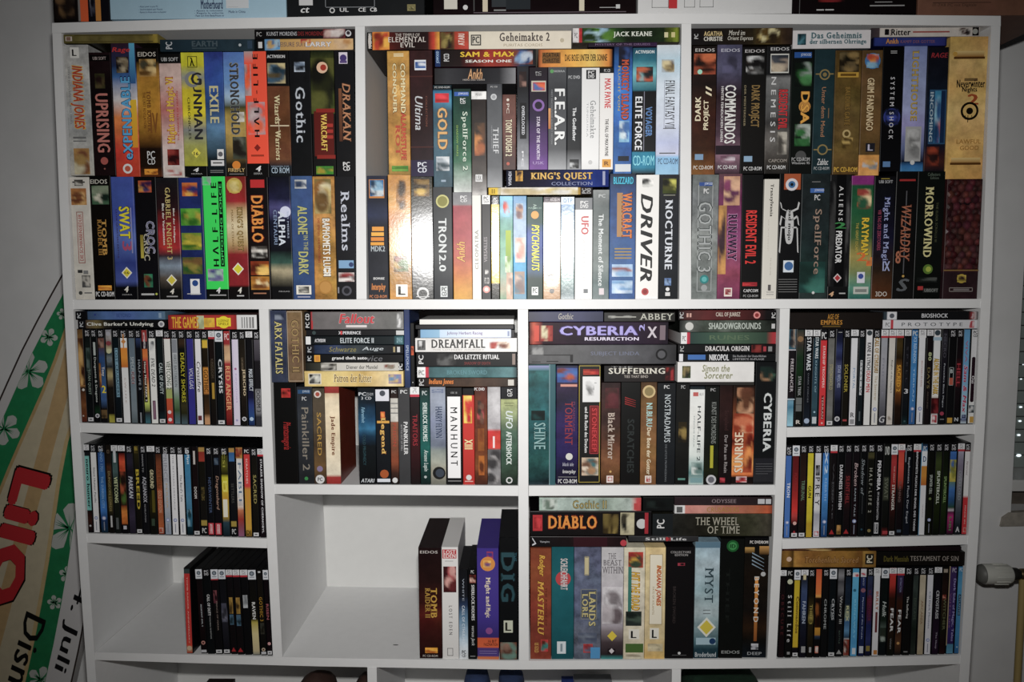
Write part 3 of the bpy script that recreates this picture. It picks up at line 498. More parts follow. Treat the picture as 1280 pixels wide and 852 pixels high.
row('A3u', "upper row of the top right bay", 'boxed games, top right bay', 'box', 864, (57, 57), (216.5, 215.5), '''
896|56.4|216.7|150c0a@0,241310@.2,1c0f0c@.3,3c1c10@.5,3a1c0e@.8,7c4c20@1~.35|H .02 .045 .1 .9 d0ccc8 EIDOS^P .06 .22 .05 .95 a0482c,140c0a,5c2818,1c100e,c86038^C .2 .3 .1 a8e0c8^Tbr .39 .58 .13 .36 ece0c0 DARK^Tbr .42 .65 .48 .74 ece0c0 PROJECT^Tbr .31 .39 .55 .8 ece0c0 //^R .84 .885 .15 .5 7c9cbc^H .93 .96 .1 .9 e0dcd4 PC CD-ROM|near black box, cream brushed lettering, ember picture
927.5|55|216.7|504e68@0,54526c@.2,3c3444@.3,2c1c24@.4,4c3844@.7,8a6878@.85,3c2a34@1~.35|H .03 .055 .15 .9 c8c8d4 EIDOS^P .08 .22 .2 .8 504e68,383648,5c5a78^Tb .31 .765 .34 .78 ecece8 COMMANDOS^Tb .32 .75 .18 .28 d8d4d4 HINTER FEINDLICHEN LINIEN^R .78 .85 0 1 241a22^P .86 .92 .2 .8 6c4c5c,c8bcc4,8c6878^H .935 .965 .1 .85 e4e4e4 PC CD-ROM|purple grey box, condensed white lettering
958|57.6|216.7|0f0d0e@0,141210@.5,0c0a0a@1~.15|H .02 .045 .1 .9 ccc8c8 EIDOS^P .07 .22 .15 .9 0f0d0e,dcdcdc,2c2420,606060,0f0d0e^Tb .3 .63 .3 .75 8c7040 DARK PROJECT^Tb .3 .62 .1 .18 887c60 DER MEISTERDIEB^R .86 .905 .15 .5 8cacc8^H .945 .975 .15 .9 e0e0e0 PC CD-ROM|black box with faded bronze lettering
989|56.4|216.7|1c1c1e@0,18181a@.22,787878@.25,5c5c5c@.5,3c3a3a@.6,706c68@.75,3c3834@.9,242220@1~.35|H .01 .035 .15 .9 d0d0d0 EIDOS^R .06 .21 .15 .9 d8d8d0^P .07 .2 .18 .87 2c3038,a89888,4c5058,c8b8a0,30343c^Tb .34 .65 .52 .88 d0242c/4c0c10 RESIDENT EVIL^S .24 .75 .2 .4 d8d8d8 NEMESIS^P .67 .85 .5 .9 8c8880,c8c0b4,504c48^H .885 .91 .15 .9 a8a098 CAPCOM^H .935 .965 .1 .85 e4e4e4 PC CD-ROM|grey black box with a red block and portrait
1017.8|60|216|0a0c0c@0,0c1410@.3,0a0c0a@1~.2|R .025 .07 .12 .88 1c5098^H .035 .062 .4 .85 d4dce8 JOWOOD^P .1 .3 .15 .9 0a0c0c,2c6434,8c9890,0c1810,4c8c50^C .46 .62 .26 c88c3c^Tb .34 .6 .45 .82 e8a840/6c3410 DSA^P .6 .78 .2 .9 143c1c,b4bcb4,0c140e,34703c^C .86 .5 .24 505050^H .87 .9 .1 .9 b8b8b8 PC CD-ROM^H .905 .925 .1 .9 b8b8b8 Windows 95|black box with an orange emblem among green
1043.7|61|216|1c3238@0,20383e@.5,1a2e34@1~.2|F .19 .2 .05 .95 907c4c^C .2 .5 .26 907c4c^C .2 .5 .19 20383e^C .2 .5 .1 8c7848^T .3 .7 .38 .58 b07c58 Unter dem Mond^R .47 .55 .72 .76 8c6c4c^F .8 .81 .05 .95 907c4c^C .805 .5 .26 907c4c^C .805 .5 .19 20383e^Hi .88 .93 .25 .8 dcdcdc Zablac^H .945 .97 .1 .85 b8bcbc PC CD-ROM|dark teal box with two gold ring ornaments
1077|61.8|216|4c3818@0,6c5424@.2,64502a@.5,70582c@.8,5c4420@1~.4|P .01 .17 .15 .9 241c10,6c5c3c,18140c,8c7444^R .175 .215 .1 .9 c89c34^R .185 .205 .2 .8 6c4c14^Tb .29 .6 .4 .6 8c6c30/3c2c10 BALDURS GATE^C .67 .5 .16 c0a870^C .67 .5 .09 5c4820^P .7 .8 .3 .75 705828,c8a860,4c3818^Hb .94 .98 .05 .95 d4a838 PC CD-ROM|olive brown box, embossed gold ring, armoured picture
1103|61.8|216|5c4424@0,6c5030@.3,70522c@.6,5c4424@.83,e09c4c@.84,e8a858@1~.3|C .085 .5 .38 3c7cb4^P .03 .14 .2 .8 2c70b0,e0903c,8cc0dc,c84c24^Tb .22 .64 .28 .62 e8d0a4/3c2814 GRIM FANDANGO^R .74 .81 .3 .75 202028^Hb .75 .8 .4 .65 c8c4d8 L^P .87 .96 .15 .9 e0a050,c8ccd0,8c9094,e8b060|brown box with a round blue emblem on top
1130|57.6|212.5|08080a@0,0a0a0e@1~.1|R .03 .036 .35 .65 bbb^R .045 .051 .35 .65 bbb^C .56 .5 .48 101420^C .56 .5 .4 2c3884^P .5 .62 .2 .8 1c2450,3c50b0,141a34^S .24 .74 .38 .58 dcdce0 SYSTEM SHOCK^R .92 .965 .15 .5 5c84b4|black box with a dark blue circle
1159|56.4|213.6|8090c4@0,98a4d0@.2,a8b0dc@.5,a4a0d4@.62,64709c@.8,141c30@.92,2c70ac@.96,3c80b8@1~.2|T .04 .59 .35 .62 d0b050/907c50 LIGHTHOUSE^R .64 .92 .15 .85 b0b0b0^P .66 .9 .2 .8 a8a8a8,787878,c0c0c0,8c8c8c^C .93 .5 .1 d8d8d8|lavender blue box, engraved golden lettering
1186|57.6|212.5|14141c@0,141824@.25,18243c@.6,1c1c2c@.8,4c2420@.92,18141c@1~.3|Hbi .045 .085 .15 .95 a02430 RAGE^R .34 .78 .15 .95 2c5478^R .35 .77 .38 .9 142c50^P .35 .77 .4 .7 3c8cb8,1c4470,c84c3c,8cc4dc,2c5c90^Tb .36 .76 .18 .34 b0c4d0 INCOMING^P .8 .96 .1 .7 4c201c,a83c20,2c1818|dark navy box with a tall turquoise panel
1186.7:1234|44.6|223|d8ac5c@0,ecc478@.2,e8bc68@.35,f0cc80@.5,e4b468@.75,dca858@1~.3|R .1 .14 .12 .9 f0d088>a87430^R .14 .155 .1 .92 5c3810^C .12 .13 .06 d0a040^P .29 .31 .4 .75 6c5030,8c7040^Hb .3 .355 .2 .95 141010 Neverwinter^Hb .35 .395 .35 .75 141010 Nights^Hb .4 .475 .5 .8 b04c1c 2^C .52 .57 .24 181208^C .52 .57 .18 e8c070^C .52 .57 .09 181208^R .55 .6 .52 .54 181208^R .55 .58 .45 .465 181208^R .55 .58 .62 .635 181208^H .72 .75 .25 .9 b08038 LAWFUL^H .765 .795 .35 .85 b08038 GOOD^R .85 .89 .12 .9 f0d088>a87430^R .885 .9 .1 .92 5c3810|wide parchment gold box like an old book
''')
row('A3l', "lower row of the top right bay", 'boxed games, top right bay', 'box', 864.5, (217.5, 217.5), None, '''
898.4|217.8||6c7270@0,74787a@.2,8c908e@.5,6c7270@.8,7c8280@1~.4|F .08 .94 .22 .78 a8acac^R .06 .09 .25 .75 2c4c90^H .063 .087 .45 .75 d8e0ec JOWOOD^Hb .11 .15 .42 .62 dcdcdc PC^T .22 .78 .24 .74 a8acac/3c4242 GOTHIC 3^C .84 .5 .17 2c8080^C .84 .5 .1 5cb0b0^C .91 .5 .12 9c9fa0|stone grey box, big outlined curly letters
927.4|216.7||5c3c44@0,6c2c54@.2,7c3464@.35,8c4474@.5,94486c@.65,8c3c54@.8,6c2c4c@1~.3|P .02 .25 .2 .9 c89878,5c2c4c,e0b490,843c60^P .25 .8 0 .35 b07c48,5c3448,c89050,3c2830^Tb .32 .69 .42 .8 241430/c890b8 RUNAWAY^R .91 .98 .3 .65 e8dcd4^P .92 .965 .35 .6 b03c3c,e8dcd4,802428|plum purple box, dark angular title
954|217.8||08080a@0,0a0a0a@1|Tb .285 .715 .2 .72 dc241c RESIDENT EVIL 2^P .865 .895 .1 .8 c02420,e03c34,8c1814^Hb .92 .945 .15 .85 d0d0d0 CAPCOM^H .965 .985 .15 .85 b0b0b0 PC CD-ROM|jet black box, tall bright red lettering
954.8:973.8|223.4||dedad0@0,e0dcd2@1|Tb .04 .31 .35 .62 3c3a38 Transylvania^T .33 .6 .3 .36 bcb8b0 WHERE THE SOUL NEVER SLEEPS^T .65 .8 .5 .58 b0aca4 THE ALL IN ONE^R .88 .93 .4 .6 605c5c^R .94 .945 .3 .8 888^R .96 .965 .3 .8 888|narrow ivory box with small black lettering
1001.6|216.7||0a0a0c@0,0a0a0c@1|R 0 .125 .2 .95 a85028^C .085 .55 .28 d8d4d8^C .085 .55 .16 3c6c9c^C .085 .55 .07 101418^B .28 .56 .45 .4 c4c4c4^Tb .28 .53 .38 .58 181818 bad mojo^R .69 .785 .25 .72 dce4ec^C .735 .5 .2 3c68a0^R .84 .845 .05 .9 777^R .86 .865 .05 .9 777^R .88 .885 .05 .9 777^R .9 .905 .05 .9 777^R .92 .925 .05 .9 777^R .94 .945 .05 .9 777|black box showing a silver beetle shape
1037.3|216.7||1c2426@0,20282a@.3,1c2c2c@.6,203430@.85,2a3434@1~.4|R .06 .067 .35 .65 777^R .115 .15 .3 .78 3c68b0^H .12 .145 .45 .78 dce0ec JOWOOD^Hb .165 .21 .45 .65 d0d0d0 PC^T .28 .8 .42 .72 a08878/2c2a28 SpellForce^P .7 .95 0 .9 1c3c38,2c5c54,18302c,3c7468^C .95 .5 .05 d8d8d8|mottled blackish green box, dull bronze lettering
1064|217.8||18181a@0,202022@.5,0c0c0e@1~.3|R .0 .9 .3 .75 060608^P .05 .9 .76 1 18181a,484848,101012,585858,202022^P .05 .9 .0 .28 18181a,484848,101012,3c3c3c^S .09 .37 .42 .62 dcdcdc ALIENS^Hb .38 .43 .25 .8 3c8c4c 2^Tb .45 .71 .32 .62 ececec PREDATOR^D .83 .45 .2 dcd0d0^D .83 .45 .14 b02c34^Hbi .94 .98 .05 .3 dcb088 4^R .95 .96 .55 .85 bbb|black box, ribbed grey edges, white lettering
1092.4|219||8c2c7c@0,8c2c7c@.065,1c5434@.08,24603c@.3,3c6038@.5,a89c54@.65,7c8858@.78,5c9480@.9,2c6860@1~.25|P .1 .27 .25 .9 24603c,c8503c,e8d0a0,2c5c40,a03c34^Tb .34 .64 .5 .82 e8c428/6c3c10 RAYMAN^T .38 .62 .24 .36 c0a848 THE GREAT ESCAPE^Hb .62 .69 .3 .75 dc6c24 2^P .66 .73 .75 1 e87c28,a8a05c,d86428^R .78 .87 .35 .7 e4e4f0^C .815 .52 .12 3c50a0^R .9 .96 .2 .88 c8ccc4^R .92 .945 .28 .8 888c88|green box, purple top stripe, yellow lettering
1119.2|220||0c0c10@0,10101c@.3,14142c@.5,2c2018@.75,4c2c18@.9,5c3418@1~.3|R .015 .021 .3 .7 b09c3c^H .03 .055 .2 .85 c0c0c4 UBI SOFT^T .17 .72 .42 .75 a8b0d8/242c5c Might and Magic^T .27 .6 .2 .36 a84460 VIII TAG DES ZERSTORERS^Hb .69 .77 .5 .85 a8b0d8 IX^H .94 .98 .2 .75 d8d0c8 3DO|black to brown box, spiky pale blue title
1146|213.8||0c0c0e@0,0f0e0e@.7,141414@1~.2|R .06 .075 .15 .9 a82424^R .15 .8 .48 .53 5c5c60^Ti .26 .7 .3 .75 b06c50/3c1c14 WIZARDRY^Hb .62 .72 .1 .35 b06c50 8^Hbi .84 .94 .2 .8 606468 S^C .82 .5 .06 c8a050|black box with a sword and coppery letters
1180.5|213.8||0c100e@0,101412@.5,0a0c0a@1~.15|H .01 .035 .35 .8 606c60 Collectors^H .04 .06 .45 .75 606c60 Edition^Tb .12 .67 .3 .6 dcd498 MORROWIND^T .24 .55 .7 .78 50543c THE ELDER SCROLLS III^C .765 .5 .18 5c7c30^C .765 .52 .1 a8b848^P .83 .87 .1 .85 141816,505450,1c201c^R .9 .93 .15 .35 b03030^R .915 .95 .35 .9 303230^H .92 .945 .4 .9 909490 UBISOFT|wide black box with pale yellow capitals
1182.5:1227.4|223.4||3c1c1e@0,42201f@.7,3c2024@.77,2c1c20@.78,301e22@1~.4|L 0 .755 0 1 54282a,3c181b,602e2e,462022^R .755 .765 0 1 8c6c3c^R .19 .215 .35 .8 1c1014^C .83 .52 .13 c0a438^P .8 .86 .4 .65 c8b04c,8c7c2c,301e22^F .905 .94 .18 .85 9c9490^R .915 .93 .3 .75 807878|wide dark red box covered in reptile scales
''')
row('A1t', "top of the top left bay", 'boxes lying on top, top left bay', 'flat', 0, 0, 0, '''
77.6:196|41.6|54|5c5428@0,746a3c@.2,6c6030@.9,a08c34@.97,8c7c34@1~.3|R .02 .09 .25 .75 d8ccc0^R .03 .075 .3 .7 8c6c5c^R .12 .95 .1 .2 544a20^R .12 .95 .8 .9 544a20|khaki brass coloured flat case with a pale square stamp
198.5:316.8|48|64|20303a@0,243844@.5,2a3c46@.95,1c2830@1~.2|Hb .06 .13 .2 .8 c8ccd0 PC^Tb .34 .61 .4 .85 4c5c64/3c4850 EARTH^R .34 .6 .2 .3 44545c^C .85 .5 .12 c0c8cc^R .93 .98 .2 .85 34485c|dark slate box lying flat, embossed grey title
317:443.7|33.5|47.3|0c0a0c@0,141214@.5,1c1214@1~.2|T .02 .07 .25 .7 b8b8b8 PC^T .12 .42 .3 .72 c0c0c4 KUNST MORDENS^T .43 .68 .3 .72 8c2024 DES MORDENS^P .68 .9 .0 1 6c2c30,d0b0a8,30181c,e0d4d0^C .93 .5 .33 d8d8dc^C .93 .55 .2 3c3438|flat black case, grey and red capitals
319:443.7|47.3|62.4|0e0e10@0,0e0e10@.08,6ca0cc@.09,8cb8d8@.16,c8a05c@.24,d8a868@.5,e0b880@.8,d8b488@.97,141414@.98|R .02 .06 .2 .75 dcdcdc^P .1 .24 .05 .95 5c9ccc,a8c8dc,3c70a4,c8a060^T .22 .5 .3 .7 6c5c64 LEISURE SUIT^Tb .5 .76 .28 .7 e8e4e4/5c5060 LARRY^P .45 .55 .6 .95 b03c34,d8a868^P .78 .98 .05 .95 e0b884,c89058,dcb890|flat peach toned case, blue patch near its end
''')
row('A2t', "top of the top middle bay", 'boxes lying on top, top middle bay', 'flat', 0, 0, 0, '''
458:585.6|38.5|60.8|0c0a0a@0,0c0a0a@.05,e87c24@.055,d85020@.12,5c1410@.2,1c0c0c@.4,240e0e@.6,c03c18@.66,e8a834@.71,401c10@.72,4c4020@.85,a8281c@.87,b8382c@1~.3|Tr .01 .04 .05 .9 d0c8c0 .^Hb .012 .045 .08 .92 d8d4d0 PC CD-ROM^P .06 .22 .0 1 e88c2c,c03418,f0b040,8c2010^T .21 .58 .42 .7 dcd4cc ELEMENTAL^T .28 .52 .72 .9 c8c0b8 THE TEMPLE OF^T .33 .47 .12 .38 dcd4cc EVIL^P .72 .85 .05 .95 5c1c14,6c5c2c,241410,a08c4c^Hb .9 .96 .2 .85 ecdcd0 ATARI|dark flat box with flames, spiky cream lettering
585.6:714.5|37.6|58.9|e8dfcc@0,ece2d0@1~.05|R .02 .12 .2 .8 2c2c2c^R .03 .11 .26 .74 d8d0c0^Tb .035 .105 .32 .7 2c2c2c PC^Tb .3 .79 .42 .9 5c5450 Geheimakte 2^T .34 .72 .12 .28 b0a490 PURITAS CORDIS^C .91 .45 .12 c8bca4|cream flat box, dark typewriter lettering
716:850.6|33.4|51.7|e8e4e4@0,e8e4e4@.055,c8202c@.06,b01c28@.085,1c3418@.09,6c9440@.2,a8c8dc@.25,2c4c24@.36,14200f@.5,1a2c14@.85,8c9c2c@.97,1c2410@1~.5|T .015 .045 .3 .65 444 PC^P .1 .4 .1 .95 24481c,9cc0d8,54802c,b0d0dc,1c3414^Tb .38 .74 .3 .72 e4e8dc JACK KEANE^R .855 .89 .3 .65 dcd4a8^R .92 .955 .3 .65 d8cc90|flat jungle green box, white lettering, red edge
735.6:822|52|57.5|241a28@0,2c1c34@.5,382044@1~.2|T .1 .9 .3 .75 806888 MYSTERY OF THE DRUIDS|thin dark purple case squeezed under the jungle green box
543.4:670|60.5|83.4|0e2c5c@0,0e2c5c@.05,140c0c@.055,1c0c0a@.25,6c1410@.4,a8281c@.55,8c3420@.75,2c3c5c@.85,1c1c24@.97,0c0c0c@1~.3|Hb .01 .045 .2 .9 a8c4e4 JOWOOD^Hb .085 .14 .3 .55 d8d8d8 PC^Hb .085 .14 .55 .75 d8d8d8 CD^Tb .25 .8 .55 .85 ecc428 SAM & MAX^Tb .3 .76 .22 .38 ecece4 SEASON ONE^P .78 .97 .1 .9 7c3c28,3c6ca8,8cacd0,2c4878,c0ccdc|dark red flat box with yellow and white lettering
672.8:766|60.4|83.2|6c3010@0,c8702c@.04,e09038@.2,ecb048@.5,f0c868@.75,e08c30@.95,4c2410@1~.2|R .05 .3 .2 .82 7c5424^T .06 .28 .54 .8 1c1410 AGATHA^T .06 .28 .24 .48 1c1410 CHRISTIE^Tb .36 .93 .32 .7 1c120c DAS BOSE UNTER DER SONNE|orange flat box with black lettering in a row
542.7:644.7|83.6|104|2c2c2e@0,3c3c40@.15,242428@.5,303034@.8,8c8c90@1~.1|Ti .41 .59 .3 .92 d8a878/6c3c20 Ankh^T .35 .62 .2 .3 c0b8b0 HERZ DES OSIRIS|black flat box with a curved peach coloured title
632.8:761.5|211.5|233.5|1c2030@0,1c1c24@.06,24243a@.4,28305c@.7,20387c@.85,1c2c70@1~.2|Hb .02 .05 .1 .9 c8ccd8 VIVENDI^P .09 .16 .35 .95 e0b058,242434,c08c3c^Tb .24 .84 .38 .85 e0b868/4c3820 KING'S QUEST^T .44 .84 .1 .3 8c94b4 COLLECTION^R .94 .965 .1 .9 a0a4c0|navy flat box with gold swash lettering
610.4:741|233.7|245|dcb83c@0,e8c84c@.08,c8c0a0@.1,d8d4c8@.5,e0c890@.8,b08c3c@.88,3c3434@.89,2c2828@1~.2|R .03 .04 .2 .8 8c742c^R .05 .06 .2 .8 8c742c^P .12 .86 .0 1 ece8e0,d8c48c,e8e4dc,c8b890^Hb .9 .94 .15 .85 b8b8b8 PC^Hb .945 .985 .15 .85 b8b8b8 DVD|pale golden thin case with a dark end
''')
row('A3t', "top of the top right bay", 'boxes lying on top, top right bay', 'flat', 0, 0, 0, '''
864.3:992|33.8|55.8|141012@0,1c1612@.3,241c10@.6,5c4c24@.75,3c2c1c@.9,2c201c@1~.4|Hb .03 .07 .35 .65 c8c8c8 PC^Tb .125 .31 .52 .8 d8c088 AGATHA^Tb .125 .31 .22 .48 e0dcd0 CHRISTIE^Ti .37 .53 .55 .85 ccc8bc Mord im^Ti .36 .61 .18 .5 ccc8bc Orient Express^P .64 .88 .05 .95 3c2c14,c8b06c,5c441c,e8dca8,2c2010|dark brown flat box with small lamp lights
992:1089.8|36.3|60.8|dcd8da@0,e2dee0@1~.06|P .06 .17 .2 .8 1c3c48,4c8090,14242c,2c5c68^Tb .24 .88 .54 .86 506c74/a8b8bc Das Geheimnis^Tb .22 .94 .18 .48 506c74/a8b8bc der silbernen Ohrringe|white flat box with ornate slate blue title
1091:1226.6|33|43.5|3c3438@0,4c4044@.07,d8d0c8@.08,dcd4cc@.8,d8ccc4@1~.1|Tb .12 .16 .2 .85 141214 1^T .165 .18 .1 .8 5c2c2c 1/2^Tb .18 .36 .15 .85 1c1618 Ritter^R .38 .72 .42 .58 a85048^P .8 .92 .1 .9 d8d0c8,3c1c18,dcd4cc,241818^R .93 .99 .05 .95 141012^C .955 .5 .3 b0b0a8|white flat case with bold black and red lettering
1092.8:1185.5|45.4|57.2|0e1030@0,24347c@.03,2c3880@.5,2c347c@.97,141840@1~.15|Tb .17 .34 .25 .82 d0904c/5c3420 Ankh^T .37 .84 .3 .65 8c5c6c KAMPF DER GOTTER|flat blue box with an orange title
''')
def dv(key, where, group, x0, top, bot, text): row(key, where, group, 'dvd', x0, top, bot, text)
row('B1t', "top of the upper left case shelf", 'cases lying on top, upper left shelf', 'flat', 0, 0, 0, '''
92.5:205|389|399.6|0c0c10@0,101014@.13,3c5474@.14,4c6ca0@.3,4c68a4@.6,50709c@.9,5c7890@1~.2|Hb .02 .06 .2 .8 c8ccd0 PC^C .22 .6 .12 2c3c84^T .46 .62 .3 .75 344c88 BEYOND^R .93 .96 .2 .8 8ca4bc|blue flat case with a black end
95.6:207|399.8|409.2|141216@0,141216@.08,5c4c3c@.1,7c6c44@.2,2c2820@.3,131316@.4,121214@1~.2|Hb .02 .06 .2 .8 c8ccd0 PC^Tb .1 .85 .2 .75 e4e4dc Clive Barker's Undying^C .94 .5 .36 dcdcdc^C .94 .5 .2 8c8c94|flat black case, wide white lettering
208.6:321.5|393.6|410|8c1c1c@0,b02424@.05,b42c28@.72,94201c@.76,e4e4e4@.77,e8e8e8@.985,141414@.99|Tb .04 .34 .1 .88 ecb428/a04010 THE GAMES^P .32 .4 .05 .95 c8d4a8,d8e8b8,a8b088^P .4 .52 .15 .8 e8b028,c89c3c,f0c430^C .62 .5 .42 f4e020^R .54 .7 .22 .8 f4e020^T .56 .68 .52 .68 6c6010 LIZENZ^T .56 .68 .3 .46 6c6010 SPIELE^R .82 .835 .1 .85 9c9c9c^R .85 .86 .1 .85 7c7c7c^R .875 .89 .1 .85 8c8c8c^R .905 .93 .1 .85 9c9c9c^R .94 .96 .1 .85 7c7c7c|red flat box, yellow lettering and a barcode end
''')
dv('B1', "upper left case shelf", 'upright cases, upper left shelf', 96.0, (410.8, 413.5), None, '''
105.3|||6c4c28@0,8c6c3c@.2,5c2c18@.3,a87c44@.6,2c1c14@.63,7c4c24@.8,5c2418@1~.4|P .1 .6 .1 .9 5c3418,b88c4c,3c2014,c8a060^C .65 .6 .2 d8d4cc^C .93 .4 .12 c8bcb0|brown and gold case spine, candle glow stripes
114|||0c1014@0,1c2420@.3,101214@.6~.2|!pc^P .2 .45 .2 .8 3c4c48,5c6c68,283430^T .43 .7 .3 .75 8c9c90 TITAN QUEST^!bw|black case with a dim grey green picture
122.2|||0e2414@0,0c0c10@.12,0c0c10@.8,14301c@.88,0c0c0e@.95|!pc^R .14 .78 .3 .68 1c2420^R .14 .28 .35 .7 b8c0bc^T .3 .78 .3 .7 d4d8d4 Dungeons & Dragons^!bc|black case with narrow white vertical lettering
131.6|||3c3430@0,5c3c34@.15,2c4c7c@.3,345c8c@.5,3c5c90@.75,1c1814@.85,141214@1~.3|!pc^P .1 .2 .1 .9 7c5448,3c2c28,9c7c6c^Tb .4 .5 .35 .8 e0dcd8 Tony^Hb .6 .68 .3 .9 ecd820 2^P .36 .62 .05 .35 6c3c24,b87c3c^P .86 .95 .1 .9 6c5434,34281c|blue case with a yellow numeral
140.7|||8c8c94@0,a8a4a0@.1,6c3438@.15,c8c49c@.22,2c3c44@.26,7c8484@.32,242c34@.4,8c7c54@.45,b0a070@.5,6c5c44@.55,1c1814@.62,14110f@.9,9c9438@.93,b0a840@1~.4|C .05 .5 .3 b0b0b8^C .15 .5 .32 8c3c44^C .235 .5 .32 d0d0a8^C .33 .5 .34 6c7880|case spine of stacked round images
149.8|||0c1418@0,142028@.5,0e1216@1|!pc^R .2 .72 .3 .75 7ca4b8^T .21 .71 .36 .7 203440 LOST CRUSADERS^!bw|black case with a pale blue lettering strip
160.2|||ececea@0,ececea@.19,e88c20@.2,e89424@.3,c86c1c@.4,e8e8e8@.41,ececee@1|!pc^D .13 .5 .3 d08840^R .05 .2 .42 .56 d08840^T .51 .8 .4 .6 b8a8a4 S.W.I.N.E.|white case with an orange block
169.3|||5c6c78@0,6c7c88@.3,74848e@.6,7c8890@.85,5c686c@1~.1|!pc^T .29 .58 .3 .75 b8c0c4 SPECFORCE^T .45 .58 .32 .72 8c3430 FORCE|grey blue case with pale and red lettering
177|||0e1016@0,2c3c64@.1,101218@.2,0e1014@1|!pc^T .32 .64 .35 .7 a8b0b8 HALF-LIFE 2^R .88 .99 .35 .6 8c9098|slim black case, faint grey lettering, blue tip
185.3|||9c3434@0,a83838@.12,2c1c24@.13,241824@.2,d86c28@.21,e07c34@.28,c8403c@.34,c83c30@.5,e8a868@.6,c8d868@.78,2c2c30@.88,3c707c@1|Hb .03 .2 .35 .65 dcd4d4 EA^R .33 .77 .15 .62 14100f^Tb .34 .76 .2 .58 ece4d8 Heavy Metal FAKK 2|red and orange case with a black and white title
195.3|||ecece8@0,eeeeea@1|!pc^P .12 .25 .2 .8 ecece8,606468,d8d8d8^Ti .3 .6 .3 .75 26282c EVIL DEAD 2^R .75 .95 .3 .7 6c4c5c^R .76 .94 .38 .62 8c687c|white case, black slanted title and dark plaque
204.4|||121c1c@0,141c1e@.5,101418@.85,1c3438@1|!wl^Tb .35 .68 .3 .8 b8c4c4 CALL OF DUTY^!bw|blackish teal case, grey capitals, white top
214.1|||ecebe6@0,ecebe6@.6,a8b06c@.63,a8b468@.72,c85028@.73,c04c28@.85,b83028@.9,c03030@1|!pr^T .33 .63 .25 .85 3c5438 VIETCONG 2^C .87 .45 .25 e8d8d8^C .95 .5 .25 e8dcdc|white case, olive lettering, red foot
222.6|||c0c4c8@0,b4b8bc@.3,a8b0b4@.6,6c8c64@.75,3c5434@.85,5c7c88@1~.15|!pc^R .1 .24 .15 .85 8c9098^T .26 .6 .3 .75 6c7478 FIRST BATTALION|light grey case, green grass near its foot
232.3|||2c2018@0,3c2c20@.14,101210@.2,141612@.7,3c3820@.8,2c2c18@.88,4c6068@1|!pc^T .24 .76 .28 .78 c8c028 DEADLY SHORES|black case with bright yellow vertical lettering
242.8|||2e2c84@0,302c88@1~.06|!pc^T .4 .62 .3 .78 d0d0dc VOLLGAS|royal purple case with small white title
252|||ecebee@0,ecebee@1|!pc^Tr .35 .35 .5 .5 fff .^Ti .33 .65 .25 .8 44383c Crossfire^R .9 .95 .2 .75 6c3034|white case with scribbled dark lettering
260.5|||3c5c34@0,5c6c34@.1,d8b42c@.11,dcb838@.18,241c10@.19,1c150e@.38,c88428@.4,b8742c@.66,2c2014@.68,4c3018@.88,c89468@.93|!pc^Tb .41 .65 .2 .85 5c3c14 GOTHIC|dark case with an amber block
268.7|||1a0e0e@0,1c1210@.3,2c2418@.35,1a1610@.7,141010@1|!wr^T .3 .5 .3 .7 54483c KINGDOM^R .55 .72 .35 .75 b08c30|black case, small amber bar, red cap
279.2|||0c1216@0,0e1418@1|!gf^Tb .3 .66 .35 .8 d8dce0 CRYSIS^!bw|black case with large white squared lettering
288.7|||b02c30@0,a02c2c@.14,c89c78@.17,d8b088@.3,a83030@.35,b83434@.6,8c1c1c@.85,5c1014@1~.2|Hb .03 .1 .2 .8 e8d0cc PC^Tb .37 .84 .2 .85 e0a070/8c2018 RED ANGER|red case, tan figure panel and bold title
298.7|||dcd4e8@0,e0d8ec@.5,dcd4e4@1|!pc^R .1 .9 .2 .26 c8b8d8^C .4 .5 .15 b06090^T .45 .75 .45 .65 b8a8cc KINGDOM^C .94 .5 .15 a8a0c8|pale lilac case
307.3|||1c1812@0,2c241a@.5,1c1612@.8,141210@1~.2|!pc^Tb .4 .68 .35 .85 d8c4a0 JERICHO^T .28 .4 .3 .6 7c6c58 CLIVE BARKERS^!bc|dark brown case with cream capitals
316.4|||0e0e12@0,121218@.5,16183c@.7,283878@.78,244880@.9,182850@1|!wl^Tb .4 .63 .3 .85 d0d8e0 MASS EFFECT^C .925 .5 .28 b0c8e0|black case shading to blue at its foot
325.6|||18181c@0,58545c@.1,3c3840@.3,1c1a1e@.32,18181c@.6,8c8c90@.62,7c7c80@.85,34343a@.9|!pc^T .62 .85 .25 .8 26262a DOOM 3|dark grey case with a light slanted block
''')
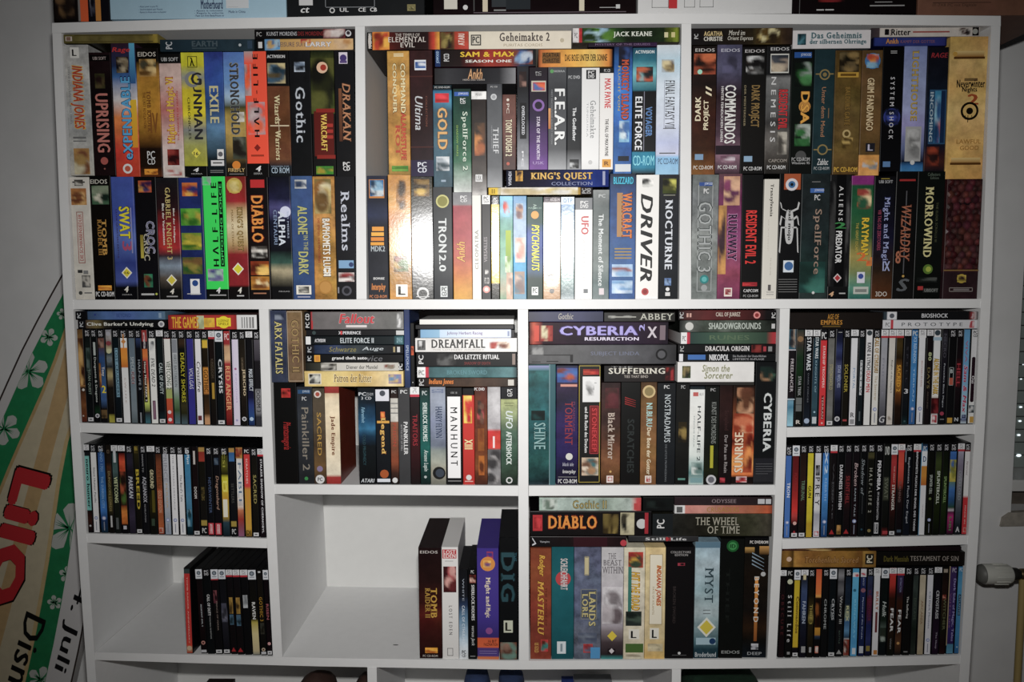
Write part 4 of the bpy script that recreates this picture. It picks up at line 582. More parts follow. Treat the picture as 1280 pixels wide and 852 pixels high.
dv('B2', "middle left case shelf", 'upright cases, middle left shelf', 104.0, (555, 560.5), None, '''
112.7|||1c2024@0,1c1c20@.13,7cc0b8@.14,7cc4bc@.74,1c1214@.75,3c1c14@.85,101014@1|!wl^Tb .17 .72 .3 .82 182428 neuro hunter^C .92 .55 .18 c8c8c8|case with a wide pale turquoise title panel
121.6|||ececea@0,ecebee@1|!pc^T .26 .66 .4 .66 3c4450 Silent Hunter Pacific^!bu|white case, small dark lettering, blue swirl badge
132.2|||2c4c74@0,2c5c9c@.2,2868ac@.4,3474bc@.75,1c3c6c@.85,143040@1~.25|!pc^T .05 .3 .35 .7 7ca8d8 ANNO 1701^T .36 .72 .35 .65 8cb8e0 THE SUNKEN CITY^!bu|deep blue case, light blue lettering
139.7|||1c1814@0,241c18@.2,4c2c1c@.25,2c2c14@.5,5c542c@.6,1c1814@.8,14120f@1~.3|F .06 .1 .3 .7 6c5c4c^T .3 .75 .3 .7 9c8c5c DUNGEON LORDS^R .8 .93 .4 .7 c8c8c8|dark brown case, dull olive lettering
148|||1c2424@0,3c5454@.15,4c6464@.3,2c342c@.4,1c2018@.7,141816@1~.25|!wl^Rb .06 .2 .3 .7 c8ccd0^Tb .36 .65 .25 .8 d0d8a8 VIETCONG^R .82 .95 .3 .7 5c6060|dark grey green case, pale lime capitals
157.5|||1c0c0c@0,5c1410@.1,d85020@.18,c84418@.28,4c201c@.33,3c5c2c@.45,5c3c2c@.55,7c3018@.68,e08c28@.75,d06c1c@.88,141014@.9,101014@1~.4|!wl^P .3 .68 .1 .9 3c2018,4c6c30,a8482c,241814^R .91 .95 .3 .75 c8c8d0|fiery orange and red case
167|||1c1c28@0,2c2838@.2,1c1820@.3,2c2438@.6,3c3448@.8,24202c@1~.2|!pc^Tbi .35 .6 .25 .8 c8ccd4 PARKAN|dusky violet case with spiky silver lettering
175|||1c1810@0,2c2814@.1,1c1a14@.25,141210@1|P .01 .09 .2 .8 5c5020,2c2814,8c7c30^Tb .27 .72 .3 .8 c8b030 BREED^!bw|black case with a tall mustard lettering
183.7|||101014@0,141418@1|!pc^T .1 .3 .3 .5 a8a8ac DREAMS TO^Tb .35 .64 .2 .85 b8b8c0 AQUANOX^T .66 .86 .4 .6 9c9ca0 REVELATION|black case, scratched silver capitals in its middle
194|||121214@0,161612@.5,2c2810@.65,141410@.85|!wl^Tb .27 .48 .3 .75 d8d0a8 GROUND^R .5 .75 .45 .8 5c541c^R .82 .9 .3 .7 3c4c3c|black case, short cream lettering over an olive block
202.7|||3c2018@0,4c2a1c@.1,8c4c28@.25,9c5428@.45,a85430@.5,b05c30@.85,c05028@.95,8c2c1c@1~.25|!pc^T .25 .48 .2 .85 6c3820 PORT ROYALE^T .5 .75 .25 .75 d8a888 GOLD EDITION^P .92 .98 .2 .8 d8c0b0,c04028|rusty brown orange case
211.9|||c4c6cc@0,b8bcc4@.5,a8b0bc@.8,9ca8b8@1~.1|!pc^T .08 .4 .2 .7 9c9ca4 PRINCE^T .42 .7 .4 .62 c0a880 PERSIA^!bu|silver grey case, faint lettering
221.2|||ecebee@0,ececee@1|!pc^T .1 .72 .4 .6 9c9ca0 THE SETTLERS HERITAGE^!bu|white case, long pale grey lettering, third white spine
229.9|||ecebee@0,ececee@1|!pc^T .32 .62 .35 .68 4c4c54 The Bard's Tale^!bu|white case, short dark lettering, beside a blue spine
238.9|||2c6890@0,3c88b4@.1,3c80a8@.4,4c8cb0@.6,346c88@.8,143440@.9,0c1c24@1~.15|!pc^Hb .04 .08 .3 .8 dce8f0 D^Tb .09 .2 .35 .8 dce8f0 Myst^P .7 .9 .2 .8 346c88,8cb0c0,1c3c48|sky blue case with white letters near its top
247.6|||140e10@0,1c1012@.5,140c0e@1|R .05 .2 .3 .6 c8c0bc^Tb .45 .58 .3 .7 d8d4d0 DOOM^!bw|black case with two short white words
257.1|||a88444@0,b08c48@.05,8c2c20@.06,a03424@.16,18160f@.17,181614@.82,a89040@.83,a89040@.88,121214@.89|T .45 .6 .3 .7 7c6c38 SETTLERS^Hb .91 .97 .2 .8 c8c8c8 PC|black case with a red block on top
265.8|||0e0e12@0,101014@.82,101014@1|!pc^T .34 .74 .3 .7 4c5c7c NEVERWINTER^R .85 .98 .1 .9 c02c3c^Hb .86 .97 .3 .7 f0e0e0 ATARI|black case, blue grey lettering, red foot block
275.3|||0e0e12@0,121014@1|!pc^P .12 .2 .2 .8 2c3c50,5c6c7c^Ti .32 .7 .25 .75 b08c78 Dragonshard^R .85 .98 .1 .9 c02c3c^Hb .86 .97 .3 .7 f0e0e0 ATARI|black case, tan script lettering, red foot block
285.6|||14140f@0,3c3c14@.1,5c5c1c@.2,28240f@.3,ccc42c@.34,d0b428@.48,c89828@.58,c8a838@.6,a88828@.78,2c4450@.84,142028@1~.15|!pc^T .05 .22 .3 .6 a8a440 CSI^Hb .37 .5 .2 .8 f0e870 CSI^R .58 .78 .2 .75 e8e4d4|black and gold case, light block low down
294.3|||a88444@0,b08c48@.05,2c5c90@.06,3c70a8@.15,16161a@.16,141418@.82,a89040@.83,a89040@.88,121214@.89|T .4 .62 .3 .7 4c4c48 SETTLERS^Hb .91 .97 .2 .8 c8c8c8 PC|black case with a blue block on top
303.8|||a8783c@0,c08c4c@.1,e8e4e0@.14,ecebe8@.5,e8d4c4@.66,c87c50@.7,a83828@.8,8c4450@.88,8c5878@1~.2|P .0 .12 .05 .95 b8863c,7c2c20,d8b070,8c3c24^T .17 .65 .3 .75 6c8098 FABLE|white and red case, pictures at both ends
313.3|||1c1014@0,1c1014@.07,c82c2c@.08,d03430@.43,c89028@.47,d0a030@.9,a88028@.95,5c4018@1|Hb .02 .06 .2 .8 d0d0d0 PC^T .12 .4 .35 .6 ecc8c0 SCRATCHES^T .47 .85 .4 .6 d88830 DIRECTORS CUT^Hb .92 .97 .2 .8 3c2c14 DI|case red above and mustard below
322|||12100f@0,1a1812@.3,141210@1|!pc^T .3 .62 .3 .75 a89c5c SACRED^!bw|black case, dull khaki lettering
330.8|||140e12@0,181014@1|!wr^Tb .12 .95 .42 .72 d8d8dc STALKER SHADOW OF CHERNOBYL|black case with white capitals along its whole height
''')
dv('B3', "bottom left case shelf", 'upright cases, bottom left shelf', 229.6, (711, 712.5), None, '''
238.6|||3c4848@0,3c4848@.06,c82824@.065,cc2c26@.8,d83c20@.9,c8a078@.94,b83c28@1|T .1 .88 .42 .6 e8b8a8 TOMB RAIDER ANNIVERSARY^C .935 .5 .35 d8bc9c|bright red case with pale lettering, standing apart
246:254.8|||140e10@0,1c1012@.5,120c0e@1~.12|!gf^T .42 .68 .45 .65 c8ccd0 RESIDENT EVIL 5^!bk|black case, slim white words, leaning on a gap
265|||0e1012@0,101214@1|!pc^Tb .3 .55 .4 .75 d8d8d8 CALL OF DUTY^T .56 .82 .55 .7 a8a8a8 MODERN WARFARE|black case, white capitals in its upper half
274.6|||16080c@0,141012@.2,101012@1|!gr^P .25 .4 .2 .7 5c2c34,8c4c50,1c1014^T .38 .72 .5 .68 8c7c74 PRINCE OF PERSIA^!bw|black case, dim pinkish emblem above tiny lettering
284|||121214@0,16161c@.4,2c2c38@.45,5c5c6c@.5,6c6c78@.58,24242c@.63,101014@1|!gf^P .4 .62 .15 .85 4c4c5c,7c7c8c,34343c^!bw|black case with a ghostly grey figure
292.4|||121014@0,141012@.3,141012@1|!wr^P .33 .52 .25 .8 a8843c,3c2c18,8c6c30^P .53 .65 .2 .8 4c6c84,24343c^!bt|black case, gold rings over blue, first of two twins
301.7|||121014@0,141012@.3,141012@1|!wr^P .33 .52 .25 .8 a8843c,3c2c18,8c6c30^P .53 .66 .2 .8 4c6c84,24343c^!bt|black case, gold rings over blue, second of two twins
311.4|||0e0e10@0,101012@1|!wr^P .3 .45 .2 .8 c8ccd0,3c3c40,8c9094|black case with a short silver mark
322|||100f10@0,14130f@.4,1c1a10@.58,b8a84c@.62,d8c890@.75,c8b890@.95,8c8c80@1|!gf^Tb .38 .58 .3 .7 dcdcd8 RAVEN|black case, lower third pale yellow
330|||141210@0,1a1610@.5,141210@.8,0f0e0d@1|T .02 .04 .3 .7 c8c8c8 -^T .32 .6 .25 .75 b08420 GOTHIC 3^P .62 .75 .2 .8 3c3c34,1c1a14^!bk2|black case with amber vertical lettering
337.2|||120c10@0,160e12@1|!gf^T .4 .58 .3 .75 b05c64 RISEN^C .86 .5 .3 d8a0a0^!bw|black case, rose title, against the divider
''')
row('B4t', "upper stack of the second column", 'boxes stacked in the second column', 'flat', 0, 0, 0, '''
379.5:504|389.6|411.8|0c0c0e@0,0c0c0e@.06,b03034@.07,6c6868@.085,747070@.5,6c6c6a@.93,8c8c8c@1~.15|Hb .01 .05 .1 .9 d8d8d8 PC CD^R .07 .085 .05 .5 b02c30^Tbi .35 .71 .35 .88 c8343c/a8a0a0 Fallout^R .42 .63 .12 .25 dcd4d4^P .93 .995 .1 .9 747474,dcdcdc,8c8c8c|grey flat box, glossy red slanted title
381.8:504.7|412|419.8|121216@0,141418@1|C .08 .5 .3 3c4c4c^Tb .33 .56 .25 .75 d8d8dc X-PERIENCE^R .35 .37 .2 .8 c83c40^R .92 1 .15 .85 c8c8c8|flat black case, white capitals, first under the grey box
380:504|420|431|101418@0,0c1418@.4,101c20@.9,2c5058@.92,3c6870@1~.1|R .01 .06 .05 .95 e4e4e4^Tbi .1 .21 .3 .7 e0e0e4 ACTIVISION^Tb .36 .7 .2 .8 c0c8cc ELITE FORCE II^Hi .93 .99 .2 .8 8cb0b8 raven|flat black case with a white end block
381:503.5|431.2|442.6|0e0e12@0,181820@.08,1c2c48@.1,34405c@.3,3c4448@.5,1c2024@.7,121216@1~.3|Hb .02 .06 .2 .8 b8bcc0 PC^Ti .24 .52 .25 .8 8c8450 Schwarze^Ti .58 .8 .3 .8 c0c8cc Auge^R .9 .92 .2 .8 a89870^R .94 .97 .2 .8 c8c8c8|flat dark blue case with olive script
381:503.5|442.8|453.2|0e0e10@0,0e0e10@1|Hb .02 .06 .2 .8 c8ccd0 PC^R .09 .15 .1 .9 e8a830^R .1 .14 .2 .8 c8842c^Tb .27 .63 .25 .75 e4e4e4 grand theft auto^Ti .63 .79 .15 .8 6c6c70 vice|flat black case with a small orange square
381:503.5|453.4|463.6|1c1c18@0,3c3c34@.15,c8c4bc@.2,d0ccc4@.5,c4c0b8@.95,141414@.96|P .16 .32 .1 .9 7c7870,c8c4bc,3c3834^T .42 .74 .25 .7 3c3c3c Diener der Mandel^P .8 .92 .2 .8 c8c4bc,8c3c2c,8c8070^Hb .955 .995 .15 .85 e0e0e0 PC|flat pale grey case, dark lettering
379.5:504|464|482|dcc078@0,e4cc88@.3,d0b068@.6,ecd8a8@.9,e0c480@1~.2|R .04 .17 .15 .85 e4dccc^P .05 .16 .2 .8 2c2c2c,dcdcd0,4c4c4c,c8c8c0^Tb .3 .68 .3 .8 8c7448/f0e4c0 Patron der Ritter^P .85 .98 .2 .8 8c7ca4,d0b478,6c8cac|flat sand coloured box, checkered stamp
524:642.4|399|405.5|e2e2de@0,e6e6e2@1||flat white case, topmost of its stack
519:642|405.8|411.5|16161a@0,1c1a1e@1||thin black case just below the white one
522:643|411.8|421.5|0e0e12@0,0e0e12@.02,7ca8cc@.03,8cb4d0@.22,c0d4e8@.23,dce0f0@.6,d0d8ec@.96,101014@.97|T .3 .67 .3 .75 6c4c74 Johnny Herbert Racing^R .93 .95 .2 .8 8c94b0|flat pale blue case
518.5:646.3|422.5|440|dcdad8@0,e4e2e0@1~.1|R .02 .1 .15 .85 4c4c4c^P .03 .09 .2 .8 6c6c6c,2c2c2c,c8c8c8^Tb .16 .69 .3 .9 3c3c3c DREAMFALL^T .17 .68 .1 .22 a8a4a0 THE LONGEST JOURNEY^P .73 .94 .25 .75 e4e2e0,a8483c,dcc8b4,7c4c3c|flat white box with wide dark capitals
520:645.5|440.4|458.4|141416@0,161618@.3,131315@1~.15|Hb .02 .07 .2 .8 d8d8d8 PC^P .2 .4 .1 .9 141416,5c5c5c,2c2c2c^Tb .38 .83 .52 .85 dcdcdc DAS LETZTE RITUAL^T .48 .74 .15 .35 7c2824 SHADOW OF DEATH^R .96 .99 .15 .9 8c7c74|flat black box, white capitals over dull red ones
521:646.3|458.8|472.2|e4e4e4@0,e4e4e4@.08,c02c44@.085,b82c40@.11,3c5c60@.12,4c7478@.4,3c6468@.7,5c8488@.95,2c3c40@1~.3|T .015 .07 .25 .7 444 PC^T .3 .7 .3 .7 5c8890 BROKEN SWORD|flat teal case, white and red end
522:646.3|472.4|482.4|121210@0,241814@.1,3c2c20@.3,4c382c@.6,3c3028@.9,1c1612@1~.3|Hb .01 .06 .15 .85 c0c0c0 PC^Tbi .11 .36 .15 .9 d87c2c/4c1c10 Indiana Jones^R .91 .97 .15 .8 c8c4bc|flat dark brown case, orange slanted title
''')
row('B4s', "upper stack of the second column", 'boxes stacked in the second column', 'box', 337, (388, 388), (476.5, 476.5), '''
337:357.8|388|476.5|343c54@0,3c4460@.3,2c3448@.7,343c50@1~.35|P .02 .14 .3 .9 343c54,8c94a4,2c3448^T .15 .88 .28 .72 d8cc84/3c3420 ARX FATALIS|short upright blue grey box with yellow lettering
378|388.4|477|7c6044@0,8c7050@.3,6c5440@.6,7c6448@1~.4|F .01 .99 .02 .98 b0a08c^T .13 .86 .3 .75 a88c5c/4c3c28 GOTHIC II|short upright bronze brown box, embossed lettering
504.6:512.3|387|483|1c2c54@0,24386c@.3,2c4070@.6,1c2c50@1~.1|T .45 .78 .3 .75 b0bcd0 SPELLFORCE|narrow upright navy case
518|404|483|0e0e10@0,121214@1|P .36 .5 .2 .8 c8582c,141414,a8401c^C .93 .5 .12 c8c8c8|narrow upright black case, small orange mark
''')
row('B4', "lower row of the second column", 'upright boxes in the second column', 'box', 342, (480, 484), None, '''
370.8|478||0a0a0a@0,0c0b0b@1|P .06 .15 .35 .75 c82428,0a0a0a,a81c20^Ti .39 .66 .3 .72 a81c1c Phantasmagoria|wide jet black box, small dark red lettering
390.6|483.7||2c3038@0,34383e@.4,2c2e32@.7,24262a@1~.2|R .03 .07 .1 .9 2c5078^H .035 .065 .4 .85 c8d4e0 JOWOOD^Hb .1 .14 .35 .65 c8c8c8 PC^T .21 .86 .3 .75 8c8478/34383e Painkiller 2^C .945 .5 .12 3c8c4c|slate grey box, blue label near its top
405.8|485.7||4c4438@0,5c5040@.3,4c3c2c@.6,6c5030@.8,3c3028@1~.25|C .06 .45 .3 d8d0c8^C .06 .45 .18 a84c3c^T .25 .7 .35 .7 b89040 SACRED^C .84 .5 .25 8c7c9c^C .95 .5 .38 d8d8d8^Hb .93 .97 .3 .7 2c2c2c PC|brown box, gold lettering, white half disc below
424.3|483.7||a0302c@0,8c2824@.06,d0b898@.07,f0e0c0@.15,e8d4b4@.5,f0e4cc@.9,a8302c@.93,8c2420@1~.2|Tb .3 .7 .35 .68 6c3c24/dcc4a4 Jade Empire|glowing cream box, red ends
447.4:469.2|485||0c1014@0,10202c@.15,1c4c70@.35,2c6890@.42,143048@.5,0c1216@.6,0a0c0e@1~.3|Hb .045 .08 .05 .5 d0d4d8 PC^H .05 .08 .52 .9 b0b4b8 CD-ROM^Hb .09 .12 .2 .8 c0c4c8 3 CD^Ti .2 .36 .2 .4 8cb8d0 Fahrenheit^T .48 .8 .25 .42 2c4c54 COLD PROPHECY^Hbi .94 .98 .1 .9 c8ccd0 ATARI|black box with a blue lightning glow
487.6|485.7||10141a@0,14181e@.5,0e1014@1~.1|R .01 .13 .02 .95 dcdce4^C .05 .5 .2 4c5058^P .24 .32 .35 .65 c84c28,e88c3c^Tb .3 .68 .3 .68 dcb45c/7c3c18 Legend^R .335 .36 .1 .95 d8a040^C .89 .55 .3 a8501c^R .94 .975 .05 .95 d8dce4|black box with a burning sword emblem
497.6|485.7||1c1210@0,2c1c18@.1,c8c4bc@.105,d0ccc4@.34,8c5c44@.35,7c4c34@.6,8c4428@.75,3c241c@.88,141210@1~.25|Hb .02 .05 .2 .8 c8c8c8 PC^R .15 .16 0 1 777^R .2 .21 0 1 777^R .25 .26 0 1 777^T .36 .6 .3 .75 a8402c PRISON^C .955 .5 .35 d8d8d8|narrow box, white upper block, rust lower part
512.4|485||3c3c3e@0,444446@.5,38383a@1~.08|Hb .02 .06 .2 .8 d0d0d0 PC^Tb .35 .69 .45 .8 dcdcdc PAINKILLER^T .38 .65 .2 .35 a0a0a2 BATTLE OUT OF HELL|plain dark grey box with white capitals
524.6|484||1c1416@0,1c1012@.3,3c1014@.5,280c10@.8,120c0e@1~.2|R 0 .075 .02 .98 e4e4e4^R .075 .1 .02 .98 c02c44^T .01 .06 .3 .7 888 PC^T .28 .6 .25 .75 98202c TRAITORS|dark red case with white top block
537.3|485||0c1c1c@0,14403c@.15,1c504c@.4,1c605a@.6,14403c@.8,0c1c1c@1~.25|Hb .03 .075 .25 .75 c0c8c8 PC^Tb .15 .55 .3 .75 d8e4e0 SHERLOCK HOLMES^Ti .64 .86 .25 .8 d0dcd8 Arsene Lupin^C .92 .5 .14 b0b8b8|teal case with white serif lettering
557|484||8c94a4@0,9ca4b4@.15,8088a0@.35,6c7484@.6,88908c@.65,a8aca0@.75,a09c8c@.85,6c6c64@1~.2|T .02 .06 .1 .9 4c5c84 PC DVD^Tb .2 .52 .35 .8 34405c/a4acbc HARRY FLYNN^C .88 .55 .42 1c1c1c^C .88 .6 .28 3c4450|silver grey box, navy crooked lettering, dark round hat
578|485||121214@0,121214@1|R .09 .93 .1 .88 f0eff0^H .04 .06 .3 .7 9c9c9c USK 18^S .2 .8 .28 .7 1c1c1c MANHUNT^R .955 .965 .1 .9 888|black box with a tall white title panel
593|485.5||121214@0,141214@.07,c02a20@.075,c42a20@.5,b02018@1|P .075 .36 .1 .8 e8c44c,c83420,f0d870,c02a20^Tb .525 .63 .15 .85 ecd8a0/7c1810 XIII^C .925 .5 .24 d8d4d0^R .96 .97 .15 .85 d8b0a8|red case, yellow face fragment near its top
609.3|484||4c2014@0,5c2818@.1,6c3820@.4,6c3018@.6,7c4420@.8,3c1c12@1~.35|Hb .005 .035 .0 .8 d8d8d8 PC DVD^P .13 .38 .2 .75 5c2818,b03c44,2c2824,6c4c3c^P .42 .65 .25 .75 8c4c1c,7c3c18^P .7 .9 .3 .75 b0601c,5c2c14|rust brown box with a small red and black figure
625.8|484||b0aeb0@0,c0bec0@.2,b4b0b4@.42,c8242c@.45,d0282e@.62,5c5a5c@.64,8c8a88@.75,a8a4a0@.85,3c3a3c@1~.25|R .5 .62 .4 .55 ecdcdc^P .64 1 0 1 6c6a6c,b8b4b4,3c3a3c,8c8a8c|silver grey box with a red middle block
647|484||16161a@0,16161a@.12,b0b880@.125,98a478@.25,4c6454@.45,3c5848@.7,2c3c30@.9,141a16@1~.35|Hb .02 .055 .4 .7 d8d8d8 PC^Hb .06 .095 .4 .7 d8d8d8 CD^R .16 .165 .2 .8 5c6044^R .185 .19 .25 .75 5c6044^Tbi .24 .42 .3 .72 d0d8d8 UFO^Tb .45 .79 .32 .65 dce4e0 AFTERSHOCK^C .95 .5 .2 d0d0d0^C .95 .5 .12 2c3c30|mottled green box with white lettering
''')
row('B5', "lower open bay of the second column", 'boxes standing in the open bay', 'box', 523, (685, 685), None, '''
523:552|685.4||1c0c0e@0,24100f@.3,3c1412@.5,581c14@.6,3c1412@.75,1e0d0d@1~.25|H .025 .05 .08 .85 c8c0bc EIDOS^Tb .36 .63 .52 .8 c89c3c TOMB^Tb .36 .63 .28 .5 b08838 RAIDER II^P .9 .95 .25 .8 e89820,ffb840,b85c10^H .965 .985 .15 .8 c8c0b8 PC CD-ROM|dark maroon box with gold carved lettering
552:573|684.8||e2e0de@0,e6e4e2@.5,e0dedc@1|R .02 .1 .05 .9 b8343c^Hb .025 .06 .12 .85 e8d8d4 LOST^Hb .06 .095 .12 .85 e8d8d4 EDEN^R .12 .125 .2 .7 999^P .17 .4 .1 .88 3c1418,b83c44,d8a098,5c2024^S .52 .78 .42 .62 5c5a5c LOST EDEN^F .9 .97 .3 .65 7c7a7c|white box with a red and dark picture
573.3:584.8|712.6||141418@0,1a1c24@.3,2c3c5c@.4,6c90b0@.55,b0c8dc@.75,dce4ec@.88,e0e4e8@1~.2|T .1 .35 .4 .6 9ca4b0 WHITE^T .4 .82 .35 .65 e0e8f0 CALL OF CTHULHU^Hb .9 .94 .3 .75 2c2c30 PC^Hb .945 .975 .3 .75 2c2c30 CD|black case turning icy blue lower down
596|711||0c0c0e@0,101012@1~.1|Hb .02 .055 .35 .7 c8c8c8 PC^P .07 .16 .2 .9 7c2c24,d8b0a0,3c1814^Tb .18 .57 .4 .75 dcdcdc SHERLOCK HOLMES^Ti .63 .85 .3 .75 c8c8c8 versus Jack^R .96 .97 .2 .8 888|slim black case with white serif lettering
623.5|686||3c2c84@0,44348c@.3,40308c@.6,34286c@.8,cc5428@.81,d45c2c@.89,4c3878@.9,4c3c80@.97,c86c3c@.98|P .03 .1 .45 .75 a83c50,c8402c,44348c^C .14 .5 .34 d88c3c^P .11 .17 .3 .65 e8b85c,c87838,6c4c84^Tb .26 .52 .35 .62 e8d8c0 Might and^Tb .53 .62 .35 .62 e8d8c0 Magic^C .74 .55 .16 8c4c8c^H .82 .845 .5 .9 3c1c1c 16 BIT^H .85 .875 .3 .95 3c1c1c FASZINATION^R .92 .925 .1 .9 8c7cb0^R .94 .945 .1 .9 8c7cb0|purple box, orange slanted block at its foot
624:648.2|673||0c0d0f@0,101214@1~.1|Tb .12 .52 .1 .8 2c4c54/18282c DIG^T .12 .19 .72 .9 2c5c6c THE^R .675 .775 .22 .7 c8ccb8^Hb .69 .76 .3 .62 2c2c24 L^P .855 .995 .04 .9 7c4c3c,4c6c54,6c8c80,5c3c30,8c6c5c|tall black box with ghostly teal letters
''')
row('B6t', "upper stack of the third column", 'boxes stacked in the third column', 'flat', 0, 0, 0, '''
660.6:754.4|389|401.5|1c1c34@0,282a4c@.2,2c3054@.7,242844@1~.1|Ti .4 .6 .25 .8 a8a49c/3c3c4c Gothic|flat navy box with a small silver script
755.5:844.5|390|401.5|1c1c1a@0,24221e@.5,1c1a18@1~.15|P .05 .4 .3 .7 1c1c1a,8c8c88,2c2a28^T .5 .98 .2 .85 b8b8ac ABBEY^R .1 .45 .45 .55 a8a8a0|flat black box with uneven grey capitals
661.5:836|402.5|430.5|2c181c@0,b8483c@.03,2c1420@.1,241828@.4,2c1c34@.7,281828@.92,1c1420@1~.3|R .035 .07 .15 .85 c84c3c^P .08 .17 .15 .85 8c2c28,a8483c,6c201c,c8c0a0^Tb .22 .78 .42 .82 a8a0dc/4c3c78 CYBERIA^Hb .79 .83 .6 .9 a8a0dc 2^Tb .4 .79 .18 .33 e0d8ec RESURRECTION^Tb .85 .92 .3 .8 c8c0c8 X^R .94 .98 .2 .85 7c6c74|flat plum box with wide lilac lettering
661:846|431|453|4c4c4e@0,58585a@.3,545458@.6,4c4c50@.8,2c2c2e@1~.2|P .0 .1 .5 1 1c1c1e,58585a,8c8c8c^R .02 .08 .1 .14 1a1a1a^R .1 .3 .45 .5 18181a^R .28 .3 .1 .5 18181a^R .12 .2 .12 .17 18181a^T .42 .75 .4 .65 6c7084 SUBJECT LINDA^C .9 .5 .3 161618^C .9 .5 .2 545458|flat grey box with black brush strokes
755.5:844.5|457|477|1c1a1c@0,241e1e@.5,1c1616@1~.2|Tb .06 .86 .5 .85 d0ccc0 SUFFERING^T .1 .4 .86 .96 888 THE^T .28 .62 .26 .42 b0a8a0 TIES THAT BIND^P .86 .99 .1 .9 3c1414,a02424,2c1416|flat black box with dripping bone lettering
848.8:971.6|387.6|399.6|121012@0,4c2424@.1,5c2424@.3,4c1c1c@.6,3c1818@.8,141012@.9,121012@1~.15|Hb .01 .05 .2 .8 c0c0c0 PC^R .08 .1 .3 .7 c89c90^R .11 .13 .3 .7 c89c90^Tb .38 .63 .25 .8 c8bcb0 CALL OF JUAREZ^C .8 .5 .35 d88c88^C .8 .5 .2 8c2c2c^Hb .95 .99 .2 .75 d0d0d0 PC|flat dark red case, pale red round badge
850:971.6|400.3|414.7|141816@0,5c605c@.1,3c443c@.25,5c645c@.5,343c34@.75,141816@1~.4|C .1 .5 .35 c8c8c4^Tb .3 .84 .25 .8 b8c0b8 SHADOWGROUNDS^R .95 .985 .3 .7 c8c8c8|flat smoky grey case with smudged capitals
851.7:971|415.3|429.6|e4e4e4@0,e4e4e4@.06,c02c44@.065,b02840@.09,2c403c@.1,3c5448@.3,4c6450@.5,34483c@.9,a82c34@.97|T .015 .05 .25 .7 444 PC^T .3 .72 .35 .75 5c7058 RUNES|flat green case, white and red end
848:971|430.2|441.6|0e0e10@0,101012@.75,3c1418@.82,141012@.9|Hb .02 .06 .2 .8 b0b0b0 PC^Tb .28 .73 .25 .8 dcd8d8 DRACULA ORIGIN^P .75 .85 .1 .9 6c1c1c,1c1012,8c2c2c^R .87 .9 .2 .75 a83440^R .92 .96 .2 .75 888|flat black case, white serif capitals, red patch
848:971|441.8|452|101216@0,101214@1|R .01 .05 .05 .95 dcdce0^R .1 .28 .25 .85 3c6cb0^Tb .32 .52 .15 .9 e0e0e4 NIKOPOL^T .56 .9 .55 .8 a8a8ac Die Ruckkehr der Unsterblichen^T .56 .88 .2 .42 a8a8ac LIMITIERTE AUFLAGE|flat black case, blue label beside white capitals
847.4:943.7|452.4|477.5|e6e4e2@0,e8e6e4@1~.05|P .06 .17 .2 .8 3c4c34,8c7c54,2c2c24^Ti .32 .68 .52 .85 8c8c70/c8c8b8 Simon the^Ti .35 .72 .18 .5 8c8c70/c8c8b8 Sorcerer|flat white box with olive green storybook lettering
863:943.7|478|483|2c2a2c@0,34322f@1||thin dark case under the white flat box
''')
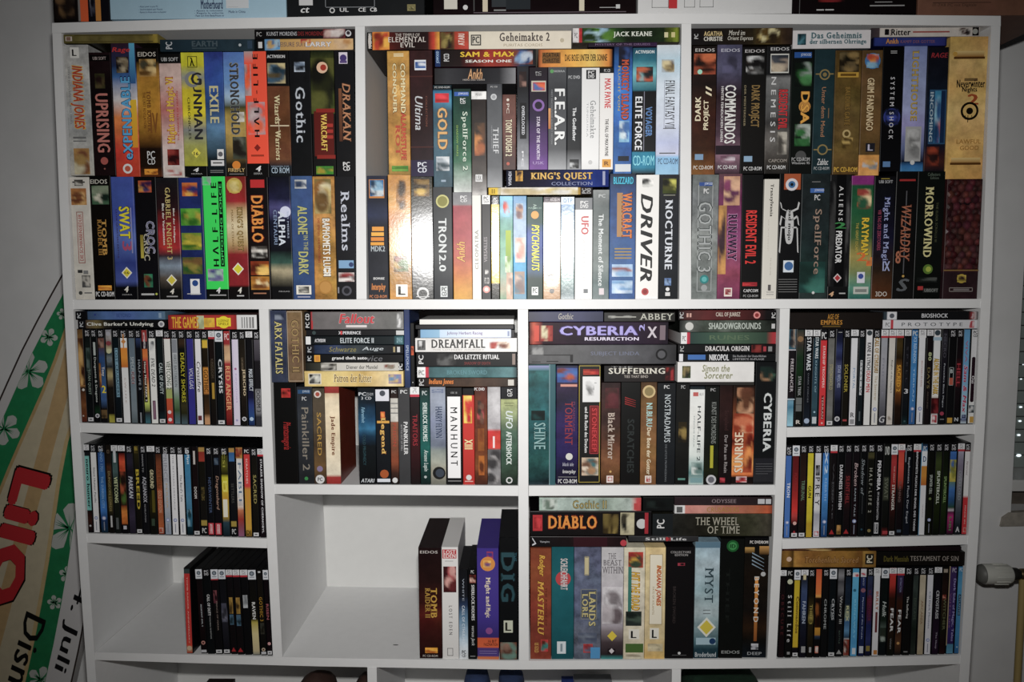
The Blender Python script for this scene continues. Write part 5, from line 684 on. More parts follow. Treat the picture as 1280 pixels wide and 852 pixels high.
row('B6', "lower row of the third column", 'upright boxes in the third column', 'box', 660, (456, 480), None, '''
695|455.5||143c40@0,2c6468@.08,1c4c50@.15,245c60@.4,1c4c50@.6,245450@.8,0e2428@.97,283840@1~.5|R .01 .05 .0 .75 8c8cb8>3c6c74^R .0 1 .76 .78 8ca8ac^R .0 1 .78 .98 345c64^P .38 .46 .1 .6 0c1c1c,143c3c,081414^T .48 .7 .2 .62 8cb0b0/1c3c3c SHINE|wide teal stone textured box with a dark blot
723|457||14142c@0,1c2858@.06,2c1c3c@.15,1c1834@.3,281c54@.5,24184c@.75,14102c@.9,141028@1~.35|P .02 .14 .05 .95 2c4c8c,6c2c24,34609c,a8482c^R .155 .175 .2 .95 c88c7c^T .3 .66 .4 .75 8c2c34 TORMENT^T .3 .55 .76 .86 6c3458 PLANESCAPE^C .76 .6 .16 d0d0c8^Hi .81 .84 .3 .8 b0b0bc black isle^Hi .87 .91 .3 .9 dcdcdc Interplay^R .93 .935 .1 .95 888^H .95 .985 .1 .95 e4e4e4 PC CD-ROM|dark violet box, crimson lettering, blue head picture
751.5|455.5||1c1c18@0,18181a@1|F .01 .98 .02 .96 b09c3c^P .04 .085 .2 .9 a0241c,c84028,7c1814^R .1 .31 .18 .95 e0e0e0^R .15 .155 .3 .8 888^P .13 .26 .3 .7 e0e0e0,6c6c6c,d0d0d0,8c8c8c^F .34 .74 .5 .9 b0343c^R .35 .73 .55 .86 7c1418^T .36 .72 .6 .82 c03438 STONEKEEP^Tb .35 .73 .28 .42 d8d8d8 und die Rache des Drachen^P .77 .92 .15 .9 c8b098,6c4c3c,d8c8b4,3c6c70,a07858|black box with yellow border and barcode label
776|478.5||2c1c1c@0,3c2422@.2,3c2824@.4,543424@.6,744c30@.75,5c3820@.95,2c1c14@1~.4|P .05 .25 .2 .9 4c2024,3c2422,5c282c^Tb .29 .75 .35 .7 b8a89c Black Mirror^C .87 .5 .06 c8a060^R .91 .98 .3 .65 e4d8d4^P .92 .965 .36 .6 a83434,e4d8d4|brown box, pale condensed gothic lettering
801|478||0a0a0a@0,0c0b0b@1|Xs .14 .22 .2 .75 8c1c1c^T .36 .88 .35 .68 2c3030/1c2020 SCRATCHES|jet black box with red claw marks
821.5|478||4c3420@0,6c4c2c@.2,7c5834@.5,8c6038@.8,6c4828@1~.35|C .09 .5 .4 c8b080^C .09 .5 .28 8c7c54^Tb .2 .43 .35 .72 a8ccc8 NI.BI.RU^Tb .44 .9 .4 .65 e0d4b8 Der Bote der Gotter^R .91 .98 .3 .7 e4dcd4^P .92 .97 .38 .64 a83434,e4dcd4|brown wood toned box, round cream seal on top
845|479||14161a@0,1a1e22@.4,16181c@1~.15|Hb .02 .055 .35 .65 c8c8c8 PC^T .11 .58 .4 .72 c0c8cc NOSTRADAMUS^T .6 .97 .45 .55 6c7074 DIE LETZTE PROPHEZEIUNG|charcoal box with tall silver serif lettering
862.3|479||141414@0,1a1a18@.5,101010@1~.15|Hb .02 .055 .35 .65 a8a8a8 PC^P .38 .58 .2 .8 2c2414,6c5c34,1c1a14,8c7840^R .935 .955 .2 .75 5c8c80|dark box with a small tangled gold emblem
881.3|483||141c24@0,1a2428@.03,e8eae8@.035,ecece8@.4,dce4e0@.7,a8c0bc@.8,5c8484@.88,a8bcb8@1~.1|R .06 .1 .2 .55 c05c58^H .065 .095 .6 .9 777 VALVE^T .2 .76 .52 .75 2c3438 HΛLF-LIFE 2^T .3 .62 .25 .34 8c9898 EPISODE PACK^P .77 .9 .15 .9 a0b4b0,3c5450,dce4e0,6c8884^R .93 .98 .1 .9 7ca0a4|white box, thin dark capitals, teal picture below
899.7|483||121412@0,181a18@.3,141812@.6,1c200f@.85,10100f@1~.2|Hb .02 .05 .35 .7 b0b0b0 PC^T .16 .58 .45 .78 888c88 KUNST DES MORDENS^Rw .6 .83 .4 .62 b0ac2c^C .95 .5 .35 c8c8cc^C .95 .5 .22 6c6c74|black box with a yellow painted streak
916.4|482||1c0c0c@0,2c1614@.1,2c1818@.3,1c1010@.5,140c0e@1~.25|T .25 .45 .3 .7 3c2424 Scrapland^T .5 .88 .4 .65 a8a0a0 Der Pate am Rhein^P .93 .98 .1 .5 8c1c28,c03c48|dark reddish box, small white lower lettering
943.9|482||1c100c@0,2c1810@.1,7c3c20@.3,a84420@.42,c8502c@.5,5c1c10@.56,c85c28@.65,e8a050@.78,d87834@.9,140c0c@.93,1a0f0e@1~.3|P .02 .3 .15 .95 1c1410,b07c5c,3c241c,d8a480,5c3424^P .28 .5 .05 .95 8c3018,d89c74,a83c1c,c86c48^P .48 .88 .52 .92 a84820,e89048,6c1c10^Tbr .47 .88 .1 .5 ecd8bc/8c3c1c SUNRISE^P .92 .98 .2 .7 ecd0d0,c02c28,8c1c18|fiery orange box with a dark haired woman picture
970.5|452.6||101214@0,141618@.78,24242a@.79,2c2c30@.97,101012@1~.1|P .03 .16 .2 .95 141618,3c5c4c,a87c5c,1c2c28^Tb .25 .73 .42 .8 d8dcdc/3c4444 CYBERIA^R .83 .833 .1 .9 6c6c70^R .85 .853 .1 .9 6c6c70^R .87 .873 .1 .9 6c6c70^R .89 .893 .1 .9 6c6c70^R .91 .913 .1 .7 6c6c70|wide black box, silver letters, print block below
''')
row('B7t', "top of the lower third column bay", 'boxes lying in the lower third column', 'flat', 0, 0, 0, '''
674:802|622.8|637.8|9cb0a4@0,b4c4bc@.2,a8b8b0@.4,90a094@.6,b0bcb4@.9,b84448@.96,b03c40@1~.35|P .03 .18 .1 .9 b8c4bc,2c342c,c8d0c8,6c7c70^T .33 .66 .2 .8 a0905c/4c4c34 Gothic II^R .93 .97 .1 .6 b84040|flat pale misty green box
804:843|622|640.5|0c0e0e@0,121414@1|P .1 .9 .2 .8 121616,1c2422,0c0e0e|short black box beside the misty green one
662.8:814.7|639.5|669.8|121012@0,161212@.6,141012@1~.2|R .02 .1 .2 .85 b0242c^P .03 .09 .3 .75 8c1820,c83038^Tb .15 .55 .3 .82 dc8c34/7c2414 DIABLO^P .6 .73 .1 .9 241c10,8c7840,3c3018,6c5c30^R .745 .86 .05 .95 b8b090^P .75 .86 .08 .92 b8b090,1c1c1a,3c382c,c8c0a0^C .92 .5 .2 c8c8c8^R .945 .975 .1 .95 a0202c|flat black box, fiery lettering, bird picture
816:966|642.9|671|1c1c1a@0,242420@.2,1c1a14@.4,2c2c20@.6,3c3c2c@.8,4c483c@.95,2c2a24@1~.45|R .0 .17 .0 1 1c2022^Hb .035 .1 .35 .75 d8d8d8 PC^T .36 .72 .5 .85 a8a494/2c2c24 THE WHEEL^T .46 .73 .12 .46 a8a494/2c2c24 OF TIME|flat mossy dark box, stone coloured lettering
843.7:966.7|622|632.2|2c2024@0,302428@.5,2c2022@1~.15|T .38 .63 .3 .75 8c7c80 ODYSSEE^R .85 .92 .2 .8 c8c8cc^R .93 .985 .2 .8 c8c8cc|flat dark plum case, two white stamps
843.7:966.7|632.4|642.7|dcdcdc@0,dcdcdc@.1,c88478@.11,c88c80@.35,b87060@.5,b06448@.8,c85c34@.95,8c3c28@1~.2|R .02 .08 .15 .85 5c5c5c^T .33 .66 .2 .8 a87c3c CRUSADERS|flat salmon orange case, white end
662.8:783.5|671.2|684.4|141214@0,1a1214@.4,2c1418@.55,1c1214@1~.25|Hi .02 .06 .1 .9 d0d0d4 V^T .1 .2 .35 .6 b0b0b4 Vampire^R .45 .8 .05 .95 34141c^C .97 .4 .3 b83440|flat black case, faint dark red tint, silver mark
785.8:873.8|670.8|682.6|2c2c2e@0,38383a@.5,2c2c2e@1~.1|Tb .24 .53 .25 .75 d0d0d0 Still^Tb .6 .83 .25 .75 d0d0d0 Life^Hb .53 .6 .1 .9 b02c34 !|flat charcoal box with typewriter lettering
''')
row('B7', "lower third column bay", 'upright boxes in the lower third column', 'box', 662.8, (685, 675), None, '''
689.4|686||7c3c24@0,8c4828@.2,8c3c28@.5,7c3428@.75,8c4028@1~.25|Tbi .06 .25 .35 .7 d8a83c/5c2818 Rodger^Tbi .29 .78 .35 .65 d8a440/5c2818 MASTERLU^T .35 .7 .7 .8 5c2818 THE RIDDLE OF^P .82 .93 .5 .85 c83c34,3c8c84,5c2c20^Tb .85 .94 .2 .4 d0a050 US GOLD|rust brown box with gold rounded lettering
717.6|684.4||14545c@0,1c646c@.3,1a5c64@.7,145058@1~.12|C .28 .52 .34 c03c40^Tb .1 .38 .4 .72 d8d0d0/1c484c SCHLEICHFAHRT^R .84 .95 .25 .65 dce4e8^R .86 .93 .4 .5 8c9ca4|deep teal box, red disc behind white lettering
751.7|685||5c6078@0,646c84@.3,586078@.6,6c7080@.8,5c6474@1~.55|F .08 .25 .38 .55 a89c7c^R .09 .24 .4 .53 c8bc94^F .37 .64 .25 .85 8c8c84^R .38 .63 .27 .83 4c5468^Tb .39 .7 .55 .8 c8bc84/4c4834 LANDS^Tb .41 .62 .3 .52 c8bc84/4c4834 LORE^P .76 .85 .15 .85 5c6478,7c8494,4c5468^P .86 .94 .35 .7 b83c3c,8c2c34,646c84^R .89 .99 .62 .97 4c94c8|blue grey stone textured box, small gold letters
779.8|685||c4c2c4@0,ccc8cc@.3,b8b0b8@.45,d0ccd0@.55,b0a8b0@.7,8c8084@.75,4c4044@.85,2c2428@.96,3c8c8c@1~.15|H .05 .1 .3 .65 6c686c THE^H .11 .16 .08 .9 6c686c BEAST^H .17 .23 .03 .97 6c686c WITHIN^P .35 .68 .05 .95 dcd8dc,8c8488,e4e0e4,6c6064,c0b8bc^D .79 .5 .22 e0c83c^R .905 .95 .3 .65 241c20^D .925 .48 .12 d8d0d4|pale grey box with a misty face
806.6|685||dcd4bc@0,e0d8c4@.5,d8ccb0@1~.25|P .04 .18 .2 .9 c03c2c,e0b840,8c2c24,3c4c3c^Tbi .22 .56 .38 .75 e0b428/7c3014 HIT THE ROAD^R .17 .6 .2 .36 3c7c70^P .57 .7 .1 .85 2c3430,4c5c50,1c2420^R .73 .82 .25 .75 e8e4d8^Hb .745 .81 .35 .62 1c1c1c L^R .86 .94 .1 .95 4c6c34^P .95 .995 .1 .9 dcd4bc,a89c84|cream box, zigzag yellow and red title
832.3|685||e0c890@0,e4d0a0@.3,dcc898@.8,e0b868@1~.25|R .06 .69 .2 .85 ece4d0^F .06 .69 .2 .85 a8946c^Tbi .16 .52 .5 .78 b8342c/dcb450 INDIANA JONES^T .35 .6 .35 .45 a8987c FATE OF ATLANTIS^R .72 .82 .25 .7 e8e4d8^Hb .735 .81 .35 .6 1c1c1c L^P .86 .93 .15 .9 d8c8a0,b0a484,e0d4b0|sandy cream box, red slanted title on a white panel
868.7|684.4||121012@0,141214@1|H .035 .055 .15 .85 a8a4a4 COLLECTORS^H .06 .08 .3 .75 a8a4a4 EDITION^P .14 .165 .4 .65 a83444,141214^T .35 .68 .25 .35 3c3434 BROKEN SWORD^C .95 .5 .05 d8d8d8^R .965 .97 .25 .75 666|wide plain black box with tiny grey print on top
900|678||8ca8b8@0,a8c0cc@.08,b8ccd4@.2,98b4bc@.4,b0c0c4@.6,8ca4a8@.7,54747c@.85,24404c@.92,1c3440@1~.3|R .0 .05 .0 1 5c7c90^T .22 .52 .4 .75 344850 MYST^R .58 .585 .35 .65 444^R .61 .615 .35 .65 444^D .73 .5 .38 e8e8dc^D .73 .5 .28 d8c440^R .82 .88 .08 .88 a8c4d0^C .85 .75 .13 1c3c64^H .945 .985 .05 .9 d0d8dc Broderbund|pale misty blue box, thin dark letters, yellow diamond
930.5|674||0c0e0d@0,101211@1~.1|C .06 .5 .25 1c5c2c^C .06 .5 .17 3c8c4c^Hb .045 .075 .38 .62 14301c ID^T .25 .7 .25 .4 1a1e1c/101211 THIEF^H .935 .96 .12 .88 a8acaa EIDOS|black box with a round green sticker
963.5|672.5||0c0c0e@0,14120f@.1,1c140e@.3,161210@.6,2c1c10@.75,14120f@.85,101820@1~.25|Hb .025 .05 .2 .95 e0dcd8 PC DVDROM^R .08 .13 .0 .4 c89c54>3c2814^R .07 .14 .6 1 c89450>3c2814^Xs .12 .24 .3 .8 8ca0b0^C .3 .78 .1 c0c0c0^R .33 .86 .45 .58 e89c44>8c4c1c^S .32 .7 .42 .62 e0dcd4 BEYOND^P .88 .93 .35 .65 d8d8dc,101820,c0c0c8^H .95 .975 .2 .8 a8acb0 DEEP|black box with golden light beams and a cross
''')
row('B8t', "top of the upper right case shelf", 'cases lying on top, upper right shelf', 'flat', 0, 0, 0, '''
987.3:1105|390.5|410|1c1614@0,1e1815@.5,1a1412@1~.08|T .41 .53 .58 .9 c88c2c AGE OF^Tb .34 .57 .26 .54 c08428 EMPIRES^R .36 .55 .12 .2 6c5420|wide flat dark brown box, small golden lettering
1106:1224.8|389.5|399.4|344048@0,3c4850@.03,e0e0e4@.04,dcdce0@.135,141416@.14,161618@.9,7c2c30@.93,d8c8c8@.96,181818@1|C .085 .5 .3 5c6068^Tb .4 .68 .25 .78 d0d0d4 BIOSHOCK^P .92 .96 .1 .9 8c2c30,c8b0b0|flat black case, white label, grey capitals
1104.6:1223|399.8|409.3|d4d4d8@0,dcdce0@.08,c0303c@.09,c0303c@.11,dcdce0@.115,d8d8dc@1|T .03 .075 .25 .7 555 PC^T .2 .85 .3 .7 6c7074 P R O T O T Y P E^P .92 .97 .1 .9 c05058,e0d0d4,a83038|flat white case with spaced grey capitals
''')
dv('B8', "upper right case shelf", 'upright cases, upper right shelf', 985.3, (411.5, 411), None, '''
995|||34586c@0,6c7c84@.06,8c7c74@.12,3c3434@.2,181418@.22,1c161a@.7,6c9cb4@.74,4c84a0@.8,8cc0d0@.9,9ccce0@1~.2|R .205 .215 0 1 c8c8d0^T .3 .64 .35 .75 c8c0c4 FREELANCER^P .0 .2 .05 .95 34687c,a89484,2c2c30^R .71 .72 0 1 c8d4dc|black case between pale blue picture ends
1005.7|||2c3430@0,5c4c3c@.1,34302c@.16,1c3420@.28,143018@.42,121812@.6,141614@1~.25|C .1 .5 .35 8c6c4c^T .48 .68 .35 .7 a8acac STAR TREK^R .7 .84 .15 .85 6c7070^R .77 .775 .15 .85 34383c^Hb .93 .97 .2 .75 d8d0c8 R|black and dim green case, grey foot block
1015.7|||0e1014@0,12141a@.7,1c2430@1|!wl^Tb .08 .42 .3 .85 d8dce0 STAR WARS^T .45 .75 .5 .65 6c7078 DARK FORCES^C .94 .5 .35 a8b8d0|black case, bold white capitals in its upper half
1025|||141e24@0,243c48@.2,2c4454@.5,34505c@.8,1c2c34@1~.15|!wl^Tb .08 .3 .35 .8 d0d8dc STAR WARS^T .32 .65 .4 .65 8cacb8 KNIGHTS OF^C .85 .5 .14 a8c8d8^R .9 .97 .2 .8 c8d0d4|bluish slate case, white capitals near its top
1034.8|||16161a@0,16161a@.11,cc2028@.12,d4242c@1|Hb .03 .1 .2 .8 d8d8d8 PC^T .17 .6 .4 .7 ecd8d4 STARSHIP TROOPERS^R .68 .93 .35 .7 7c1418^T .69 .92 .4 .65 c8a8a0 TERRAN^C .965 .5 .12 e8c0bc|plain bright red case with white lettering
1044.2|||1c1c1c@0,6c6c68@.12,7c7c78@.3,6c6a66@.6,7c7c7a@.85,5c5c5c@1~.25|!pc^T .36 .62 .3 .75 b0a878 STRONGHOLD^!bw|grey case, dull yellow lettering
1054.2|||16161c@0,1c2040@.12,343c6c@.22,24284c@.3,4c5478@.4,343a5c@.6,16182c@.75,101016@1~.25|R .03 .035 .3 .8 c8c8c8^C .5 .5 .4 4c5880^T .37 .6 .35 .75 a8b0c8 STAR WOLVES^!bc|midnight blue case, hazy pale lettering
1063|||161410@0,1a1812@1|!pc^T .36 .65 .25 .75 b0a03c SOLDNER^R .93 .95 .2 .8 a83c40|black case with tall mustard lettering
1073|||e4e4e8@0,e6e6ea@1~.06|!wl^T .4 .62 .4 .7 7c9cbc PORTAL^Hb .86 .91 .25 .75 6c6c70 R^R .93 .98 .2 .75 9c9ca0|pale grey white case with a spaced blue title
1081.4|||141c20@0,182024@1~.1|!pc^R .32 .68 .35 .7 d0d4d8^T .33 .67 .4 .66 4c5458 MYST IV^R .85 .95 .4 .6 5c6468|dark case with a white vertical lettering strip
1091.2|||d8d8dc@0,e8e8ea@.08,ececea@1|C .04 .5 .35 3c4448^Tb .14 .42 .25 .78 2c2c34 KANE & LYNCH^Tb .43 .65 .25 .78 c02c38 DEAD MEN|white case, black words above red words
1100.8|||e4e2dc@0,e8e6e0@1~.05|!pc^Tb .09 .45 .25 .75 c8a05c/3c2c18 CALL OF CTHULHU^T .48 .74 .35 .7 b09c7c The Sorcerer^!bu|white case, ochre outlined lettering
1110.3|||a0a4ac@0,a8a8b0@.4,7c7c84@.7,5c5c64@.85,3c3c44@1~.1|!wr^T .3 .7 .3 .55 8c8c98 PRINCE^Hi .9 .97 .1 .9 d8d8dc G|silver grey case, darker at its foot
1119.8|||d4cfc8@0,dcd8d0@.5,d8d0c8@1~.08|!wr^T .32 .66 .4 .66 4c4844 Knights of the Temple 2^P .9 .97 .2 .8 d8d0c8,a89c90|ivory case, small dark lettering, red capped
1129.7|||2c2814@0,4c3c1c@.15,2c2010@.3,7c5018@.4,a8701c@.55,6c3c14@.68,2c1c10@.8,1c1410@1~.25|!wr^Tb .37 .65 .25 .75 dca02c SACRED 2|brown case, glowing amber lettering
1138.5|||16161a@0,1c1c22@.5,12181c@.9,183034@1~.15|!wl^S .18 .55 .4 .65 3c3c44 SPELL^Hb .62 .67 .25 .85 d8d8dc 3^C .96 .5 .15 3c5c60|black case with a lone white numeral
1147.9|||2c68a0@0,3c84c4@.15,3c80c0@.4,3478b8@.7,2c5c98@1~.2|Hb .02 .07 .2 .85 d0d8dc PC^T .08 .35 .35 .75 b8d4ec X3 REUNION^T .4 .75 .45 .65 a0c4e4 TERRAN^!bu|bright sky blue case with white lettering
1157.8|||e4e4e8@0,e8e8ec@1~.04|!wg^T .33 .6 .45 .65 b08078 BROTHERS IN ARMS^!bu|white case, thin pinkish lettering
1166.1|||181214@0,1c1618@1~.1|!wl^Tb .24 .33 .35 .85 b8c090 80^T .4 .62 .3 .7 7c7048 DAYS^T .65 .83 .4 .6 5c5048 AROUND|black case, pale lime figures, dull gold word
1176.6|||e0e0e2@0,e8e8e8@.3,ece8e0@.7,5c1418@.75,7c2024@.82,6c1c20@.88,e8e8e8@.9,ececec@1|C .04 .5 .35 3c4850^R .085 .12 0 1 a8c0d0^Tb .31 .68 .2 .8 e0b844/5c4418 ALONE IN THE DARK^P .72 .88 .05 .95 4c1014,7c2024,301014^P .9 .98 .2 .8 c03c44,e8d8d8,a82c34|white case, gold block lettering, dark red patch
1185.4|||1c1a20@0,34323a@.1,28262c@.25,1c1a22@.35,141418@1~.15|T .05 .3 .3 .7 54525c NECRO^T .36 .82 .4 .65 c0c4cc Penumbra Black Plague^C .885 .45 .3 a83c54^R .94 .95 .2 .8 888|black case, slim white lettering, wine red badge
1195.4|||101012@0,141416@1|!pc^F .4 .59 .2 .8 a8b0b0^Hb .42 .46 .35 .65 c8d0d0 B^R .51 .585 .25 .75 b85c48^R .93 .985 .2 .85 d0a038|black case, framed letters and an orange square
1203.7|||121014@0,1a1216@.3,4c141c@.4,5c1820@.55,1c1216@.62,101012@1~.15|!pc^T .36 .6 .2 .75 b0303c HELL^Hb .93 .97 .2 .8 c8ccd0 N|black case with a blood red middle
1213|||5c98c4@0,6ca8d0@.2,70a8d4@.4,8cbcdc@.6,a8d0e0@.8,c0d4e4@.93,3c3c6c@.95,c8d8e4@1~.1|T .12 .35 .35 .65 b05878 VIVA^Tbi .38 .88 .25 .75 b83c5c/dcc8d8 Sam & Max^P .9 .96 .2 .8 303058,8c9cc0|light blue case with a crimson cartoon title
1221.8|||dcdcde@0,e4e4e6@.6,ecece8@1|Hb .02 .05 .3 .95 2c2c30 PC^Hb .055 .085 .3 .95 2c2c30 CD^R .3 .76 .25 .8 26141e^C .31 .52 .27 26141e^C .75 .52 .27 26141e^Tb .49 .57 .35 .72 e8e4e8 Ozi^P .8 .88 .1 .9 4c5c64,2c3438,e0e0e0^R .92 .985 .3 .9 c89c44|white case with a black rounded panel
''')
dv('B9', "middle right case shelf", 'upright cases, middle right shelf', 981.4, (556.5, 553.5), None, '''
990.1|||16161a@0,16161a@.11,3c68b0@.12,4474bc@.9,3c6cb4@1|Hb .025 .06 .25 .8 d0d0d4 PC^Hb .065 .1 .25 .8 d0d0d4 CD^Tb .4 .56 .35 .8 d8dce8 TRON^!bu|plain cobalt blue case
999.6|||541418@0,6c181c@.3,a81c1c@.55,d8241c@.7,c03c38@.76,1c1014@.85,140e12@1~.1|!gf^T .3 .5 .35 .7 8c2428 PLAYBOY^C .84 .55 .25 e0b0a8^!bt^!bw|deep red case, glowing brighter low down
1009|||1c1412@0,2c1c18@.3,341c1c@.5,241a18@.8,141414@1~.2|!pc^T .38 .6 .3 .75 6c8c70 TRIBUNAL^!bw|dark brown case with grey green lettering
1018|||d0c020@0,d8c824@.5,d0bc20@.8,b89418@.85,c8a41c@1~.12|!pb^Tb .44 .57 .25 .7 2c2a10 GUN|bright yellow case, black three letter title
1027.6|||b8b8c0@0,d8d8de@.1,c8c8d0@.25,d0d0d8@.4,dcdce0@.7,a8a8b4@.75,d8d8e0@1~.15|!pb^P .22 .33 .2 .75 343438,8c8c94,1c1c20^S .35 .65 .2 .8 2c2c34 PREY^P .93 .98 .2 .8 c03c44,d8d8e0|silver white case with stacked black letters
1037.4|||142c50@0,2c68b0@.1,3c88d0@.3,3c84c8@.6,2c6098@.8,183c6c@1~.2|!pc^Tb .06 .32 .35 .75 c8dcf0 X2^T .36 .6 .4 .7 8cb8e4 REBIRTH^!bu|medium blue case with pale slanted lettering
1046.5|||161214@0,181416@1~.08|!wr^T .2 .8 .45 .58 5c5c60 VAMPIRE^T .4 .6 .3 .65 4c4c50 BLOODLINES^!bt|black case, red cap, dim grey lettering
1055.8|||0e0e10@0,101012@1|!pc^Tb .22 .7 .35 .8 d8d8dc DARKNESS WITHIN^P .87 .97 .2 .8 8c6c34,5c3c1c,c89450|black case with bold white capitals, brown foot mark
1065.3|||16121a@0,1c1416@.3,3c1418@.5,1c1214@.7,141014@1~.15|!pc^T .34 .64 .25 .75 8c2c30 SILENT HILL^!bt|black case with dark crimson middle lettering
1075.2|||141014@0,1c1014@1~.08|!pc^Ti .2 .45 .3 .75 c0a8a8 Broken^T .47 .78 .4 .6 a8b0b8 SAMS TALE^!bu|black case, pinkish script above pale small letters
1084.2|||0f1012@0,121416@1~.08|!pc^Ti .16 .55 .2 .65 8c9498 Shadow of^R .55 .75 .45 .5 54585c^C .92 .5 .15 2c4c5c|black case with loose grey script
1094.1|||12120f@0,3c3c24@.08,4c482c@.14,14140f@.17,121210@1|!pc^S .26 .74 .3 .7 a8a89c HALF-LIFE 2^C .935 .5 .22 8c7c4c|black case, spaced thin capitals, olive square above
1104|||0e0e10@0,101012@1|!pc^Tb .18 .5 .3 .75 e0e0e4 PENUMBRA^T .52 .82 .4 .65 c8c8cc IM HALBSCHATTEN^R .85 .97 .15 .7 c8c8cc^Hb .86 .96 .22 .62 2c2c30 18|black case, heavy white word over finer words
1113.4|||121412@0,161816@.35,2c2e28@.37,34362c@.6,161816@.62,121210@.9,5c1c1c@.95|Hb .03 .12 .2 .8 c8ccc8 DVD^R .36 .6 .15 .8 3c4034^T .37 .59 .25 .75 6c7060 SWAT^R .94 .975 .2 .9 a8343c|black case with an olive grey middle block
1122.1|||6c1c1c@0,a8302c@.2,98281f@.4,4c1814@.55,241412@.8,141210@1~.15|!gf^T .24 .42 .45 .65 d8a8a0 THE GREAT^Tb .44 .72 .3 .72 d0ccc4 STRANGER^!bw|red case darkening downwards, pale block lettering
1131.1|||c83c28@0,d04830@.25,b03c28@.4,2c1814@.5,1a1214@.7,141014@1~.12|!wr^T .4 .62 .25 .6 7c5c58 TURNING^C .62 .4 .2 4c4040^R .93 .96 .2 .8 4c5c6c|orange red case, lower half black
1141|||0e0e12@0,141822@1|!pc^T .15 .86 .35 .65 b8bcc4 Baphomets Fluch Der Engel^R .05 .2 0 .12 8c94a0|black case, one long thin white lettering line
1150.8|||121012@0,141214@1|!wr^Tb .09 .95 .4 .65 d8d8dc BAPHOMETS FLUCH DER ENGEL DES TODES|black case, red cap, long white capitals
1159.9|||16202c@0,2c4c74@.05,5c8cb4@.08,e4e4e8@.09,dce4ec@.24,c88428@.25,d08c2c@.35,b86420@.45,e0e0e4@.46,e4e4e8@1|Hb .03 .08 .3 .8 c8d0d8 PC^Hb .14 .2 .3 .75 2c4c74 D^T .66 .8 .45 .6 a8a0a4 SINKING^R .0 1 .0 .1 4c8cb0|white case with an orange block, blue edge
1168.6|||12120f@0,16180f@1~.1|!pc^Tb .34 .55 .35 .75 b8c0b8 SPLINTER CELL^C .6 .5 .2 6c7c4c^!bu|black case, greyish white lettering with a star
1178|||14160e@0,2c3420@.12,3c4824@.2,242c14@.5,1c2410@.8,101410@1~.15|!pc^Tb .3 .66 .35 .75 d0d8c8 SPLINTERCELL|dark olive case with tall white capitals
1186.4|||12160f@0,182012@.3,243418@.6,141c10@1~.12|!pc^Tb .36 .65 .35 .75 8cac6c SPLINTERCELL|black case with light green capitals
1196.2|||2c5ca8@0,3c70bc@.1,3468b0@.2,a8a04c@.3,6c8c6c@.4,3c74b8@.5,2c5c90@.62,2c4c34@.7,c8c0c8@.73,5c1c44@.75,a8246c@.8,7c1c54@.9,2c1424@1~.25|!pb^P .18 .42 .1 .9 c8bc54,3c70b8,8c8c3c^T .8 .95 .3 .6 5c8c5c UBI|colourful blue case with a magenta foot
1205.2|||8c8ca4@0,a8a4b8@.1,7c7488@.25,8c8890@.4,6c7078@.6,4c505c@.75,242830@.9,1c2024@1~.2|!wr^T .3 .62 .3 .7 9ca4ac OVERLORD^Hb .91 .97 .2 .8 d0d0d4 A|hazy grey violet case, white foot mark
1213.5|||e4e2e2@0,e8e6e6@.57,c8242c@.6,cc2830@1|!pr^Ti .2 .35 .35 .7 9c8c90 Neverend^T .68 .88 .4 .6 e8b8b0 MADE IN^P .92 .97 .3 .8 e0a8a0,c83038|white case with a red lower third
''')
row('B10t', "top of the bottom right case shelf", 'boxes lying on top, bottom right shelf', 'flat', 0, 0, 0, '''
977.7:1096.5|689.5|709.3|6c4c20@0,8c6428@.06,4c3414@.12,a87c34@.14,8c6028@.4,946828@.7,7c5420@.85,a88438@.87,7c5c24@1~.35|C .08 .5 .15 d8b8a0^Ti .25 .82 .3 .65 b08450/5c3414 Torchenlicht Sacred^R .885 .975 .2 .85 2c2820^Hb .9 .96 .3 .75 e8e0c8 PC|antique gold flat box like a book
977:1045|684.3|689.2|2c1418@0,5c2c1c@.3,8c6428@.6,4c2c18@1~.3|P .05 .95 .1 .9 4c2c24,8c6c3c,c8a868,3c1c18|thin dark red and gold case
1097:1208|690.5|707.3|12100f@0,16120f@1~.06|Tb .08 .36 .3 .7 5c5424/2c2810 Dark Messiah^T .38 .93 .35 .7 9c948c TESTAMENT OF SIN|black flat box, grey capitals, dull olive word
1090:1203.5|683.2|690|1a1014@0,1c1216@1||thin black case lying on the flat black box
''')
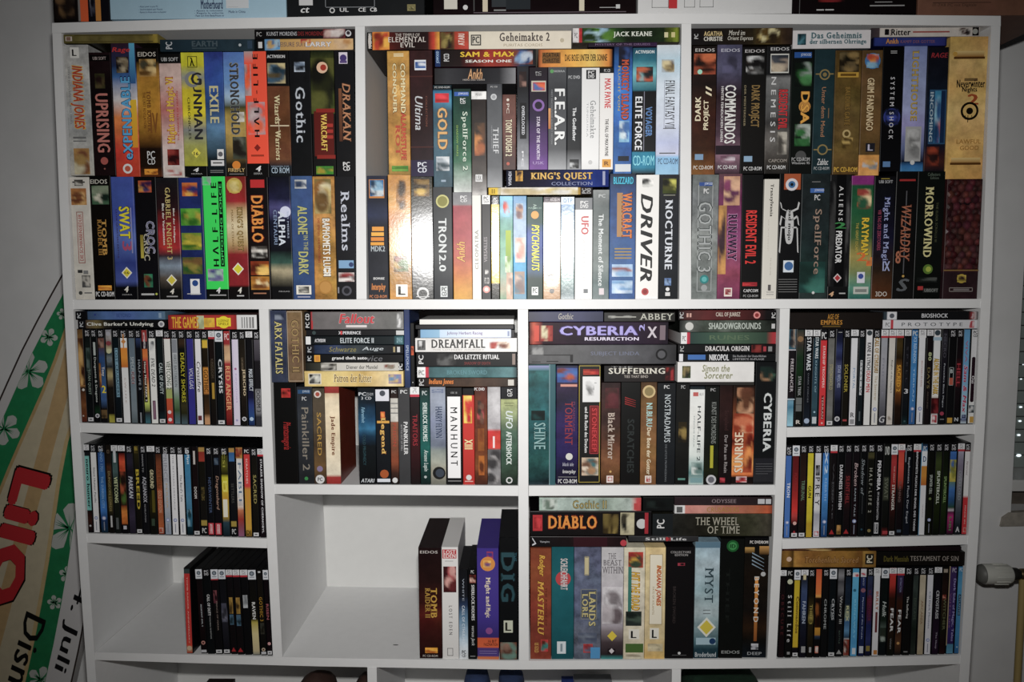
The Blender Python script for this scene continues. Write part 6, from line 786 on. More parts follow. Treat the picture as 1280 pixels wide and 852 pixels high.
dv('B10', "bottom right case shelf", 'upright cases, bottom right shelf', 973.9, (712.5, 708), None, '''
983|||140e10@0,1a1012@1~.1|!wl^S .28 .74 .3 .7 4c2024 OBSCURE|black case, dim maroon stacked letters, white cap
992.1|||101010@0,121212@1|Hb .02 .07 .2 .8 c0c0c0 PC^C .14 .5 .38 c8ccb0^S .29 .82 .25 .8 d8d8d8 Still Life^R .93 .96 .3 .7 9c9c9c|black case, white typewriter letters, moon disc
1000.6|||121214@0,121214@.12,c8b018@.13,d4b81c@.5,d0b01c@.88,16121a@.89,141218@1~.06|!gf^Tb .31 .72 .45 .85 8c7420/5c2c18 Commandos^!bw|strong yellow case with white top block
1010.3|||1c1a16@0,2c3448@.15,3c4c70@.25,34446c@.4,1c2030@.6,16141c@1~.2|!wl^P .06 .12 .3 .7 c8b88c,dcd0a8^Tb .36 .61 .3 .75 a8b4c8 FAHREN^R .87 .94 .3 .85 a8a8a8|dusky blue case with blurred pale lettering
1019|||12100e@0,1a160f@.3,4c4020@.5,8c7c3c@.55,2c2414@.62,141210@1~.15|!pc^T .4 .62 .3 .7 b0a050 THIEF 3^R .88 .94 .35 .7 a8a8a8|black case with a golden haze
1027.9|||c8502c@0,e0682c@.15,e07c30@.28,e8a850@.31,2c1810@.33,4c2818@.5,6c3c1c@.62,c88c28@.67,b07c24@.74,2c3c54@.76,101012@.8|P .33 .66 .1 .9 2c1408,8c4c1c,1c100c^P .87 .95 .2 .7 c85c44,d8c8c0|orange case, dark carved block at its middle
1036.7|||121212@0,141416@1|!pc^Tb .34 .68 .35 .7 9ca0a0 CHROME|black case with dull chrome lettering
1046.3|||0f1418@0,12181c@1|!gf^Tb .34 .58 .4 .75 b8bcc0 CRYSIS^T .4 .55 .25 .38 8c9094 WARHEAD^!bw|black case, silver capitals with smaller words below
1056|||5c5c5e@0,8c8c90@.08,4c4c50@.15,6c6c70@.25,343438@.32,1c1c1e@.4,16161a@1~.25|T .31 .62 .3 .75 b8b8b4 Warcry III^T .7 .85 .4 .6 4c5c54 BATTLE^!bt2|grey case with a dark planet curve
1064.5|||141a20@0,1c2c40@.2,1c2838@.4,8c9c8c@.55,3c6c98@.6,5c90b8@.7,2c4460@.78,c8ccd0@.8,8c3c2c@.84,c8b8a8@.95,8c8074@1~.2|!pc^Tb .42 .6 .3 .7 c8c89c REX^P .8 .98 .1 .9 8c3c2c,d8ccc0,5c2c24|dark blue case with a pale picture foot
1074.5|||4c9cc8@0,5cb4dc@.15,50acd8@.5,489cd0@.85,5cacdc@1~.08|R .06 .1 .1 .9 e0e4e8^P .05 .1 .15 .85 d8d8dc,c83c44^C .25 .4 .2 2c6884^T .35 .8 .4 .6 88d0ec RUNAWAY^R .9 .97 .3 .75 dce4ec|vivid turquoise blue case
1083.4|||243060@0,1c2858@.2,1c2850@.6,16204c@1~.12|R .01 .1 .1 .9 dcdce0^P .05 .1 .15 .85 d8d8dc,c83c44^T .11 .2 .4 .6 a8b0cc MYST^C .25 .5 .34 8c5c6c^T .33 .8 .4 .62 b8c4e0 Mystery of the Druids^R .88 .96 .2 .8 c8ccd4|navy case, round pink head, white lettering
1091.7|||2c3850@0,2c2c50@.3,5c1c30@.35,4c2040@.5,1c2858@.65,2c3468@.8,141428@1~.2|!pc^T .25 .6 .3 .7 6c2c3c SUPERPOWER^R .88 .94 .2 .8 8c7c3c|indigo case with a dull red middle
1101.2|||dcdce0@0,e4e4e8@1~.04|!wg^Tb .27 .48 .4 .75 b0603c BULLY^R .5 .73 .4 .7 6c2c30^R .93 .98 .3 .8 c8843c|white case, orange word above maroon block
1110.9|||101616@0,121818@.4,1c2820@.6,5c6c64@.72,8c9c94@.78,141c1c@.85,12161a@1~.15|!gf^Tbi .38 .56 .3 .8 b0b8b4 Hulk^P .68 .84 .1 .9 1c2820,a8b4ac,2c342c|black case with a grey swoosh low down
1120.6|||c02420@0,b0241c@.2,5c1c14@.3,34180f@.35,2c1c14@.6,141812@1~.12|!wr^Tb .46 .73 .35 .75 e4e4e4 FEAR^T .8 .92 .4 .6 8c8c8c VIVENDI|red topped black case, white bold capitals
1130.3|||2c2448@0,3c2c50@.2,2c1c24@.3,3c2014@.4,2c1a14@.7,5c3c28@.85,141414@1~.15|!wr^T .12 .28 .4 .65 8c90b8 EXTRACTION^Tb .48 .75 .35 .75 e4e4e4 FEAR^C .86 .5 .2 c8985c|violet topped dark case, white bold capitals
1140.8|||101010@0,141414@1~.06|!pc^Tb .33 .58 .3 .6 c8c8c4 The Suffering^R .95 .965 .2 .7 888|plain black case, small white lettering
1148.7|||2c3434@0,38423e@.2,303a36@.5,1c2620@.7,2c342e@1~.25|!pc^T .35 .6 .3 .7 4c584c ENCLAVE|murky green grey case
1158|||c0b49c@0,c8bca4@.3,b8a88c@.7,b0a084@1~.15|!pb^T .38 .65 .35 .65 8c6c50 ARCANIA|beige case
1167.2|||dcdce4@0,e4e4ea@1~.03|!pc^T .28 .7 .4 .66 6c7488 CSI Dark Motives^!bu|white case, slim slate lettering, blue swirl
1176.9|||121014@0,1c1620@.5,2c1c30@.9,201424@1~.08|!wl^Tb .27 .59 .35 .75 c8c8cc CRYOSTASIS^T .74 .93 .45 .7 b0a8b8 The Sleep|black case, white capitals, violet tinge
1185.7|||141210@0,2c1c18@.3,34281c@.45,1c1e16@.7,241214@.9,301418@1~.2|R .03 .07 .2 .8 a89c8c^P .32 .38 .2 .7 a84434,d88c74,3c2018^T .36 .72 .35 .75 6c7050 WITCHER|dark earthy case, rosy face spot
1196.3|||3c2c5c@0,402c64@.3,34246c@.8,34245c@.88,4c8cac@.89,5c9cbc@.98|R .0 .9 .0 .12 b09c7c^Hb .02 .07 .35 .85 b8b0c4 PC^T .14 .85 .5 .85 b0a8dc Dark Side of Magic, Tales^T .3 .7 .2 .36 8c5c8c WITCHES|purple case with pale blue foot
1205|||3c84b0@0,4c98c4@.2,4490c0@.5,3c88bc@.8,2c6ca4@1~.12|Hb .02 .06 .3 .8 d0e0ec PC^R .32 .56 .3 .8 2c4860^T .33 .55 .4 .7 8cb4d0 ATLANTIS^C .92 .5 .14 b8d4e4|bright blue case against the shelf side
''')
# ---------------------------------------------------------------------------
# THE SETTING
# ---------------------------------------------------------------------------
DEPTH, Z_FLOOR = 0.358, -1.13
M = dict(
 OL=[(28.7, 65), (63, 66.2), (355, 78.7), (515, 87), (655, 95.6), (799, 105.6)],
 IL=[(41, 76.7), (63, 78), (355, 90), (515, 98.6), (655, 107.3), (852, 120.3)],
 D1l=[(30, 444), (374, 445.7)], D1r=[(30, 456), (374, 458.3)], D2l=[(30, 851.9), (374, 849)], D2r=[(30, 864), (374, 863.8)],
 IR=[(30, 1239), (355, 1227.2), (515, 1220), (655, 1211.2), (805, 1201.8), (850, 1199)],
 OR=[(19, 1251), (370, 1238.75), (515, 1232), (655, 1224), (850, 1211)],
 E1l=[(386, 323.7), (560, 328.6), (660, 333), (822, 341.3)], E1r=[(386, 335.6), (520, 339.4), (660, 345), (822, 353)],
 E2l=[(386, 647.2), (826, 648.8)], E2r=[(386, 660), (826, 661)],
 E3l=[(386, 975), (525, 971.9), (665, 967), (824, 959)], E3r=[(386, 987.2), (560, 982.5), (665, 978.2), (824, 970.4)],
 F1l=[(832, 459.1), (852, 459.8)], F1r=[(832, 470.7), (852, 471.4)], F2l=[(835, 840), (852, 839.6)], F2r=[(835, 851.25), (852, 851)])
Hh = dict(
 H0t=[(65, 28.7), (250, 23.5), (480, 19.2), (820, 17), (1000, 17.6), (1251, 19.8)], H0b=[(65, 41.2), (250, 36.6), (480, 32.2), (820, 29.5), (1000, 30), (1251, 32.5)],
 H1t=[(90, 374.5), (640, 374), (1227, 373.5)], H1b=[(92, 386.4), (640, 386.2), (1226, 384.8)],
 C1at=[(98, 528.3), (327, 533.5)], C1ab=[(98, 540.3), (328, 545.7)], C1bt=[(107, 666.5), (334, 673)], C1bb=[(107, 678.2), (335, 685)],
 Gt=[(342, 605.2), (648, 607), (969, 606)], Gb=[(343, 617.3), (648, 619.7), (968, 618.5)],
 C4at=[(984, 534.2), (1219, 530.3)], C4ab=[(983, 546.2), (1219, 542.3)], C4bt=[(978, 673.6), (1211, 669)], C4bb=[(977, 685.9), (1210, 680.4)],
 Kt=[(118, 815), (250, 818.3), (400, 822.2), (640, 825.8), (900, 824), (1020, 823), (1200, 818.7)], Kb=[(119, 824.7), (250, 828.8), (400, 832.7), (640, 836.7), (900, 835.6), (1020, 834.3), (1200, 829.8)])
ZB = {}      # height of each board's top edge as x -> z
shelf = bpy.data.objects.new('shelving_unit', None); COL.objects.link(shelf); shelf.location = (0, 0, 0)
tag(shelf, 'large white built-in shelving unit of many square bays filled with games', 'shelving')
UPX = {}
def upright(name, l, r, ya, yb, to_floor=False, y0=0.0):
    lv, rv = [], []
    ys = sorted({ya, yb} | {y for y, x in M[l] if ya < y < yb} | {y for y, x in M[r] if ya < y < yb})
    for y in ys:
        a, b = at(interp(M[l], y), y), at(interp(M[r], y), y); lv.append((a[0], a[2])); rv.append((b[0], (a[2])))
    UPX[l] = [(z, x) for x, z in lv]; UPX[r] = [(z, x) for x, z in rv]
    if to_floor: lv.append((lv[-1][0], Z_FLOOR)); rv.append((rv[-1][0], Z_FLOOR))
    return simple(name, lv + rv[::-1], y0, DEPTH, M_BOARD, shelf)
def board(name, top, bot, xa, xb, y0=0.0007):
    xs = sorted({xa, xb} | {x for x, y in Hh[top] if xa < x < xb})
    tv = [(at(x, interp(Hh[top], x))[0], at(x, interp(Hh[top], x))[2]) for x in xs]
    bv = [(at(x, interp(Hh[bot], x))[0], at(x, interp(Hh[bot], x))[2]) for x in xs]
    ZB.setdefault(top, []).extend(tv); ZB.setdefault(bot, []).extend(bv)
    return simple(name, bv + tv[::-1], y0, DEPTH, M_BOARD, shelf)
board('top_board', 'H0t', 'H0b', 65, 1251, 0.0)
upright('side_panel', 'OL', 'IL', 41.3, 852, True); upright('side_panel', 'IR', 'OR', 32.5, 850, True)
board('middle_board', 'H1t', 'H1b', 90.5, 1227)
upright('divider', 'D1l', 'D1r', 33, 373.9); upright('divider', 'D2l', 'D2r', 29.8, 373.8)
upright('divider', 'E1l', 'E1r', 386.4, 821.5); upright('divider', 'E2l', 'E2r', 386.4, 825.5); upright('divider', 'E3l', 'E3r', 385.6, 823.6)
board('bottom_board', 'Kt', 'Kb', 118.5, 1201)
board('shelf_board', 'C1at', 'C1ab', 98.5, 327.8); board('shelf_board', 'C1bt', 'C1bb', 107.5, 333.6)
board('shelf_board', 'Gt', 'Gb', 342.6, 647.9); board('shelf_board', 'Gt', 'Gb', 661, 968.8)
board('shelf_board', 'C4at', 'C4ab', 983.6, 1219); board('shelf_board', 'C4bt', 'C4bb', 978, 1210.7)
for l, r, y in (('F1l', 'F1r', 833.4), ('F2l', 'F2r', 836)):
    a, b = at(interp(M[l], y), y), at(interp(M[r], y), y)
    simple('divider', [(a[0], Z_FLOOR + .06), (b[0], Z_FLOOR + .06), (b[0], b[2] - .0005), (a[0], a[2] - .0005)], 0.0, DEPTH, M_BOARD, shelf)
xl_, xr_ = at(120.3, 852)[0], at(1199, 850)[0]
simple('base_board', [(xl_, Z_FLOOR + .04), (xr_, Z_FLOOR + .04), (xr_, Z_FLOOR + .058), (xl_, Z_FLOOR + .058)], 0.0007, DEPTH, M_BOARD, shelf)
simple('plinth', [(xl_, Z_FLOOR), (xr_, Z_FLOOR), (xr_, Z_FLOOR + .04), (xl_, Z_FLOOR + .04)], 0.02, .04, M_BOARD, shelf)
simple('back_panel', [(0.0, Z_FLOOR + .06), (1.79, Z_FLOOR + .06), (1.79, .52), (0.0, .52)], DEPTH, DEPTH + .005, M_BACK, shelf)
# scuffs in the open bay
for (u, v) in ((0.22, .06), (0.27, .25)):
    mb = MB(); z = interp(sorted(ZB['Kt']), 0.41 + u) + .0004
    mb.add([(0.41 + u + .006 * math.cos(q) , v + .0025 * math.sin(q), z) for q in [i * math.pi / 5 for i in range(10)]], [tuple(range(10))], srgb('5c5c5c')); mb.build('scuff_mark', M_MATT, shelf)

# walls and floor: a window niche with its shutter down lies at the edge of view
WY = 0.372
nx = at(1271, 500, WY)[0]; nz0 = at(1271, 640, WY)[2]; nz1 = .75
def slab(name, x0, x1, z0, z1, y0, y1, mat): return tag(simple(name, [(x0, z0), (x1, z0), (x1, z1), (x0, z1)], y0, y1, mat), kind='structure')
slab('wall_back', -1.9, nx, Z_FLOOR, 1.45, WY, WY + .25, M_PLASTER)
slab('wall_back', nx, 3.4, Z_FLOOR, nz0, WY, WY + .25, M_PLASTER)
slab('wall_back', nx, 3.4, nz1, 1.45, WY, WY + .25, M_PLASTER)
simple('floor', [(-1.9, Z_FLOOR - .1), (3.4, Z_FLOOR - .1), (3.4, Z_FLOOR), (-1.9, Z_FLOOR)], -3.2, WY + .25, M_FLOOR)['kind'] = 'structure'
slab('wall_left', -2.0, -1.9, Z_FLOOR, 1.45, -3.2, WY + .25, M_PLASTER)
win = bpy.data.objects.new('window_1', None); COL.objects.link(win); win['kind'] = 'structure'
M_SHUT = plain('grey_shutter_slat', '8c9692', 0.5, 0.05, 40)
M_WINF = plain('white_window_paint', 'd8d8d6', 0.4, 0.03, 40)
sz = at(1271, 600, WY)[2]
for i in range(22):
    z = sz + .034 * i
    simple('slat', [(nx + .045, z), (nx + .9, z), (nx + .9, z + .031), (nx + .045, z + .031)], WY + .13, WY + .14, M_SHUT, win)
simple('frame_post', [(nx + .001, sz - .02), (nx + .045, sz - .02), (nx + .045, nz1), (nx + .001, nz1)], WY + .09, WY + .15, M_WINF, win)
simple('sill', [(nx + .002, sz - .03), (nx + .9, sz - .03), (nx + .9, sz - .002), (nx + .002, sz - .002)], WY + .01, WY + .16, M_WINF, win)
simple('recess_back', [(nx + .001, nz0), (nx + .9, nz0), (nx + .9, sz - .031), (nx + .001, sz - .031)], WY + .07, WY + .16, plain('dark_recess', '5c544c', .9, .25, 40, .5), win)  # slab set back below the sill, in a dark mottled tone
md, nt, b = nodes_of('daylight_through_slot'); b.inputs['Emission Color'].default_value = (.85, .95, 1, 1); b.inputs['Emission Strength'].default_value = 1.1
for (px, py, w_) in ((1273.5, 569, 6.5), (1273.5, 543.5, 4.5), (1275, 526, 4), (1276, 508.5, 4), (1276.3, 473.5, 2.6), (1279, 455.5, 2)):
    q = at(px, py, WY + .128); s_ = w_ / 2 / 480
    mb = MB(); mb.add([(q[0] + s_ * math.cos(a), q[1], q[2] + s_ * .55 * math.sin(a)) for a in [i * math.pi / 6 for i in range(12)]], [tuple(range(12))], WHT); mb.build('light_slot', md, win)
# broken plaster under the sill
q0, q1 = at(1249, 657, WY), at(1290, 643, WY)
mb = MB(); v, f = prism([(q0[0], q0[2]), (q1[0], q0[2] + .002), (q1[0], q1[2] + .01), (q0[0] + .02, q1[2] + .006), (q0[0] + .004, q1[2] - .006)], WY - .006, WY + .01); mb.add(v, f, [.5, .5, .5])
tag(mb.build('trim_1', M_RAW), kind='structure')

# radiator valve head beside the shelf
val = bpy.data.objects.new('radiator_valve', None); COL.objects.link(val)
tag(val, 'white round radiator thermostat knob on a brass valve beside the shelf', 'valve')
VY = 0.25; c0 = at(1221.5, 717, VY); c1 = at(1262, 717, VY); rk = at(1240, 705.5, VY)[2] - at(1240, 717.5, VY)[2]; ln = c1[0] - c0[0]
M_KNOB = plain('ivory_plastic', 'd4d4cc', 0.4, 0.02, 30); M_DARK = plain('dark_rubber', '24221f', 0.5); M_BRASS = plain('dull_brass', '6c5c40', 0.4, .1, 30, 0, .5, .8)
def rod(name, prof, mat, parent, o, d=(1, 0, 0), n=28, smooth=True):
    v, f = lathe(prof, o, d, n); mb = MB(); mb.add(v, f, [.5, .5, .5]); ob = mb.build(name, mat, parent, smooth=smooth)
    e = ob.modifiers.new('split', 'EDGE_SPLIT'); e.split_angle = math.radians(40); return ob
rod('end_cap', [(0, rk * .5), (ln * .05, rk * .8), (ln * .13, rk * .96), (ln * .16, rk * .98)], plain('grey_plastic', '6a6a66', .5), val, c0)
rod('knob', [(ln * .16, rk * .98), (ln * .2, rk), (ln * .93, rk * .98), (ln * 1.0, rk * .86)], M_KNOB, val, c0)
for i in range(12):
    a = 2 * math.pi * i / 12; p = (c0[0] + ln * .45, c0[1] + rk * 1.0 * math.cos(a), c0[2] + rk * 1.0 * math.sin(a))
    rod('grip_rib', [(0, .0006), (.003, .0016), (ln * .42, .0016), (ln * .45, .0006)], M_KNOB, val, p, n=8)
rod('collar', [(ln * .99, rk * .6), (ln * 1.05, rk * .66), (ln * 1.22, rk * .62), (ln * 1.3, rk * .5)], M_DARK, val, c0)
rod('valve_body', [(ln * 1.29, rk * .42), (ln * 1.35, rk * .55), (ln * 1.7, rk * .55), (ln * 2.3, rk * .5)], M_BRASS, val, c0)
vx = c0[0] + ln * 1.42
rod('pipe', [(0, rk * .34), (c0[2] - Z_FLOOR, rk * .34)], plain('ochre_painted_pipe', 'b09a64', .5), val, (vx, c0[1], Z_FLOOR), (0, 0, 1))

# ---------------------------------------------------------------------------
# THE SURFBOARD leaning against the wall on the other side
# ---------------------------------------------------------------------------
SY = 0.29
tip = (135, 275); ax = (-.26, .966); nn = (-.966, -.26)
def sb(u, p): return at(tip[0] + ax[0] * u + nn[0] * p, tip[1] + ax[1] * u + nn[1] * p, SY)
HW = [(0, 0), (8, 10), (25, 20), (50, 29), (80, 38), (120, 48), (177, 61), (250, 73), (330, 85), (420, 96), (500, 103.5), (560, 107), (700, 110), (800, 108), (860, 100)]
def hw(u): return interp(HW, u)
us = [0, 4, 12, 25, 40, 60, 80, 110, 145, 185, 230, 280, 330, 380, 430, 480, 530, 580, 650, 720, 790, 850]
board_o = bpy.data.objects.new('surfboard', None); COL.objects.link(board_o)
tag(board_o, 'tall surfboard with green flower bands and red lettering leaning against the wall', 'surfboard')
M_SURF = printed('glossy_surfboard', 0.3)
def strip(name, pl, pr, col, lift, k=0.0, u0=0, u1=850, col2=None):
    mb = MB(); vs, fs = [], []
    uu = [u for u in us if u0 <= u <= u1]
    for u in uu:
        for p in (pl(u), pr(u)):
            x, y, z = sb(u, p); vs.append((x, y - lift, z))
    for i in range(len(uu) - 1): fs.append((2 * i, 2 * i + 2, 2 * i + 3, 2 * i + 1))
    mb.add(vs, fs, srgb(col), k); return mb.build(name, M_SURF, board_o)
out = [sb(u, hw(u)) for u in us] + [sb(u, -hw(u)) for u in us[::-1] if u > 0]
# keep the hidden side clear of the shelf's own side panel
lim = -0.012
ol = [(min(p[0], lim), p[2]) for p in out]
mb = MB(); v, f = prism(ol, SY, SY + .022); mb.add(v, f, srgb('d6d4d4')); mb.build('deck', M_SURF, board_o)
mb = MB()
for sgn in (1, -1):
    vs, fs = [], []
    for u in us:
        for d_ in (0, 2.2):
            x, y, z = sb(u, sgn * max(0, hw(u) - d_)); vs.append((min(x, lim), y - .0006, z))
    for i in range(len(us) - 1): fs.append((2 * i, 2 * i + 2, 2 * i + 3, 2 * i + 1))
    mb.add(vs, fs, srgb('3c3230'))
mb.build('dark_edge_line', M_SURF, board_o)
cl = lambda p, u: max(-hw(u), min(hw(u), p))
strip('green_band', lambda u: max(0, hw(u) - 14), lambda u: max(0, hw(u) - 30 * min(1, u / 200) - 15), '1d8450', .0010, .12, 12)
strip('green_band', lambda u: -max(0, hw(u) - 58 * min(1, u / 300)), lambda u: -max(0, hw(u) - 33), '1f7c4c', .0010, .12, 40)
strip('wood_panel', lambda u: max(0, hw(u) - 30 * min(1, u / 200) - 15), lambda u: -max(0, hw(u) - 58 * min(1, u / 300)), 'c9bda0', .0012, .06, 12)
strip('stringer', lambda u: 9, lambda u: -9, 'c0a070', .0016, .1, 110)
for off, wd in ((44, 5), ):
    strip('stringer', lambda u: max(0, hw(u) - 30 * min(1, u / 200) - 15), lambda u: max(0, hw(u) - 30 * min(1, u / 200) - 19), 'b89a68', .0016, .1, 60)
    strip('stringer', lambda u: -max(0, hw(u) - 62 * min(1, u / 300)), lambda u: -max(0, hw(u) - 57 * min(1, u / 300)), 'c8ae7c', .0016, .1, 60)
def band(u, p):
    h_ = hw(u)
    if p > 0: return min(h_ - 14.5, max(h_ - 14.5 - 29 * min(1, u / 200), p))
    return max(-(h_ - 33.5), min(-(h_ - 57.5 * min(1, u / 300)), p))
def sbb(u, p): return sb(u, band(u, p))
def flower(u, p, R, rot, seed):
    mb = MB()
    for k in range(5):
        a = rot + 2 * math.pi * k / 5
        pts = []
        for (r_, d_) in ((0.08, -.25), (.45, -.42), (.8, -.4), (1.0, -.2), (1.03, .0), (1.0, .2), (.8, .4), (.45, .42), (.08, .25)):
            pts.append((r_, d_))
        vs = []
        for r_, d_ in pts:
            an = a + d_ * (1.15 if r_ < .9 else .9)
            x, y, z = sbb(u + R * r_ * math.cos(an), p + R * r_ * math.sin(an)); vs.append((min(x, lim), y - .0016, z))
        mb.add(vs, [tuple(range(len(vs)))], srgb('bcc0ba'))
        for d_ in (-.16, 0, .16):
            q = [(0.0, a + d_ - .06), (.62, a + d_), (0.0, a + d_ + .06)]
            vs = [(lambda P: (min(P[0], lim), P[1] - .0019, P[2]))(sbb(u + R * (r_ + .05) * math.cos(an) + (1.2 if i == 0 else -1.2 if i == 2 else 0), p + R * (r_ + .05) * math.sin(an))) for i, (r_, an) in enumerate(q)]
            mb.add(vs, [(0, 1, 2)], srgb('2a7a50'))
    mb.build('printed_flower', M_SURF, board_o)
flower(208, 46, 24, .3, 1); flower(160, 33, 11, .8, 2); flower(128, 24, 7, .2, 4); flower(285, 57, 20, 1.1, 3)
flower(384, -54, 31, .5, 5); flower(478, -60, 9, .2, 6); flower(575, -68, 16, .7, 7); flower(440, -66, 10, .4, 9); flower(350, 66, 18, .1, 8)
def surf_text(name, text, u0, u1, p0, p1, col, lift, off=.03, ital=0., flip=False):
    vs, fs = layout(text, off, ital); mb = MB()
    P = []
    for a, b, l in vs:
        x, y, z = sb(lerp(u0, u1, a), lerp(p0, p1, b)); P.append((min(x, lim), y - lift - l, z))
    mb.add(P, fs, srgb(col)); o = mb.build(name, M_SURF, board_o)
    if name == 'inscription': o['kind'] = 'stuff'
    return o
surf_text('red_lettering_edge', 'LilO', 323.5, 501.5, 32, -18, '14100e', .0019, .055)
surf_text('red_lettering', 'LilO', 326, 499, 30, -16, 'c01420', .0023, .055)
surf_text('red_lettering', "'S", 512, 590, 44, 18, 'c01420', .0023, .045)
surf_text('inscription', 'Disney', 497, 640, -20, -56, '141414', .0024, .02, .15)
surf_text('inscription', 'ab 4. Juli', 388, 560, -76, -98, '18181c', .0024, .02, .1)

# ---------------------------------------------------------------------------
# THE GAMES
# ---------------------------------------------------------------------------
FLOORS = {'A1l': 'H1t', 'A2l': 'H1t', 'A3l': 'H1t', 'B1': 'C1at', 'B2': 'C1bt', 'B3': 'Kt', 'B4': 'Gt', 'B5': 'Kt', 'B6': 'Gt', 'B7': 'Kt', 'B8': 'C4at', 'B9': 'C4bt', 'B10': 'Kt'}
DEEP = {'A1u': .19, 'A1l': .19, 'A2u': .19, 'A2l': .19, 'A3u': .19, 'A3l': .19, 'A1t': .19, 'A2t': .19, 'A3t': .19, 'B5': .19, 'B7': .19}
BOTPX = {'H1t': 374, 'C1at': 531, 'C1bt': 670, 'Kt': 822, 'Gt': 606.5, 'C4at': 532, 'C4bt': 671}
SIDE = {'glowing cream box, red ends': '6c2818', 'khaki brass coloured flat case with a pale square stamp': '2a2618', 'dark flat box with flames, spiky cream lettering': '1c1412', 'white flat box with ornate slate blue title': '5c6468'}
GLOSSY = {'glossy orange gold box, white square logo low down', 'glossy black box, small golden picture on top', 'white box shading to tan, grey sketch low down', 'pale blue grey box, white label on top', 'narrow yellow box, black foot', 'navy flat box with gold swash lettering', 'pale golden thin case with a dark end'}
TILT = {'navy flat box with gold swash lettering': .062, 'pale golden thin case with a dark end': .055, 'black flat box with a curved peach coloured title': .05,
        'flat plum box with wide lilac lettering': -.06}
TURN = {'glossy orange gold box, white square logo low down': .125, 'glossy black box, small golden picture on top': .12, 'charcoal box with a round olive emblem': -.02,
        'rose red box shading to amber': -.01, 'narrow yellow box, black foot': .035, 'white box shading to tan, grey sketch low down': -.035, 'pale blue grey box, white label on top': -.06}
items = []
for (key, where, group, kind, x0, top, bot, text) in ROWS:
    x = x0; lines = [l for l in text.strip().split('\n') if l.strip()]
    rowitems = []
    for l in lines:
        xs, tp, bt, bg, els, desc = l.split('|')
        if ':' in xs: a, b = map(float, xs.split(':'))
        else: a, b = x, float(xs)
        x = b; rowitems.append((a, b, tp, bt, bg, els, desc))
    xa, xb = rowitems[0][0], rowitems[-1][1]
    fz = None
    if key in FLOORS: fz = sorted(ZB[FLOORS[key]])
    for n, (a, b, tp, bt, bg, els, desc) in enumerate(rowitems):
        m = (a + b) / 2
        yt = float(tp) if tp else lerp(top[0], top[1], (m - xa) / (xb - xa))
        on_floor = fz is not None and not bt
        yb = float(bt) if bt else (BOTPX[FLOORS[key]] if fz else lerp(bot[0], bot[1], (m - xa) / (xb - xa)))
        ym = (yt + yb) / 2
        X0, X1 = at(a, ym)[0], at(b, ym)[0]; zt, zb = at(m, yt)[2], at(m, yb)[2]
        slope = 0.0
        if on_floor:
            zb = max(interp(fz, X0), interp(fz, X1)) + .0003; slope = 0
        items.append(dict(key=key, where=where, group=group, kind=kind, x0=X0 + .0003, x1=X1 - .0003, z0=zb, z1=zt, bg=bg, els=els, desc=desc, fl=on_floor, n=n))
# every box stays inside its bay
BAY = {'A1': ('IL', 'D1l', 'H0b'), 'A2': ('D1r', 'D2l', 'H0b'), 'A3': ('D2r', 'IR', 'H0b'), 'B1': ('IL', 'E1l', 'H1b'), 'B2': ('IL', 'E1l', 'C1ab'), 'B3': ('IL', 'E1l', 'C1bb'),
       'B4': ('E1r', 'E2l', 'H1b'), 'B5': ('E1r', 'E2l', 'Gb'), 'B6': ('E2r', 'E3l', 'H1b'), 'B7': ('E2r', 'E3l', 'Gb'), 'B8': ('E3r', 'IR', 'H1b'), 'B9': ('E3r', 'IR', 'C4ab'), 'B10': ('E3r', 'IR', 'C4bb')}
for d in items:
    l, r, c = BAY[d['key'].rstrip('ults')]
    for z in (d['z0'], d['z1']):
        d['x0'] = max(d['x0'], interp(UPX[l], z) + .0006); d['x1'] = min(d['x1'], interp(UPX[r], z) - .0006)
    for x in (d['x0'], d['x1']): d['z1'] = min(d['z1'], interp(sorted(ZB[c]), x) - .0006)
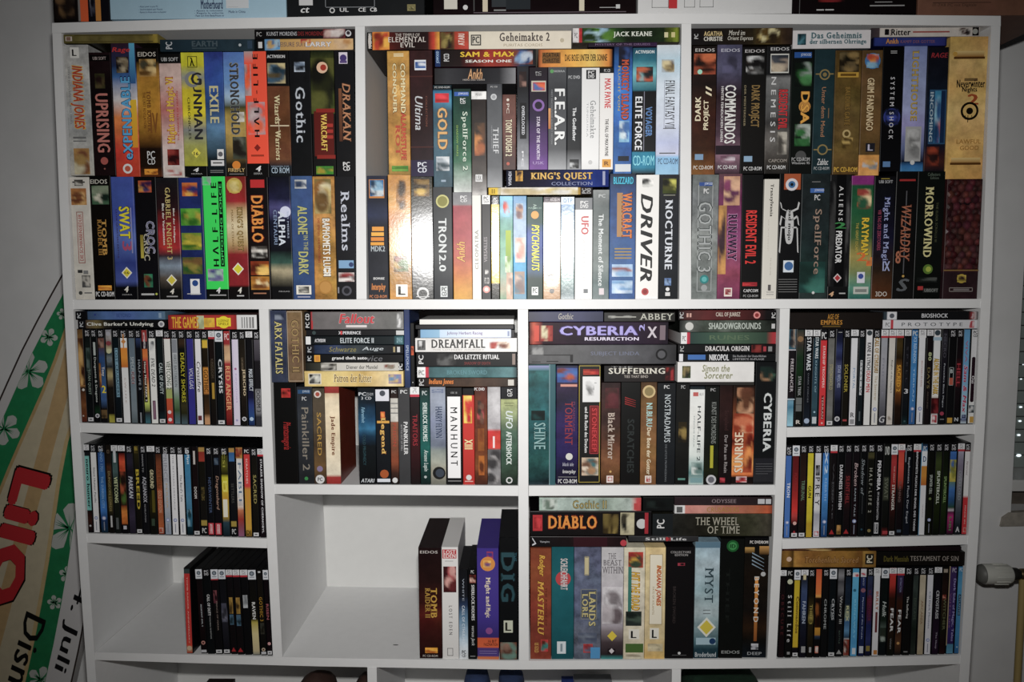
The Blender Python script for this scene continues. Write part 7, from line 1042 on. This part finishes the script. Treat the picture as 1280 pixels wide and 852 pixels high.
# every box rests on what is below it
items.sort(key=lambda d: d['z0'])
for i, d in enumerate(items):
    if d['fl']: continue
    below = [e['z1'] for e in items[:i] if min(d['x1'], e['x1']) - max(d['x0'], e['x0']) > .003 and abs(e['z1'] - d['z0']) < .014 and e['z0'] < d['z0'] - .004]
    if below: d['z0'] = max(below) + .0003
    if d['z1'] - d['z0'] < .004: d['z1'] = d['z0'] + .004
CASEW = ('case',)
labels = {}
LEAN = math.radians(-1.5)
for i, d in enumerate(items):
    W, H = d['x1'] - d['x0'], d['z1'] - d['z0']; flat = d['kind'] == 'flat'
    iscase = ' case' in d['desc'] or d['desc'].endswith('case') or d['kind'] == 'dvd'
    D = DEEP.get(d['key'], .142)
    if iscase and d['kind'] != 'dvd': D = .136
    if d['kind'] == 'dvd': D = .135
    r2 = random.Random(i * 13 + 5)
    turn = TURN.get(d['desc'], r2.uniform(-.02, .02) if not flat else r2.uniform(-.006, .006)); tilt = TILT.get(d['desc'], r2.uniform(-.008, .008))
    sp = Spine(W, H, flat, tilt, turn)
    st, mot = parse_bg(d['bg'])
    loc = ((d['x0'] + d['x1']) / 2, .0045 + abs(turn) * W / 2 + abs(tilt) * H / 2, d['z0'])
    label = d['desc'] + ', ' + d['where']
    name = 'game_case' if iscase else 'game_box'
    mat = M_GLOSS if d['desc'] in GLOSSY else M_CARD
    if d['kind'] == 'dvd':
        root = bpy.data.objects.new(name, None); COL.objects.link(root); root.location = loc
        mb = body(W, H, D, [(0, srgb('0e0e10')), (1, srgb('0e0e10'))], 0, False, sp, .0022); sh = mb.build('case_shell', M_CASE, root)
        ins = MB(); n_ = len(st); e0, e1 = .1, .9
        vs = [sp(min(.993, max(.007, t)), q, .0004) for t, c in st for q in (e0, e1)]
        fs = [(2 * k, 2 * k + 2, 2 * k + 3, 2 * k + 1) for k in range(n_ - 1) if st[k + 1][0] - st[k][0] > 1e-6]
        ins.add(vs, fs, [c for t, c in st for q in (0, 1)], mot); paper = ins.build('paper_insert', M_SLEEVE, root)
        draw(d['els'], sp, M_SLEEVE, paper, .0007, i)
        if d['key'] == 'B3' and d['n'] > 0:
            root.rotation_euler = (0, LEAN, 0); root.location.x -= math.tan(LEAN) * H / 2; root.location.z += W / 2 * math.sin(-LEAN)
    else:
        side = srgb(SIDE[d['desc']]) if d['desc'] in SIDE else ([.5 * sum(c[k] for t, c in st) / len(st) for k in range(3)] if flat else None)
        mb = body(W, H, D, st, mot, flat, sp, .0012, side)
        root = mb.build(name, mat, None, loc)
        draw(d['els'], sp, mat, root, .0004, i)
    tag(root, label, 'game case' if iscase else 'game box', d['group'])
    labels.setdefault(label, []).append(root.name)
    if len(label.replace(',', '').split()) > 16 or len(label.split()) < 4: print('LABEL', len(label.split()), label)
for l, v in labels.items():
    if len(v) > 1: print('DUP', l, v)
print('ITEMS', len(items))
# development check: overlaps seen from the front
for i, d in enumerate(items):
    for e in items[:i]:
        ox = min(d['x1'], e['x1']) - max(d['x0'], e['x0']); oz = min(d['z1'], e['z1']) - max(d['z0'], e['z0'])
        if ox > .0015 and oz > .0015: print('OVER', round(ox * 1000, 1), round(oz * 1000, 1), d['desc'], '//', e['desc'])

# ---------------------------------------------------------------------------
# ON TOP OF THE UNIT AND IN THE BAYS UNDERNEATH
# ---------------------------------------------------------------------------
zt_ = sorted(ZB['H0t'])
def top_box(name, px0, px1, hgt, deep, bg, els, label, mat=M_CARD, cat='box', y0=.006):
    a, b = at(px0, 10, y0)[0] + .0004, at(px1, 10, y0)[0] - .0004; W = b - a
    z = max(interp(zt_, max(0.002, min(1.79, q))) for q in (a, b, (a + b) / 2)) + .0004
    sp = Spine(W, hgt, False); st, mot = parse_bg(bg)
    o = body(W, hgt, deep, st, mot, False, sp, .0015).build(name, mat, None, ((a + b) / 2, y0, z))
    draw(els, sp, mat, o, .0004, int(px0)); return tag(o, label, cat, 'boxes on top of the shelving unit')
# t runs down the front; the photo shows the lowest few centimetres only
top_box('hardware_box', 66, 97.5, .15, .2, '1c1412@0,15100f@1~.3', 'P .5 .95 .1 .9 1c1412,5c4430,241a16,7c5c3c,2c2420', 'dark box with a dim brown picture on top of the shelf')
top_box('hardware_box', 97.5, 137, .15, .2, '14121c@0,121018@1~.1', 'R 0 .985 .0 .07 8c8884^R 0 .99 .07 .32 e85c1c^P .4 .93 .38 .55 14121c,c8c8d0,4c4c5c,14121c^R 0 .985 .56 .73 d08838', 'black box with bright orange stripes on top of the shelf')
top_box('motherboard_box', 137, 358, .16, .26, 'b4d4e4@0,a8cce0@.7,b0d0e2@1~.03',
        'Hb .78 .89 .518 .642 28345c Motherboard^H .845 .872 .165 .275 2c3c64 - Adjust power to your PC^H .878 .905 .165 .3 2c3c64 - Geschwindigkeit nach Wunsch^H .91 .937 .165 .32 2c3c64 - Ajustez la vitesse selon vos besoins!^H .9 .925 .48 .64 2c3c64 - Ajuste la velocidad^H .928 .953 .48 .645 2c3c64 - Regola la velocita^H .955 .978 .48 .648 2c3c64 - Passt sich ihren Bedurfnissen an^R .6 .885 .662 .79 dce0e4^R .87 .872 .67 .73 888^H .91 .94 .675 .77 3c4c6c Made in China',
        'light blue mainboard carton standing on top of the shelf', y0=.006)
top_box('hardware_box', 358.3, 531, .15, .24, '16181a@0,1a1c1e@1~.1',
        'R .7 .86 .09 .19 d8d8d8^Hbi .885 .95 .1 .165 e4e4e4 ct^F .6 .89 .28 .64 8c9094^C .925 .33 .02 d4d4d4^C .925 .33 .012 1a1c1e^Hb .895 .945 .385 .45 d4d4d4 UL^Hb .895 .945 .52 .575 e0e0e0 CE^Hb .895 .945 .605 .655 e0e0e0 CB^R .86 .94 .875 .935 8c8458^P .865 .935 .88 .93 8c8458,b8b07c,5c5838', 'black hardware carton with small white safety marks on its front')
top_box('hardware_box', 541, 795.5, .15, .28, '120c0e@0,160e10@.9,1c1214@1~.1',
        'R .6 .92 .055 .12 d8d4c8^C .9 .16 .012 d8d8d8^R .8 .95 .2 .205 555^R .6 .955 .245 .27 d8ccb4^Rb .6 .93 .36 .48 2c3034^R .6 .9 .29 .36 383c40^R .6 .955 .72 .745 dcd4bc^R .93 .95 .3 .36 888^R .912 .92 .82 .9 b8b8b8^R .88 .93 .9 .92 ccc^R .965 .975 .2 .95 6c6068', 'wide glossy black carton with two pale strips', M_GLOSS)
top_box('hardware_box', 797, 990.5, .15, .28, 'd8d8d8@0,dcdcdc@1~.02',
        'F .5 .92 .09 .2 8c8c8c^R .5 .93 .2 .255 c02028^F .5 .92 .3 .37 8c8c8c^F .5 .92 .4 .49 8c8c8c^P .5 .6 .6 .9 3c2428,4c3438', 'white carton with red square on its front, on top of the shelf')
top_box('hardware_box', 991, 1146, .15, .26, '100c0e@0,140e10@1~.1',
        'R 0 1 .05 .055 666^P .55 .85 .2 .42 140e10,7c1c24,3c1014^R .935 .95 .19 .25 d0d0d0^R .935 .95 .26 .33 d0d0d0^R .85 .858 .66 .8 b8b8b8^R .89 .905 .62 .9 a8a8a8', 'black carton with a dark red emblem, on top of the shelf', M_GLOSS)
top_box('cardboard_box', 1147, 1330, .22, .34, '7c5440@0,7a5240@1~.12',
        'Hb .72 .86 .1 .42 3c2820 HITTI^R .89 .895 .1 .5 3c2820^H .9 .93 .1 .4 4c3428 IT-7X8 PC mit Digitale', 'brown cardboard box overhanging the end of the shelf', M_MATT)
# contents of the low bays, only their tops are in view
zf = Z_FLOOR + .0586
def low_box(name, px0, px1, py, y0, deep, bg, label, cat, rot=0.0, mat=M_MATT, els=''):
    a, b = at(px0, py, y0), at(px1, py, y0); W = b[0] - a[0]; Hh_ = at(px0, py, y0 + deep)[2] - zf
    sp = Spine(W, Hh_, False); st, mot = parse_bg(bg)
    o = body(W, Hh_, deep, st, mot, False, sp, .003).build(name, mat, None, ((a[0] + b[0]) / 2, y0, zf)); draw(els, sp, mat, o, .0005, int(px0))
    return tag(o, label, cat)
low_box('carton', 233, 268, 847.5, .15, .12, '241a1a@0,2c2020@1~.2', 'dark carton in the low bay near the surfboard', 'box')
M_CLOTH = plain('dark_blue_cloth', '28385c', .85, .2, 60, .4); M_LEA = plain('brown_leather', '3c2a24', .55, .2, 50, .3); M_GRN = plain('dark_green_cloth', '102c1c', .8, .3, 60, .4)
def bag(name, px, py, y, wd, dp, peak, mat, label, seed, blunt=False):
    """a soft bag: rounded rings from the base to a gathered top"""
    r = random.Random(seed); cx, _, zt2 = at(px, py, y); Hb_ = zt2 - zf
    vs, fs = [], []; n = 28; rings = [(0, .8), (.03, .95), (.25, 1.04), (.5, 1.0), (.7, .93), (.84, .78), (.92, .58), (.97, .36), (1.0, .16)]
    if blunt: rings = rings[:5] + [(.86, .9), (.94, .84), (.98, .74), (1.0, .5)]
    ph = [r.uniform(0, 6.28) for _ in range(4)]
    for (h, k) in rings:
        for i in range(n):
            a = 2 * math.pi * i / n; wob = 1 + .05 * math.sin(3 * a + ph[0] + h * 4) + .03 * math.sin(7 * a + ph[1] + h * 9)
            ca, sa = math.cos(a), math.sin(a); e = .75
            vs.append((cx + peak * h * h + wd / 2 * k * wob * math.copysign(abs(ca) ** e, ca), y + dp / 2 * k * wob * math.copysign(abs(sa) ** e, sa), zf + Hb_ * h))
    for j in range(len(rings) - 1):
        for i in range(n): fs.append((j * n + i, j * n + (i + 1) % n, (j + 1) * n + (i + 1) % n, (j + 1) * n + i))
    fs.append(tuple(range(n - 1, -1, -1))); fs.append(tuple((len(rings) - 1) * n + i for i in range(n)))
    mb = MB(); mb.add(vs, fs, [.2, .2, .2]); root = bpy.data.objects.new(name, None); COL.objects.link(root); root.location = (0, 0, 0)
    o = mb.build('body', mat, root, smooth=True)
    mb = MB(); pts = [(cx + wd * .3 * math.cos(q), y - dp * .5 - .004 - .012 * math.sin(q), zf + Hb_ * (.55 + .16 * math.sin(q))) for q in [math.pi * i / 12 for i in range(13)]]
    for p, q in zip(pts, pts[1:]):
        v, f = lathe([(0, .006), ((Vector(q) - Vector(p)).length, .006)], p, Vector(q) - Vector(p), 8); mb.add(v, f, [.1, .1, .1])
    mb.build('strap', mat, root, smooth=True)
    return tag(root, label, 'bag')
bag('leather_bag', 396, 840.5, .19, .11, .14, .0, M_LEA, 'brown leather bag peaking up in the low bay by the surfboard', 1)
bag('cloth_bag', 602, 838.5, .17, .064, .13, -.012, M_CLOTH, 'dark blue cloth bag, first of two, in the low middle bay', 2, True)
bag('cloth_bag', 645, 841, .17, .064, .13, -.012, M_CLOTH, 'dark blue cloth bag, second of two, in the low middle bay', 3, True)
low_box('blue_tin', 703, 718, 844.5, .26, .05, '243c84@0,28408c@1~.1', 'small blue tin between the cloth bags and the white storage box', 'tin')
low_box('storage_box', 722, 772, 842, .2, .14, '8c9094@0,a8acb0@.05,c8c8d0@.1,c4c4cc@1~.05', 'grey lidded storage box in the low middle bay', 'box', els='R .02 .06 .05 .95 5c6064^R .1 .5 .2 .8 e0e0e8')
bag('leather_bag', 450, 843, .24, .06, .14, .012, M_LEA, 'small dark leather bag in the low bay, beside its right divider', 6)
bag('sports_bag', 902, 838, .19, .19, .18, .0, M_GRN, 'large dark green sports bag in the low bay', 4, True)
